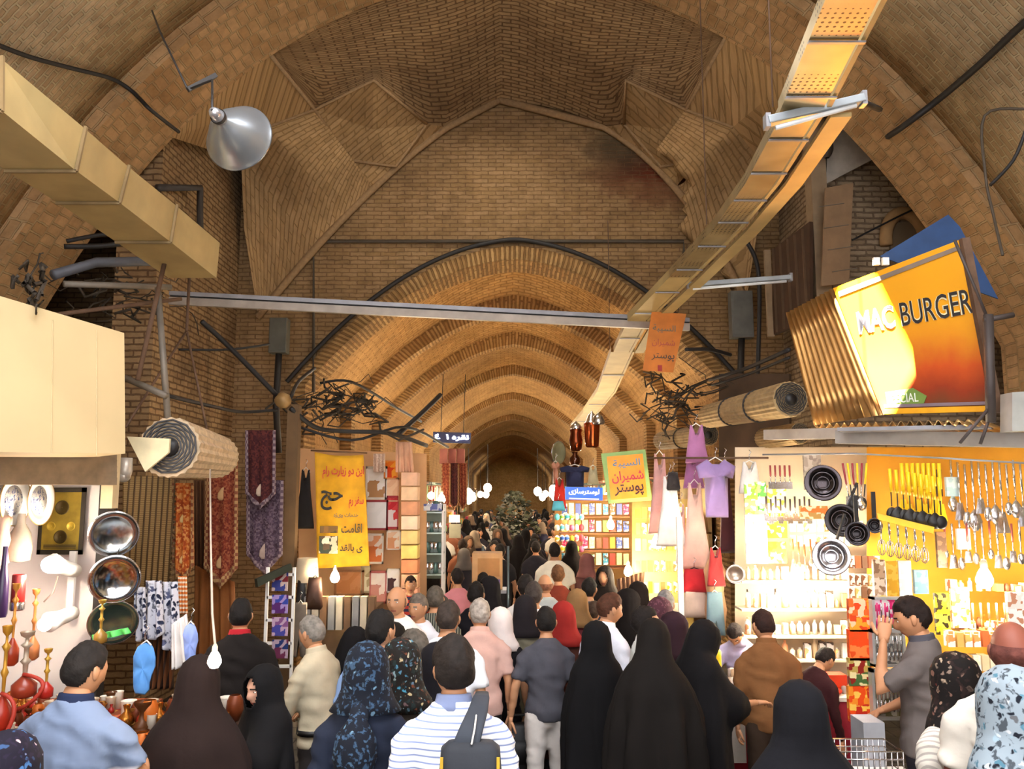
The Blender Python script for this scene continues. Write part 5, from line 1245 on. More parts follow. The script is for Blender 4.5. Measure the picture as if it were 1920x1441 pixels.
t = card('framed_picture', 'dark framed gold engraved picture on the white partition wall', 'picture', 116, 976, 84, 124, 6.85, mat('#a08630', .4, .5, .3, 6), mat('#2c2414', .5))
o, w, h = box_at(116, 976, 84, 124, 6.83)
for lab, c, r in (('face_ornament', (0, .2), .16), ('rosette', (-.22, -.08), .1), ('rosette', (.22, -.08), .1), ('vase_ornament', (0, -.24), .15)):
    mb = MB(); mb.lathe([(w * r * a, .004 * (1 + (i % 2))) for i, a in enumerate((1, .85, .8, .6, .55, .3, .2, .05))], (c[0] * w, -.006, c[1] * h), (0, -1, 0), 20); mb.build(lab, mat('#4a3c18' if r > .12 else '#c8a83c', .4, .6), t)
for k in range(3):
    mb = MB(); mb.bar((-w * .36, -.008, -h * (.36 + .022 * k)), (w * .36, -.008, -h * (.36 + .022 * k)), .006, .006); mb.build('script_line', mat('#3c3014', .5), t)
def vessel(name, label, cat, px, py, w, h, Y, prof, m, group=None, m2=None, prof2=None):
    o, w, h = box_at(px, py, w, h, Y); t = thing(name, label, cat, o - V((0, 0, h / 2)), 0, group); mb = MB(); mb.lathe([(r * w / 2, z * h) for r, z in prof], n=20); mb.build('vessel' if m2 else 'body', m, t)
    if m2: mb = MB(); mb.lathe([(r * w / 2, z * h) for r, z in prof2], n=16); mb.build('fittings', m2, t)
    return t
vessel('glass_vase', 'smoky glass vase hanging upside down below the blue plates', 'vase', 38, 1008, 44, 90, 6.3, [(.2, 0), (.9, .04), (1, .3), (.8, .6), (.35, .8), (.3, 1)], mat('#8c8276', .25))
vessel('candle_holder', 'pink and cream fluted holder at the left edge under the plates', 'holder', 6, 1012, 26, 92, 6.2, [(.6, 0), (1, .05), (.7, .3), (1, .5), (.7, .7), (1, .95), (.4, 1)], mat('#e0b8a0', .5))
vessel('red_lantern', 'dark red column lantern with a chrome band on the left', 'lantern', 34, 1110, 24, 66, 6.1, [(.9, 0), (1, .02), (1, .98), (.9, 1)], mat('#7c1a18', .4), m2=M_chrome, prof2=[(1.06, .02), (1.1, .05), (1.1, .2), (1.06, .24)])
vessel('violet_bottle', 'dark violet bottle standing at the far left edge', 'bottle', 6, 1090, 22, 130, 6.0, [(.8, 0), (1, .05), (.9, .5), (.5, .7), (.4, 1)], mat('#2c1a40', .3))
HK = [(.5, 0), (1, .04), (1, .2), (.4, .3), (.18, .34), (.22, .5), (.45, .55), (.2, .6), (.2, .75), (.5, .8), (.15, .84), (.15, .9), (.5, .94), (.6, 1)]
for lab, px, py, w, h, Y, c, c2 in (('tall orange wooden hookah in front of the white partition', 64, 1170, 24, 130, 6.2, '#d88a4a', '#a86a40'), ('hookah with a red bowl and a pale twisted hose', 48, 1245, 44, 120, 5.4, '#b8a894', '#8c3420'),
        ('brass hookah with a crimson base at the left edge', 8, 1270, 32, 190, 5.1, '#b8862c', '#982818'), ('small red and gold hookah beside the polo shirt', 88, 1262, 26, 90, 5.6, '#c8a040', '#b02820'),
        ('amber hookah stem standing between two red bowls', 26, 1170, 24, 150, 5.9, '#c88a3c', '#8c3018'), ('brass hookah in front of the green tray', 190, 1165, 24, 80, 6.3, '#b8923c', '#8c6a2c')):
    t = vessel('hookah', lab, 'hookah', px, py, w, h, Y, HK[:5], mat(c2, .3), m2=mat(c, .35, .4), prof2=HK[4:]); 
    if w > 28:
        o, w_, h_ = box_at(px, py, w, h, Y); mb = MB(); mb.tube([(w_ * .95 * math.sin(PI * j / 14) ** .7, -.02 - .003 * j, h_ * (.36 - .036 * j + .08 * math.sin(PI * j / 14))) for j in range(15)], .012, 8); mb.build('hose', mat('#d8ccc0' if w > 50 else '#a02c1c', .6), t)
t = plate('tray', 'upper round engraved silver tray hanging beside the cane screen', 'tray', 213, 1000, 44, 41, 6.7, mat('#c0c4c6', .16, 1, .1, 12), None)
t = plate('tray', 'middle round silver tray, the shiniest of the three beside the cane screen', 'tray', 215, 1085, 45, 43, 6.6, mat('#d4d8da', .12, 1, .05, 12), None)
t = plate('tray', 'lowest round greenish tray behind the brass hookah', 'tray', 212, 1166, 44, 38, 6.7, mat('#6c8880', .2, .9, .1, 12), None)
# white clamp lamp with two spots on the partition
o = P(128, 1095, 6.75); t = thing('wall_lamp', 'white double spotlight fitting on the partition wall', 'lamp', o)
mb = MB(); mb.box((0, .05, 0), (.05, .03, .5)); mb.build('bracket', M_white, t)
for (ax_, ay), (bx, by) in (((142, 1070), (98, 1056)), ((138, 1148), (92, 1166))):
    a, b = P(ax_, ay, 6.6) - o, P(bx, by, 6.35) - o; mb = MB(); mb.tube([a, a.lerp(b, .3), a.lerp(b, .6), b], [.05, .055, .055, .075], 14); mb.build('lamp_head', M_white, t)
mb = MB(); mb.ball(P(94, 1058, 6.28) - o, .06); mb.build('bulb', mat('#fff6e0', .3, var=0, emit=25), t); mb = MB(); mb.ball(P(84, 1170, 6.28) - o, .05); mb.build('bulb', mat('#fff0e0', .3, var=0, emit=3), t)
point('bulb_light', P(92, 1062, 6.1), 30, (1, .82, .65), .06)
mb = MB(); mb.tube([P(108, 1080, 6.5) - o, P(100, 1110, 6.5) - o, P(82, 1128, 6.5) - o], .006, 5); mb.build('flex', mat('#b8a090', .6), t)
# counter and heap of trinkets
o = V((-3.05, 5.35, 0)); t = thing('counter', 'left stall counter covered in red cloth under the hookahs', 'counter', o)
mb = MB(); mb.box((-.6, 0, .5), (2.2, 1.9, 1.0)); mb.build('cabinet', mat('#4a2c1c', .7), t); mb = MB(); mb.box((-.6, 0, 1.02), (2.3, 2.0, .05)); mb.build('cloth_top', pattern('busy_cloth', 'blocks', ['#8c1c18', '#5c1410', '#a8502c', '#7c3c20', '#b88848'], 14), t)
random.seed(4); TR = [mat('#b87830', .25, .8), mat('#c89048', .3, .7), mat('#7a3a1c', .4, .3), mat('#d8c8b0', .3, .4), mat('#982018', .4), mat('#5a3418', .4, .2), mat('#d07028', .4, .3), mat('#e8e0d0', .3)]
def trinket(k, p, s_):
    mb = MB(); q = k % 4
    prof = ([(.3, 0), (1, .15), (.9, .5), (.3, .7), (.5, 1)], [(.8, 0), (1, .1), (.4, .3), (.3, .6), (.9, .9), (.9, 1)], [(.5, 0), (1, .4), (.9, .8), (.6, 1)], [(.9, 0), (.9, .9), (1, 1)])[q]
    mb.lathe([(0.01, 0)] + [(r * s_ * .5, z * s_ * 1.4) for r, z in prof], n=12); return mb.build(('brass_jar', 'candlestick', 'small_bowl', 'cup')[q], TR[k % 8], loc=p)
for k in range(190):
    px = random.uniform(100, 300) if k % 3 else random.uniform(-5, 120); Y = random.uniform(4.75, 6.1); p = P(px, 1300, Y); p.z = 1.045
    if not -4.6 < p.x < -2.65: p.x = -2.65 - random.random() * .9
    q = trinket(k, p, random.uniform(.03, .085)); tag(q, 'small brass and red trinket crowded on the left stall counter', 'trinket', 'trinkets on the left counter')
o = V((-2.15, 5.15, 0)); t = thing('goods_stand', 'stepped stand of brown leather and brass goods beside the dark brown chador', 'stand', o)
for k in range(3): mb = MB(); mb.box((0, .35 * k - .1, .39 + .06 * k), (.75, .36, .78 + .12 * k)); mb.build('step', mat('#3c2414', .7), t)
mb = MB(); mb.bar((-.25, -.32, 1.0), (.05, -.32, 0), .04); mb.build('bamboo_pole', mat('#c8a860', .6), t)
for k in range(84):
    st = k % 3; x = -2.49 + (k // 3) * .025 + random.uniform(-.008, .008); p = V((x, 5.05 + .35 * st + random.uniform(-.14, .14), .785 + .12 * st)); q = trinket(k * 3 + 1, p, random.uniform(.06, .12)); tag(q, 'brown or brass curio packed on the stepped stand', 'curio', 'curios on the stepped stand')
# hanging cloths, screen, rugs
M_cane = pattern('cane', 'stripes', ['#b09060', '#7a5c34'], 18, thr=.25)
t, Mx, w, h = quad_thing('cane_screen', 'woven cane screen hanging behind the round trays', 'screen', (P(232, 892, 8.0), P(322, 892, 8.3), P(322, 1112, 8.3), P(232, 1112, 8.0)), M_cane, .03)
mb = MB()
for k in range(9): mb.tube([Mx @ V((w * (-.48 + .12 * k), -h * .5, .012)), Mx @ V((w * (-.48 + .12 * k), h * .5, .012))], .008, 5)
mb.build('vertical_canes', mat('#5c4426', .7), t); mb = MB()
for k in range(22): mb.bar(Mx @ V((w * .5, h * (-.48 + .045 * k), .02)), Mx @ V((w * (.56), h * (-.48 + .045 * k), .02)), .02)
mb.build('fringe', mat('#6a5030', .8), t)
C_red = pattern('rust_kilim', 'blocks', ['#7a3424', '#8c4a30', '#6a2a20', '#94583a'], 55, rough=.95); C_pur = pattern('purple_kilim', 'blocks', ['#4c3c4a', '#5c4a56', '#6a5a62', '#44323c'], 55, rough=.95); C_mar = pattern('maroon_kilim', 'blocks', ['#4a2424', '#5a2c28', '#3c1c20'], 55, rough=.95)
B_gold = pattern('gold_border', 'check', ['#a8865a', '#7c4a34'], 30); B_lil = pattern('lilac_border', 'check', ['#8c7a7c', '#5a4650'], 30); M_or = pattern('orange_kilim', 'blocks', ['#b85a24', '#c87838', '#a04420', '#d89a58'], 44)
strip_cloth('wall_hanging', 'orange patterned pointed hanging next to the cane screen', 'hanging', ((324, 905), (362, 905), (364, 1060), (322, 1060)), M_or, 8.3, 35, .02, border=B_gold, medal=(mat('#e8c888', .8), (.35, .75)))
strip_cloth('wall_hanging', 'rust red pointed kilim with a gold border and two paisleys', 'hanging', ((388, 850), (446, 850), (446, 1065), (382, 1065)), C_red, 9.0, 38, .015, border=B_gold, medal=(mat('#c8a070', .8), (.3, .8)))
strip_cloth('wall_hanging', 'purple pointed kilim hanging lowest beside the wooden post', 'hanging', ((462, 900), (532, 900), (530, 1040), (462, 1040)), C_pur, 9.55, 36, .015, border=B_lil, medal=(mat('#b09a8c', .8), (.75,)))
strip_cloth('wall_hanging', 'dark maroon pointed kilim overlapping the top of the purple one', 'hanging', ((460, 806), (517, 806), (517, 925), (460, 925)), C_mar, 9.4, 30, .015, border=B_lil, medal=(mat('#c8b098', .8), (.75,)))
strip_cloth('drape', 'long plain brown drape below the rust red kilim', 'drape', ((366, 1060), (440, 1090), (444, 1260), (362, 1260)), mat('#8c5424', .9), 9.2, 0, .05, 4)
strip_cloth('drape', 'thin brown drape between the orange hanging and the rust kilim', 'drape', ((364, 900), (384, 900), (392, 1240), (366, 1240)), mat('#5c3a20', .9), 9.3, 0, .04, 3)
C_cam = pattern('blue_white_cloth', 'floral', ['#cfcfd8', '#2c3450', '#6a7090', '#1c2238'], 16, thr=.4)
for k, (lab, x0, x1, y0, y1) in enumerate((('blue and white marbled scarf, leftmost of three by the trays', 252, 272, 1100, 1190), ('blue and white marbled scarf, widest of three by the trays', 272, 302, 1088, 1188), ('black, white and brown scarf nearest the white cloth', 304, 332, 1090, 1210))):
    strip_cloth('scarf', lab, 'scarf', ((x0, y0), (x1, y0), (x1 + 4, y1), (x0 - 2, y1)), C_cam, 6.9 + .1 * k, 12, .03, 2, seed=k)
strip_cloth('scarf', 'orange striped towel hanging by the lit orange cloth', 'towel', ((334, 1080), (350, 1080), (352, 1150), (336, 1150)), pattern('or_str', 'stripes', ['#d87a38', '#e8d8c0'], 9, thr=.4), 7.4, 0, .02)
strip_cloth('cloth', 'plain white cloth draped behind the light blue insole', 'cloth', ((322, 1170), (350, 1150), (366, 1245), (322, 1255)), mat('#e8e4e0', .9), 7.0, 0, .03)
strip_cloth('leather_strips', 'brown leather belts hanging behind the bright blue insole', 'belts', ((268, 1175), (322, 1175), (326, 1290), (272, 1290)), pattern('leather', 'stripes', ['#5c3418', '#2c1a10'], 14, axis='X'), 7.2, 0, .05, 5)
strip_cloth('green_cloth', 'bright green strap draped over the lowest tray', 'strap', ((172, 1190), (240, 1176), (246, 1186), (174, 1202)), mat('#4fbf5a', .6), 6.45, 0, .02)
garment('insole', 'large bright blue foam insole hanging over the left stall', 'insole', 'insole', 269, 1252, 42, 94, 5.9, mat('#5a9ae0', .7), th=.02, roll_=4)
garment('insole', 'smaller pale blue foam insole by the brown drape', 'insole', 'insole', 357, 1205, 28, 74, 6.6, mat('#90a8e8', .7), th=.02, roll_=-2)
bulb('bare glowing light bulb hanging on a long flex over the dark brown chador', 402, 1240, 3.95, 7, .03, wire_to=[(398, 1150, 4.1), (395, 1000, 5.0), (394, 880, 6.0)], em=60)
# post, shelf, bags
o = P(546, 960, 10.4); mb = MB(); mb.box((0, 0, -.9), (.14, .14, 4.4)); q = mb.build('trim_23', mat('#6b5236', .85), loc=o); q['kind'] = 'structure'
o, w, h = box_at(524, 1160, 50, 190, 9.3); t = thing('magazine_rack', 'white wire rack of magazines beside the pier on the left', 'rack', o)
mb = MB()
for x in (-1, 1): mb.bar((x * w / 2, 0, -h / 2 - .3), (x * w / 2, 0, h / 2), .03)
mb.build('upright', M_white, t)
for k in range(5): mb = MB(); mb.bar((-w / 2, 0, h * (-.45 + .22 * k)), (w / 2, 0, h * (-.45 + .22 * k)), .03); mb.build('shelf_rail', M_white, t)
t2, Mx, w2, h2 = quad_thing('rack_awning', 'dark green slanting cover over the magazine rack', 'cover', (P(482, 1085, 9.0), P(546, 1056, 9.2), P(548, 1068, 9.2), P(484, 1100, 9.0)), mat('#2c3020', .8), .1)
for k, c in enumerate((['#7c2830', '#c8b0a8', '#3c4488'], ['#3c4ca8', '#a890c8', '#5a2c6c'], ['#8c5a8c', '#c8a8c0', '#4c4ca0'], ['#2c3c74', '#b8a0b0', '#703050'])):
    card('magazine', ('red fronted', 'bright blue', 'violet', 'dark blue')[k] + ' magazine in the white rack, ' + ('top', 'second', 'third', 'lowest')[k] + ' row', 'magazine', 525, 1090 + k * 42, 30, 34, 9.25, pattern('mag%d' % k, 'blocks', c, 18))
garment('handbag', 'dark brown leather bag hanging under the cream lampshade', 'bag', 'bag', 590, 1112, 34, 60, 10.2, mat('#3c2418', .5), th=.1)
garment('handbag', 'black bag hanging left of the dark brown leather bag', 'bag', 'bag', 566, 1118, 22, 64, 10.3, mat('#1c1614', .5), th=.1)
garment('trousers', 'pair of grey trousers hanging beside the magazine rack', 'trousers', 'shorts', 562, 1180, 30, 100, 10.0, mat('#7c7266', .9), th=.08)
garment('coat', 'black coat hanging in the dark behind the yellow banner', 'coat', 'dress', 572, 935, 36, 110, 11.4, mat('#1c1a1c', .9), th=.1)
vessel('lampshade', 'cream cloth lampshade left of the lit bulb', 'lampshade', 576, 1068, 44, 44, 10.4, [(1, 0), (.85, 1), (.8, 1), (.95, 0)], mat('#e0cba8', .8))
bulb('glowing bulb under the yellow banner in front of the framed prints', 628, 1083, 10.2, 70, .055, em=40)
o, w, h = box_at(640, 1190, 130, 130, 10.8); t = thing('stall_table', 'cloth covered table under the yellow banner', 'table', o)
mb = MB(); mb.box((0, .2, -.1), (w, .8, h)); mb.build('cloth_front', mat('#7c6248', .9), t)
for k in range(9):
    x = 578 + k * 15; card('book', ('book %s upright on the table under the yellow banner' % ('with a grey spine standing', 'with a pale spine standing', 'with a brown spine standing')[k % 3]), 'book', x, 1148, 12, 60, 10.25, mat(('#8c8c8c', '#c8bca4', '#7a5a3c')[k % 3], .7), th=.14, group='upright books under the yellow banner, ' + ('grey', 'pale', 'brown')[k % 3])
# ---------------------------------------------------------------- picture stall, left of the aisle
wallpanel('wall_stall', (P(560, 840, 12.0), P(800, 850, 12.6), P(800, 1230, 12.6), P(560, 1230, 12.0)), mat('#d8a878', .85, 0, .1, 2), .05)
PR = (('large framed white print with a brown stripe', 706, 905, 40, 62, ['#f0e8d8', '#f4ece0', '#b88a5c'], '#e8dcc8'), ('red framed white certificate', 706, 965, 44, 56, ['#f8f4ec', '#f4f0e8'], '#9c2424'), ('orange and white framed print under the red frame', 703, 1028, 32, 56, ['#e8a070', '#f4e0c8', '#d87840'], '#e8d8c0'),
      ('small peach print right of the red frame', 738, 1012, 26, 36, ['#f0c8a0', '#f8e8d0', '#e0a070'], '#f0e0c8'), ('white calligraphy print with a red border', 709, 1100, 32, 60, ['#f4e4d4', '#f0dccc', '#c88878'], '#b85a50'), ('white calligraphy print with black writing', 737, 1088, 24, 44, ['#f8f0e8', '#f4ece0', '#4a3030'], '#f0e4d4'),
      ('pale orange wall board behind the bulb', 655, 1092, 56, 46, ['#c88a5c', '#c08050'], '#9c6a40'), ('narrow green and cream print by the bulb', 686, 1085, 18, 50, ['#c8b890', '#a89870', '#d8d0b0'], '#b8a880'), ('red and white paper print high on the stall', 736, 960, 22, 62, ['#c83038', '#d84848', '#f0e0d8'], '#b02028'),
      ('orange flower print near the top of the stall', 733, 880, 26, 34, ['#e87820', '#f0a030', '#d84818'], '#e88c28'), ('peach coloured print in the middle of the stall', 735, 918, 26, 44, ['#e8b890', '#f0c8a0'], '#d8a078'))
for lab, px, py, w, h, cc, fc in PR: card('framed_print', lab, 'print', px, py, w, h, 11.9, pattern('pr_%d_%d' % (px, py), 'blocks', cc, 9), mat(fc, .6), th=.02)
strip_cloth('towel', 'long pink towel hanging at the top of the picture stall', 'towel', ((742, 828), (772, 828), (776, 885), (742, 885)), mat('#d8a888', .9), 11.6, 0, .03)
strip_cloth('towel', 'cream scarf with a pattern beside the long pink towel', 'scarf', ((700, 850), (722, 850), (722, 885), (700, 885)), pattern('cream_sc', 'floral', ['#c8a890', '#8c5c48', '#e0c8b0'], 30), 11.6, 0, .02)
for k in range(9):
    c = ('#e8b898', '#f0c8a0', '#e0a078', '#f4d8b8', '#f0d088', '#f8d878', '#e89868', '#f0b890', '#e8a888')[k]; q = card('folded_towel', 'folded towel in the tall stack right of the prints', 'towel', 770, 898 + k * 27, 30, 24, 11.5, mat(c, .9), th=.3, group='folded towels stacked right of the prints')
o, w, h = box_at(810, 1015, 44, 140, 12.8); t = thing('display_cabinet', 'glass display cabinet of metalware on the left of the aisle', 'cabinet', o)
mb = MB()
for x in (-1, 1):
    for y in (-1, 1): mb.bar((x * w / 2, y * .2, -h / 2 - .4), (x * w / 2, y * .2, h / 2), .03)
mb.build('frame', M_white, t); mb = MB(); mb.box((0, .2, 0), (w, .02, h)); mb.build('back', mat('#6c8078', .4), t)
for k in range(4): mb = MB(); mb.box((0, 0, h * (-.42 + .27 * k)), (w, .4, .02)); mb.build('glass_shelf', mat('#c8e0dc', .1), t)
mb = MB(); mb.box((0, -.2, h * .46), (w, .03, h * .09)); mb.build('header', pattern('hdr', 'blocks', ['#e8ecf0', '#6a74b0', '#d0d4e0'], 12), t)
for k in range(20):
    p = o + V((w * (-.36 + .18 * (k % 5)), random.uniform(-.1, 0), h * (-.42 + .27 * (k // 5)) + .012)); q = trinket(k * 4 + 2, p, .11); q.material_slots[0].material = M_chrome if k % 3 else mat('#5a7a78', .3, .5); q.name = 'silver_dish'; tag(q, 'small silver dish standing in the glass display cabinet', 'dish', 'silver dishes in the glass cabinet')
for k, (x, c) in enumerate(((836, C_red), (852, C_mar), (868, C_red))):
    strip_cloth('runner_rug', ('leftmost', 'middle', 'rightmost')[k] + ' of the three long rust red runners by the aisle', 'rug', ((x - 8, 868), (x + 8, 868), (x + 8, 945), (x - 8, 945)), c, 14.5 + k * .3, 12, .02, border=B_gold)
    card('folded_rug', ('leftmost', 'middle', 'rightmost')[k] + ' dusky pink folded rug above the runners', 'rug', x - 4, 855, 14, 28, 14.6 + k * .3, mat('#a8685a', .9), th=.15)
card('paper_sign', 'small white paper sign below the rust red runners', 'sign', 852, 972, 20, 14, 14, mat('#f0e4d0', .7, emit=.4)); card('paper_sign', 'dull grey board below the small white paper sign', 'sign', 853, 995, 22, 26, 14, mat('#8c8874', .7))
bulb('small bright bulb beside the three rust red runners', 828, 937, 13.8, 60, .06, em=40)
# cardboard box on a trolley
o, w, h = box_at(914, 1068, 56, 66, 11.4); t = thing('cardboard_box', 'large brown cardboard box on the trolley in the crowd', 'box', o); 
mb = MB(); mb.box((0, 0, 0), (w, .4, h)); mb.build('carton', mat('#bc9266', .8), t, bevel=.01); mb = MB(); mb.box((.02, -.205, .05), (w * .72, .01, h * .5)); mb.build('label_panel', mat('#a87848', .8), t); mb = MB(); mb.box((.05, -.206, -h * .33), (w * .6, .01, h * .22)); mb.build('printed_strip', pattern('strip', 'blocks', ['#4c4080', '#c8924c', '#6a5a90'], 10), t)
o2 = V((o.x, 11.42, 0)); t = thing('hand_trolley', 'metal hand trolley carrying the cardboard box', 'trolley', o2)
for k in (-1, 1): mb = MB(); mb.tube([(k * .17 + .1, .25, .15), (k * .17 + .1, .25, o.z + h * .5 + .06)], .016, 6); mb.build('handle_tube', mat('#5c7078', .4, .6), t); mb = MB(); mb.lathe([(.0, -.02), (.1, -.02), (.1, .02), (0, .02)], (k * .2, .25, .1), (1, 0, 0), 16); mb.build('wheel', M_black, t)
mb = MB(); mb.box((0, 0, o.z - h / 2 - .03), (.5, .42, .04)); mb.build('plate', M_grey, t)

# ---------------------------------------------------------------- right of the aisle: brass, clothes, toys
o = P(1075, 905, 13.3); 
vessel('samovar', 'copper bucket shaped samovar hanging high on the right', 'samovar', 1110, 815, 30, 46, 12.5, [(.7, 0), (.85, .05), (1, .9), (1.05, .95), (.9, 1)], mat('#b85c34', .22, .9), m2=M_chrome, prof2=[(.9, 1), (.7, 1.1), (.5, 1.3), (.2, 1.4), (.05, 1.5)])
vessel('samovar', 'dark brass samovar left of the copper bucket', 'samovar', 1080, 825, 26, 40, 12.6, [(.6, 0), (.8, .05), (1, .5), (.8, .8), (.9, 1)], mat('#7c3c20', .25, .9), m2=M_chrome, prof2=[(.7, 1), (.9, 1.1), (.6, 1.25), (.1, 1.4)])
vessel('brass_pot', 'small dark brass pot below the two samovars', 'pot', 1078, 862, 20, 30, 12.4, [(.4, 0), (1, .3), (1, .6), (.4, .85), (.6, 1)], mat('#5c3018', .3, .8))
vessel('steel_kettle', 'silver kettle above the copper bucket samovar', 'kettle', 1122, 784, 26, 22, 12.3, [(.8, 0), (1, .2), (.7, .7), (.2, .9), (.1, 1)], M_chrome)
plate('pan_lid', 'round pale olive dish hanging left of the samovars', 'dish', 1047, 848, 13, 22, 12.6, mat('#9c9c78', .4))
for lab, kd, px, py, w, h, Y, c in (('navy blue jacket hanging at the corner of the right stalls', 'tee', 1078, 892, 58, 40, 12.2, '#20264a'), ('red garment hanging left of the small blue signboard', 'tank', 1049, 925, 26, 56, 12.0, '#c8281c'), ('cream garment beside the navy blue jacket', 'tank', 1112, 890, 22, 34, 12.1, '#b8b090'),
     ('peach shirt hanging at the left end of the navy jacket', 'tee', 1042, 885, 16, 40, 12.3, '#c88c70'), ('turquoise folded cloth under the small blue signboard', 'bag', 1047, 948, 26, 18, 11.8, '#58b0c8')):
    garment('garment', lab, 'clothing', kd, px, py, w, h, Y, mat(c, .85), th=.1)
# shelves of toys and small goods facing the aisle
wallpanel('wall_stall', (P(1040, 930, 19), P(1190, 925, 17.2), P(1190, 1100, 17.2), P(1040, 1100, 19)), mat('#c89858', .85, 0, .1, 3), .05)
o, w, h = box_at(1115, 1000, 130, 130, 16.6); t = thing('goods_shelf', 'brown shelves of small goods below the blue signboard', 'shelf', o)
for k in range(5): mb = MB(); mb.box((0, .1, h * (-.48 + .24 * k)), (w, .4, .03)); mb.build('shelf_board', mat('#8c5a34', .7), t)
random.seed(11); PK = ['#f0d8a0', '#d84838', '#f0f0e8', '#48a0c8', '#78b848', '#f0a838', '#c83868', '#5868b0', '#f8e8c0', '#8c5a3c', '#e8e0d0', '#f4c878']
def packs(name, label, cat, group, x0, x1, ys, n, w, h, Y, cols, th=.08, jit=.15, sh='box'):
    for r_, y in enumerate(ys):
        for k in range(n):
            px = x0 + (x1 - x0) * (k + .5) / n; p, ww, hh = box_at(px, y, w, h, Y); hh *= random.uniform(1 - jit, 1); ww *= random.uniform(1 - jit, 1); mb = MB()
            sh_ = sh if sh != 'jar' or random.random() < .55 else 'box'
            if sh == 'jar': hh *= random.uniform(.5, 1.05); ww *= random.uniform(.7, 1.1)
            if sh_ == 'box': mb.box((0, 0, hh / 2), (ww, th, hh))
            elif sh_ == 'ball': mb.ball((0, 0, hh / 2), (ww / 2, ww / 2, hh / 2), 12, 8)
            else: mb.lathe([(.01, 0), (ww * .5, 0), (ww * .5, hh * .7), (ww * .2, hh * .85), (ww * .2, hh), (.01, hh)], n=12)
            c = random.choice(cols); m_ = mat(c, .5) if random.random() < .4 else pattern('pack_%s_%d' % (c[1:], r_ % 2), 'blocks', [c, '#f0ece0', c, '#50463c' if r_ % 2 else c], 24, rough=.5)
            q = mb.build(name, m_, loc=p - V((0, 0, h * S(Y) / 2))); tag(q, label, cat, group)
packs('boxed_goods', 'small colourful box on the brown shelves below the blue signboard', 'box', 'small boxes on the brown shelves', 1052, 1180, [953, 985, 1016, 1047], 10, 11, 22, 16.5, PK)
packs('toy', 'small bright toy heaped at the corner of the right stalls', 'toy', 'toys at the corner of the right stalls', 1040, 1095, [968, 988, 1008, 1028], 6, 11, 14, 16.0, ['#e84858', '#58c8d8', '#88d048', '#f0c838', '#3868c0', '#f8f0e0', '#e87098'], sh='ball')
bulb('intense bulb lighting the toy shelves from the left', 1145, 985, 15.5, 110, .07, em=50); bulb('intense low bulb in front of the yellow goods', 1178, 1072, 10.2, 60, .05, em=50); bulb('intense bulb behind the white dress', 1232, 1018, 9.6, 100, .06, em=60)
t, Mx, w, h = quad_thing('yellow_backdrop', 'bright yellow sheet of packets behind the intense low bulbs', 'backdrop', (P(1185, 935, 10.6), P(1300, 935, 10.3), P(1300, 1200, 10.3), P(1185, 1200, 10.6)), mat('#e8cc78', .8, 0, .12, 5), .04)
packs('packet', 'small glossy packet on the yellow backdrop right of the aisle', 'packet', 'packets on the yellow backdrop', 1190, 1296, [960, 990, 1020, 1060, 1100, 1140], 9, 9, 22, 10.2, ['#f8e058', '#f0d030', '#f8f0d8', '#f0b840', '#c88a4c'], th=.03)
t = thing('paper_screen', 'brown pleated paper fan behind the heads at the yellow goods', 'fan', P(1183, 1100, 9.8)); mb = MB(); s_ = S(9.8); mb.grid(lambda u, v: V(((-26 + 52 * u) * s_ * (1 - .2 * v), .02 * math.sin(u * 40), (28 - 60 * v - 14 * (1 - u)) * s_)), 40, 4); mb.build('pleats', mat('#6a4a34', .8), t, solid=.01)
CL = [('sheer pink slip dress hanging leftmost at the clothes stall', 'dress', 1238, 925, 48, 150, 9.3, '#e0a8a0'), ('bright white slip dress in front of the pink one', 'dress', 1257, 958, 58, 130, 9.0, '#f4eee8'), ('lilac short sleeved top hanging at the clothes stall', 'tee', 1343, 915, 74, 108, 8.6, '#9a80b8'),
      ('baby pink nightdress with a round neck below the lilac top', 'dress', 1304, 985, 58, 160, 9.0, '#ecc0b0'), ('pink lace camisole hanging highest at the clothes stall', 'tank', 1306, 832, 44, 72, 9.0, '#b878a8'), ('second pink lace camisole half hidden below the highest one', 'tank', 1300, 885, 40, 60, 9.1, '#a86a98'),
      ('white blouse on a hanger beside the kitchenware', 'tank', 1406, 895, 44, 60, 8.3, '#f0ece8'), ('dark maroon robe behind the lilac top', 'dress', 1362, 950, 30, 170, 8.9, '#4a1a24'), ('shiny red camisole on the torso right of the nightdress', 'tank', 1342, 1062, 34, 72, 8.5, '#c83838'), ('red satin cloth bundle under the nightdress', 'bag', 1302, 1088, 52, 44, 8.8, '#c41c28'),
      ('pale blue denim shorts on the torso', 'shorts', 1341, 1150, 36, 80, 8.4, '#6c8894'), ('pale folded pack of clothes below the red satin', 'bag', 1304, 1132, 54, 50, 8.8, '#d8c0b0'), ('black hat and wig hanging over the white dress', 'bag', 1262, 902, 26, 34, 8.95, '#1c1416'), ('pale pink slip right of the white dress', 'dress', 1278, 1000, 24, 110, 9.2, '#e8b8b0')]
for lab, kd, px, py, w, h, Y, c in CL: garment('garment', lab, 'clothing', kd, px, py, w, h, Y, mat(c, .8, sheen=.2), th=.08)
o = P(1341, 1110, 8.6); t = thing('torso_mannequin', 'tan shop mannequin wearing the red camisole and shorts', 'mannequin', o); mb = MB(); s_ = S(8.6); mb.loft([((0, 0, -80 * s_), .08, .07), ((0, 0, -30 * s_), .11, .09), ((0, 0, 0), .085, .07), ((0, 0, 40 * s_), .11, .09), ((0, 0, 60 * s_), .06, .05), ((0, 0, 76 * s_), .04, .04)], 16); mb.build('torso', mat('#c89870', .5), t)
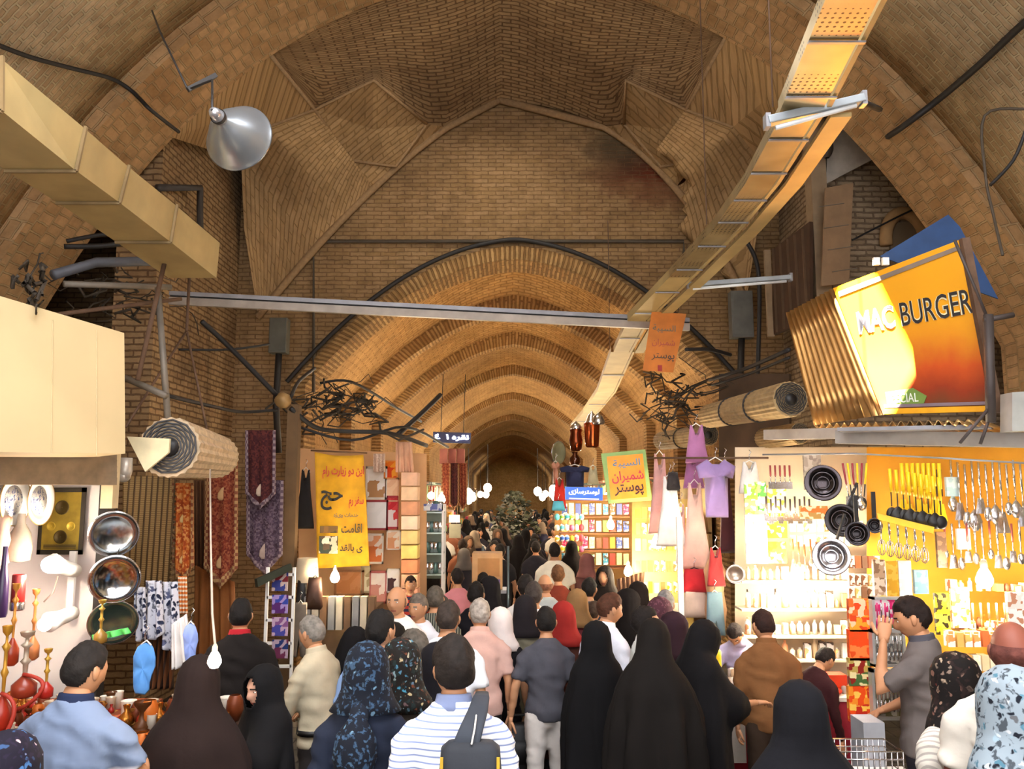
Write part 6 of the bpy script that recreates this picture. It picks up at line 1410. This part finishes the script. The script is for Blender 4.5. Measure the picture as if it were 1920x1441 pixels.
o = P(1276, 1095, 8.5); mb = MB(); mb.box((0, 0, -.2), (.05, .05, 1.7)); q = mb.build('white_post', M_white, loc=o); tag(q, 'slim white post of the clothes stall', 'post')
o = P(1330, 856, 8.8); mb = MB(); mb.tube([P(1215, 858, 9.3) - o, P(1440, 858, 8.3) - o], .012, 6); q = mb.build('clothes_rail', M_rust, loc=o); tag(q, 'rusty rail carrying the clothes stall hangers', 'rail')
# ---------------------------------------------------------------- kitchenware shop
yb = 8.35
wallpanel('wall_shop', (P(1378, 838, 8.6), P(1625, 838, 8.2), P(1625, 1330, 8.2), P(1378, 1330, 8.6)), mat('#e4cfae', .85, 0, .06, 3), .06)
wallpanel('wall_shop', (P(1625, 838, 8.0), P(2010, 838, 7.0), P(2010, 1330, 7.0), P(1625, 1330, 8.0)), mat('#cf8e1e', .85, 0, .08, 3), .06)
wallpanel('wall_shop', (P(1348, 700, 10.8), P(1480, 700, 10.2), P(1480, 860, 10.2), P(1348, 860, 10.8)), mat('#4a3828', .9, 0, .2, 4), .06)
bulb('blinding bulb in the middle of the white kitchenware wall', 1490, 1095, 7.7, 150, .07, (1, .86, .66), em=120); bulb('blinding bulb in front of the yellow kitchenware wall', 1846, 1088, 6.5, 42, .06, (1, .84, .6), em=120); bulb('bulb glowing low over the goods table', 1412, 1000, 7.6, 30, .04, (1, .86, .66), em=60)
pan('black wok hanging highest in the kitchenware shop', 1543, 905, 33, 6.7, mat('#3a3436', .16, .9), handle=False, name='wok'); pan('steel frying pan with bright rings below the black wok', 1559, 1043, 34, 6.5, mat('#a8a4a8', .18, .9), tilt=20, steel=True)
pan('black frying pan hanging between the wok and the yellow ladles', 1607, 1000, 22, 6.6, mat('#242022', .2, .8), tilt=0); pan('large black frying pan behind the steel pan', 1578, 975, 30, 6.9, mat('#2c2828', .25, .8), tilt=25); pan('small black frying pan right of the two larger ones', 1640, 985, 14, 6.6, mat('#1a1618', .3, .4), tilt=0)
o = P(1560, 850, 6.8); mb = MB(); mb.tube([P(1430, 852, 7.4) - o, P(1600, 850, 6.9) - o, P(1760, 858, 6.5) - o, P(1925, 868, 6.1) - o], .008, 6); q = mb.build('hook_rail', M_grey, loc=o); tag(q, 'thin metal rail with hooks across the kitchenware shop', 'rail')
M_yel = mat('#f0c818', .4); M_ylo = mat('#e8dc50', .5)
for k in range(9): utensil('ladle', 'yellow handled utensil in the row %s' % ('with a black bowl above the yellow strip'), 1668 + k * 11.5, 878 + k * 2, 98, 6.5 - k * .02, M_yel, M_black, 'ladle' if k % 2 else 'spoon', group='yellow handled black ladles above the yellow strip', fat=1.5)
for k in range(8): utensil('yellow_spoon', 'all yellow plastic spoon hanging behind the black ladles', 1690 + k * 10, 868, 96 + (k % 3) * 12, 6.75 - k * .02, M_yel, M_yel, 'turner', group='all yellow plastic spoons behind the black ladles', fat=1.7)
t, Mx, w, h = quad_thing('yellow_rack', 'curved yellow plastic strip under the black ladles', 'rack', (P(1645, 962, 6.4), P(1752, 988, 6.3), P(1750, 1000, 6.3), P(1648, 974, 6.4)), M_yel, .04)
for k in range(6): utensil('ladle', 'steel headed utensil in the fan left of the yellow handles', 1580 + k * 9, 868, 88, 6.9, (mat('#8c2430', .4), M_yel)[k % 2], M_black if k % 2 else M_chrome, ('turner', 'ladle', 'spoon')[k % 3], tilt=(k - 2.5) * 3, group='fan of utensils left of the yellow handles')
for k in range(6): utensil('whisk', 'wire whisk hanging under the yellow strip', 1650 + k * 16, 965 + k * 3, 74, 6.45, M_chrome, M_chrome, 'whisk', group='whisks under the yellow strip')
for k in range(12): utensil('steel_ladle', 'long steel ladle hanging on the yellow wall', 1782 + k * 13, 862 + (k % 3) * 4, 96 + (k % 4) * 12, 6.9 - k * .05, M_chrome, M_chrome, ('ladle', 'turner', 'spoon')[k % 3], group='steel ladles in the upper row on the yellow wall')
for k in range(11): utensil('steel_spoon', 'shorter steel spoon in the second row on the yellow wall', 1770 + k * 14, 975 + (k % 2) * 6, 72 + (k % 3) * 10, 6.9 - k * .05, M_chrome if k % 3 else mat('#8c3c34', .4), M_chrome, ('spoon', 'turner')[k % 2], group='steel spoons in the second row on the yellow wall')
for k in range(9): utensil('wooden_spoon', 'small pale utensil in the low row behind the young man in grey', 1778 + k * 15, 1130, 62, 6.8 - k * .05, mat('#e8c890', .6), mat('#d8b070', .5), ('spoon', 'turner', 'ladle')[k % 3], group='pale utensils in the low row on the yellow wall')
for k in range(5): utensil('cleaver', 'red handled knife in the rack by the white blouse', 1444 + k * 9, 872, 44, 7.6, mat('#8c2c2c', .4), M_chrome, 'turner', group='red handled knives beside the white blouse')
for lab, px, py, w, h, Y, cc in (('tall yellow and white pack card on the white wall, top piece', 1456, 935, 36, 50, 7.9, ['#f0e4b0', '#e8c840', '#f8f4e8']), ('lime yellow gridded pack card below the top piece', 1456, 985, 38, 46, 7.9, ['#e8e030', '#f4f0a0', '#c8c028']), ('yellow lattice pack at the bottom of the lime cards', 1456, 1035, 36, 40, 7.9, ['#d8cc30', '#a89820', '#f0e878']),
      ('green and white striped pack next to the white blouse', 1408, 935, 24, 56, 7.8, ['#78b838', '#f4f4e8', '#c8dc60']), ('second green pack right of the striped one', 1426, 930, 20, 54, 7.85, ['#58a048', '#d8ec80', '#f0f0e0']), ('pale plastic bag of brushes on the white wall', 1418, 1010, 40, 90, 7.8, ['#f0e8e4', '#e0d8dc', '#d0b8b0']),
      ('grey baking rack sheet behind the black wok', 1523, 885, 32, 66, 7.4, ['#a09080', '#b8a898', '#8c7c70']), ('tray of small orange brushes under the wok', 1530, 960, 60, 24, 7.3, ['#d87838', '#e8d0b0', '#b89050']),
      ('long steel grater, leftmost of three under the whisks', 1648, 1082, 22, 66, 6.7, ['#b89878', '#8c6c50', '#d8c8b0']), ('long grater with a yellow face, middle of three', 1672, 1084, 22, 64, 6.7, ['#d8b048', '#c89828']), ('long white and silver grater, rightmost of three', 1696, 1084, 24, 66, 6.7, ['#f0e8e0', '#d8d0c8']), ('pale blue plastic grater with a hook', 1726, 1090, 26, 44, 6.6, ['#a0c0c8', '#88b0bc']),
      ('dark brown grater hanging on the yellow wall', 1765, 1030, 18, 66, 6.9, ['#5c4434', '#7c5c44']), ('white packet beside the dark brown grater', 1806, 1010, 24, 38, 6.8, ['#f0ece8', '#d8e4ec']), ('brown handled brush at the top of the yellow wall', 1758, 905, 14, 50, 6.9, ['#5c3c2c', '#3c2c24']), ('pale blue card at the top of the yellow wall', 1785, 912, 24, 36, 6.9, ['#c0d0d0', '#a8c0c4']),
      ('tall framed spoon set right of the young man in grey', 1800, 1138, 34, 74, 6.7, ['#e8dcc8', '#a87c3c', '#f4ecd8']), ('yellow fork card right of the graters', 1766, 1150, 26, 76, 6.7, ['#e8c020', '#2c2414', '#f0d040']), ('white box of utensils at the far right of the yellow wall', 1905, 1140, 34, 60, 6.3, ['#f0e4d8', '#c88c6c', '#f8f0e8'])):
    card('pack_card', lab, 'pack', px, py, w, h, Y, pattern('pc_%d_%d' % (px, py), 'blocks', cc, 30, rough=.4), th=.03)
for k, (y, hh, c) in enumerate(((1152, 60, ['#e8682c', '#f0c8a0', '#d84820', '#f0a030']), (1208, 56, ['#e84c1c', '#e05020', '#f08040']), (1258, 50, ['#b89c50', '#8c2820', '#e8d8a0', '#4c6c3c']), (1318, 64, ['#f0902c', '#e8501c', '#f8c858', '#c83020']))):
    card('blister_pack', ('top orange and red', 'plain orange red', 'mixed colour', 'bottom orange and yellow')[k] + ' knife pack in the column beside the table', 'pack', 1611, y, 42, hh, 6.0, pattern('ok%d' % k, 'blocks', c, 26, rough=.3), th=.04)
for k, (y, hh, c) in enumerate(((1150, 62, ['#f0dce8', '#e83c80', '#f8f4f0', '#3c8c60']), (1214, 66, ['#9c988c', '#c0bcb0', '#6c6c6c', '#d8d4c8']), (1300, 92, ['#8c8464', '#9c9488', '#b8b0a0', '#6c6444']))):
    t = card('cutlery_card', ('pink and white scissor', 'grey steel knife', 'olive backed steel spoon')[k] + ' card in the column left of the young man in grey', 'pack', 1664, y, 62, hh, 5.9, pattern('ck%d' % k, 'blocks', c, 22, rough=.3), mat('#c8c8c4', .3, .4), th=.03)
    o, w, h = box_at(1664, y, 62, hh, 5.9)
    for j in range(7): mb = MB(); x = w * (-.36 + .12 * j); mb.tube([(x, -.03, h * .34), (x, -.03, -h * .1)], .006, 5); mb.ball((x, -.03, -h * .22), (.012, .006, h * .12), 8, 6); mb.build('cutlery_piece', M_chrome if k or j % 2 else mat('#d83c74', .4), t)
packs('jar', 'glass jar or tin in the glare of the kitchenware wall', 'jar', 'jars in the glare of the kitchenware wall', 1395, 1590, [1068, 1120, 1170, 1215], 14, 12, 34, 7.95, ['#f8f0e0', '#f0d8a8', '#e8b878', '#d89868', '#f4e8d0'], sh='jar', th=.05)
for k, y in enumerate((1088, 1140, 1190, 1234)):
    o = P(1492, y, 8.0); mb = MB(); mb.box((0, 0, 0), (1.05, .25, .02)); q = mb.build('wall_shelf', mat('#e8d8b8', .7), loc=o); tag(q, ('top', 'second', 'third', 'lowest')[k] + ' pale shelf on the white kitchenware wall', 'shelf')
packs('utensil_box', 'small box or tin on the shelves of the yellow wall', 'box', 'boxes on the shelves of the yellow wall', 1772, 1930, [1195, 1240], 10, 14, 30, 6.55, ['#f0d8a8', '#e89858', '#f8e8c8', '#c86c38', '#d8b060'])
packs('hanging_packet', 'small hanging packet high between the racks of the white wall', 'packet', 'packets hanging high on the white wall', 1480, 1620, [985, 1012], 11, 10, 22, 7.9, ['#f0c890', '#e8a060', '#d8c8b8', '#f0e8d8', '#b87848'], th=.02)
for k in range(10): utensil('kitchen_knife', 'dark handled knife hanging on the white wall left of the wok', 1436 + k * 9, 930 + (k % 2) * 5, 46, 7.7, mat('#3c2a24', .4), M_chrome, 'turner', group='dark handled knives left of the wok')
for k in range(8): utensil('brush', 'pale bristled brush hanging beside the yellow cards', 1486 + k * 11, 1010 + (k % 3) * 5, 50, 7.6, mat('#d8783c', .5), mat('#e8d8b8', .9), 'spoon', group='brushes hanging beside the yellow cards')
packs('packet', 'orange or brown packet tucked between the pans and the yellow wall', 'packet', 'packets between the pans and the yellow wall', 1590, 1650, [1052, 1085, 1110], 5, 11, 24, 7.3, ['#e88828', '#c86428', '#f0c070', '#8c5c3c'], th=.03)
packs('tin', 'small tin on the crowded shelf behind the bald man', 'tin', 'tins on the shelf behind the bald man', 1775, 1930, [1095, 1165], 9, 13, 24, 6.75, ['#e8a050', '#f0e0c0', '#c87848', '#d8c8a8', '#a85a3c'], sh='jar')
# tables
def table(label, x0, x1, y0, y1, Yf, Yk, z, c, top):
    a = P(x0, y0, Yf).x; b = P(x1, y0, Yf).x; o = V(((a + b) / 2, (Yf + Yk) / 2, 0)); t = thing('stall_table', label, 'table', o); w = b - a; d = Yk - Yf
    mb = MB(); n = 60; rg = []
    for zz, k in ((z - .01, 0), (z * .6, .6), (.03, 1)):
        r = []
        for j in range(n):
            u = j / n * 4; e = int(u); f = u - e; q = [(-1, -1), (1, -1), (1, 1), (-1, 1)]; p0, p1 = q[e], q[(e + 1) % 4]; x, y = p0[0] + (p1[0] - p0[0]) * f, p0[1] + (p1[1] - p0[1]) * f; kk = 1 + .02 * k * math.sin(j * 1.9)
            r.append(V((x * w / 2 * kk, y * d / 2 * (1 + .03 * k * math.sin(j * 1.9)), zz)))
        rg.append(r)
    mb.rings(rg, False); mb.smooth = True; mb.build('table_skirt', mat(c, .85, 0, .1, 4, bump=.2), t); mb = MB(); mb.box((0, 0, z), (w + .02, d + .02, .03)); mb.build('table_top', mat(top, .6), t); return o, w, d
o1, w1_, d1 = table('goods table covered in dark red cloth behind the brown jacket', 1338, 1610, 1290, 0, 6.95, 7.65, .90, '#8c1428', '#d8ccc0')
t, Mx, w, h = quad_thing('hanging_cloth', 'grey white cloth draped over the left corner of the red table', 'cloth', (P(1345, 1296, 6.88), P(1395, 1302, 6.88), P(1400, 1430, 6.88), P(1360, 1430, 6.88)), mat('#a8a49c', .85), .02)
o2, w2_, d2 = table('small table with a red cloth at the lower right', 1655, 1760, 1365, 0, 4.9, 5.4, .85, '#8c1428', '#e8e4dc')
random.seed(5)
for k in range(46):
    p = V((o1.x + random.uniform(-.48, .48) * w1_, o1.y + random.uniform(-.47, .47) * d1, .917)); mb = MB(); s_ = random.uniform(.03, .07)
    if k % 3 == 0: mb.box((0, 0, s_ * .4), (s_ * 1.8, s_ * 1.2, s_ * .8), random.random() * 3)
    elif k % 3 == 1: mb.lathe([(.002, 0), (s_ * .6, 0), (s_ * .6, s_ * 1.4), (s_ * .2, s_ * 1.6), (.002, s_ * 1.6)], n=10)
    else: mb.ball((0, 0, s_ * .5), (s_ * .8, s_ * .5, s_ * .5), 10, 6)
    q = mb.build('small_ware', mat(random.choice(['#f0e8dc', '#d8c8b8', '#c8a888', '#e84020', '#f4f0e8', '#b8a8a0', '#8c98b0', '#e8d890']), .4), loc=p); tag(q, 'small white or coloured ware spread on the red goods table', 'ware', 'small wares on the red goods table')
for lab, px, py, w, h, Y, c in (('orange red carton standing on the red goods table', 1562, 1262, 40, 30, 7.2, '#e04018'), ('blue and orange packet left of the orange red carton', 1538, 1270, 20, 24, 7.2, '#4858a0'), ('flat red box lying near the brown jacket on the table', 1382, 1286, 44, 10, 7.1, '#c01828')):
    o, w, h = box_at(px, py, w, h, Y); o.z = .917 + h / 2; mb = MB(); mb.box((0, 0, 0), (w, .14, h)); q = mb.build('carton', mat(c, .5), loc=o, bevel=.004); tag(q, lab, 'box')
o, w, h = box_at(1330, 1238, 40, 46, 7.2); vessel('yellow_pot', 'yellow enamel pot beside the lilac shirted stall keeper', 'pot', 1330, 1238, 44, 46, 7.2, [(.9, 0), (1, .05), (1, .9), (.9, .95), (.3, 1), (.1, 1.12)], mat('#e8cc10', .4))
o = P(1618, 1425, 4.9); t = thing('wire_basket', 'pale wire basket at the foot of the pack columns', 'basket', o)
mb = MB()
for z in (-.1, -.03, .04, .08):
    mb.tube([(-.17, -.12, z), (.17, -.12, z), (.17, .12, z), (-.17, .12, z), (-.17, -.12, z)], .004, 4)
mb.build('rim_wires', M_chrome, t); mb = MB()
for k in range(12): x = -.17 + .34 * k / 11; mb.tube([(x, -.12, -.1), (x, -.12, .08)], .003, 4); mb.tube([(x, .12, -.1), (x, .12, .08)], .003, 4)
mb.build('upright_wires', M_chrome, t)
o, w, h = box_at(1640, 1385, 40, 90, 5.4); mb = MB(); mb.box((0, .1, -.25), (w, .2, h + .4)); q = mb.build('plastic_drawers', mat('#a0a4ac', .4), loc=o); tag(q, 'translucent grey drawer unit under the pack columns', 'drawers')
plate('strainer', 'round wire strainer hanging by the denim shorts', 'strainer', 1379, 1076, 17, 17, 7.4, mat('#b8a898', .3, .7)); 
# bags carried by people
def soft_bag(name, label, px, py, w, h, Y, m, th, strap=None, rz=0):
    o, w, h = box_at(px, py, w, h, Y); t = thing(name, label, 'bag', o, R(rz)); mb = MB(); mb.loft([((0, 0, -h / 2), w * .40, th * .4), ((0, 0, -h * .44), w * .5, th * .5), ((0, 0, 0), w * .5, th * .5), ((0, 0, h * .4), w * .47, th * .42), ((0, 0, h / 2), w * .36, th * .25)], 24, p=4); mb.build('bag_body', m, t)
    mb = MB(); mb.loft([((0, -th * .42, -h * .34), w * .34, th * .1), ((0, -th * .5, -h * .05), w * .36, th * .12), ((0, -th * .42, h * .16), w * .32, th * .06)], 20, p=4); mb.build('front_pocket', mat('#101014', .6), t)
    if strap: mb = MB(); mb.tube([P(*q) - o for q in strap], .02, 6); mb.build('strap', m, t)
    return t, o, w, h, th
t, o, w, h, th = soft_bag('laptop_bag', 'black laptop bag held by the man in the grey t-shirt', 973, 1398, 56, 84, 7.0, mat('#17171a', .5), .12)
mb = MB(); mb.tube([(-.06, 0, h / 2), (-.05, 0, h / 2 + .06), (.05, 0, h / 2 + .06), (.06, 0, h / 2)], .012, 6); mb.build('handle', M_black, t)
t, o, w, h, th = soft_bag('backpack', 'dark blue black sling backpack on the striped polo shirt', 882, 1452, 118, 120, 3.62, mat('#22262e', .8, bump=.3), .16)
mb = MB(); pts = [P(872, 1402, 3.60), P(884, 1365, 3.66), P(896, 1332, 3.76), P(902, 1308, 3.9), P(904, 1300, 4.06)]; mb.loft([(p - o, .055 - .006 * i, .012) for i, p in enumerate(pts)], 12, V((1, 0, 0)), 4); mb.build('shoulder_strap', mat('#2c323c', .8), t)
mb = MB(); mb.tube(rel([P(884, 1395, 3.57), P(890, 1365, 3.62), P(893, 1340, 3.70)], o), .004, 4); mb.build('pale_cord', M_white, t)
for q in (828, 934): mb = MB(); mb.box(P(q, 1432, 3.55) - o, (.012, .01, .05)); mb.build('yellow_trim', mat('#c8a020', .5), t)
for lab, px, py, w, h, Y, m in (('small white and pink bag carried behind the grey t-shirt', 966, 1295, 24, 50, 7.6, '#c8a8a4'), ('dark shoulder bag between the pink and grey shirts', 950, 1270, 26, 60, 7.3, '#18161a')): soft_bag('shopping_bag', lab, px, py, w, h, Y, mat(m, .6), .1)
# ---------------------------------------------------------------- stalls further down both sides of the aisle
random.seed(31); SC_ = ['#c86038', '#e8c890', '#f0e8d8', '#a83428', '#5878a8', '#e0a040', '#88a868', '#c8a8a0', '#4c3c38', '#d8d0b8', '#b88850', '#d04858']
for side in (-1, 1):
    for k, Y in enumerate((15.6, 18.6, 22.0, 26, 31, 37, 45, 55)):
        if side < 0 and Y < 15: continue
        X = side * (2.75); o = V((X, Y, 0)); nm = ('left', 'right')[side > 0]; D_ = 2.4 + k * .5
        t = thing('market_stall', '%s-hand market stall, %s one down the long aisle' % (nm, ('nearest', 'second', 'third', 'fourth', 'fifth', 'sixth', 'seventh', 'farthest')[k]), 'stall', o)
        mb = MB(); mb.box((side * .25, 0, .45), (.9, D_, .9)); mb.build('counter', mat('#6a4a30', .8), t)
        mb = MB(); mb.box((side * .55, 0, 1.7), (.06, D_, 2.2)); mb.build('back_board', mat(random.choice(['#d8c090', '#c8a070', '#e0d0b0']), .8), t)
        mb = MB(); mb.box((side * .1, 0, 2.8), (1.1, D_, .06)); mb.build('canopy', mat(random.choice(['#8c5a3c', '#5c6c5c', '#a8805c']), .8), t)
        for j in range(2): mb = MB(); mb.box((side * .42, 0, 1.35 + j * .5), (.3, D_, .03)); mb.build('shelf', mat('#8c6440', .8), t)
        n = (11, 9, 8, 6, 5, 4, 4, 3)[k]
        for j in range(n):
            for lv in range(3):
                s_ = D_ / n; mb = MB(); hh = random.uniform(.14, .34); mb.box((0, 0, hh / 2), (.16, s_ * .75, hh)); q = mb.build('stall_goods', mat(random.choice(SC_), .7), loc=(X + side * (.35 if lv else .0), Y - D_ / 2 + s_ * (j + .5), (.905, 1.37, 1.87)[lv])); tag(q, 'box of goods on the %s-hand stalls down the aisle' % nm, 'box', 'boxed goods on the %s-hand stalls' % nm)
        for j in range(4 if k < 4 else 2):
            c = random.choice(SC_); mb = MB(); pz = [(-.17, .25), (-.08, .3), (.08, .3), (.17, .25), (.2, -.35), (-.2, -.35)]; mb.slab([(0, x, z) for x, z in pz], (.04, 0, 0)); q = mb.build('hanging_garment', mat(c, .9), loc=(X - side * .42, Y - D_ / 2 + D_ * (j + .5) / (4 if k < 4 else 2), 2.42)); tag(q, 'piece of clothing hanging from the %s-hand stall canopies' % nm, 'clothing', 'clothes hanging from the %s-hand canopies' % nm)
        p = V((X - side * .72, Y - .4, 2.45)); t = thing('light_bulb', 'lit bulb under the canopy of the %s %s-hand stall down the aisle' % (('nearest', 'second', 'third', 'fourth', 'fifth', 'sixth', 'seventh', 'farthest')[k], nm), 'lamp', p); mb = MB(); mb.ball((0, 0, 0), .07 + .01 * k); mb.build('glass_bulb', mat('#fff0d0', .3, var=0, emit=50), t); mb = MB(); mb.tube([(0, 0, .06), (0, 0, .34), (side * .25, 0, .34)], .012, 5); mb.build('flex', M_dark, t)
        point('bulb_light', p + V((0, -.0, -.02)), 150 + 22 * k, (1, .8, .52), .12)

o = P(965, 962, 24); random.seed(3); t = thing('potted_shrub', 'dark leafy shrub mound standing in the crowd at the far end of the aisle', 'plant', (o.x, 24, 0))
mb = MB(); mb.lathe([(.0, 0), (.3, 0), (.38, .5), (.3, .5)], n=14); mb.build('pot', mat('#6a4a34', .8), t)
mb = MB()
for k in range(700):
    a = random.random() * 2 * PI; z = random.random(); r = .72 * (1 - z * z) ** .5 * math.sqrt(random.random()) + .04; c = V((r * math.cos(a), r * math.sin(a), .75 + z * 1.8)); n_ = V((random.gauss(0, 1), random.gauss(0, 1), random.gauss(0, 1))).normalized(); x_, y_, _ = frame_from(n_)
    mb.poly([c - x_ * .09, c - y_ * .05, c + x_ * .09, c + y_ * .05])
q = mb.build('foliage', pattern('leafy', 'blocks', ['#3c4030', '#5c604c', '#8c8c80', '#2c3024'], 4), t)
for k in range(16):
    x = (-1, 1)[k % 2] * random.uniform(1.1, 2.1) ; Y = random.uniform(30, 46); q = thing('light_bulb', 'bare bulb glowing white over the %s side of the far crowd' % ('left', 'right')[k % 2], 'lamp', (x * Y / 40, Y, random.uniform(2.25, 2.75)), 0, 'bare bulbs glowing over the far crowd, %s side' % ('left', 'right')[k % 2])
    mb = MB(); mb.ball((0, 0, 0), (.15, .15, .17), 12, 8); mb.build('glass_bulb', mat('#fff4dc', .5, var=0, emit=14), q); mb = MB(); mb.tube([(0, 0, .16), (0, 0, 1.6)], .01, 4); mb.build('flex', M_dark, q)
    if k < 4: point('bulb_light', V(q.location) + V((0, -.3, 0)), 120, (1, .9, .7), .2)
# ================================================================ light
# unseen fill lights added for brightness: above and behind the camera, crossing, far bays
area('fill_near', (0, 1.5, 7.6), (R(-12), 0, 0), 5, 5, 800, (.95, .96, 1))  # added fill hung below the closed crown, no opening above it
area('fill_behind', (0, -3.6, 3.6), (R(98), 0, 0), 9, 5, 640, (.95, .96, 1))  # added fill in front of the closed end wall, no doorway there
area('fill_crossing', (-.2, 10.9, 8.3), (0, 0, 0), 2, 1.0, 60, (1, .9, .75))  # small added fill that lifts the crossing vault
for y, w in ((17.8, 60), (21.8, 50), (26.5, 40), (32, 45), (38.5, 60), (46, 60), (55, 90), (66, 110), (79, 160)):
    area('fill_aisle', (0, y, 5.6), (0, 0, 0), 1.5, 1.5, w * 1.7, (1, .9, .75))  # added fill under each unbroken bay vault
w = bpy.data.worlds.new('world'); SC.world = w; w.use_nodes = True
w.node_tree.nodes['Background'].inputs[0].default_value = (.5, .6, .8, 1); w.node_tree.nodes['Background'].inputs[1].default_value = .3
sun = bpy.data.lights.new('sun', 'SUN'); sun.energy = 450; sun.angle = R(.5); sun.color = (1, .95, .85)
so = bpy.data.objects.new('sun', sun); COL.objects.link(so); so.rotation_euler = SUN_DIR.to_track_quat('-Z', 'Y').to_euler()
for o_ in list(COL.objects): ROOT.objects.link(o_); COL.objects.unlink(o_)
bpy.data.collections.remove(COL)
vs = SC.view_settings; vs.view_transform = 'Standard'; vs.look = 'None'; vs.exposure = 0.42; vs.gamma = 1; vs.use_curve_mapping = False
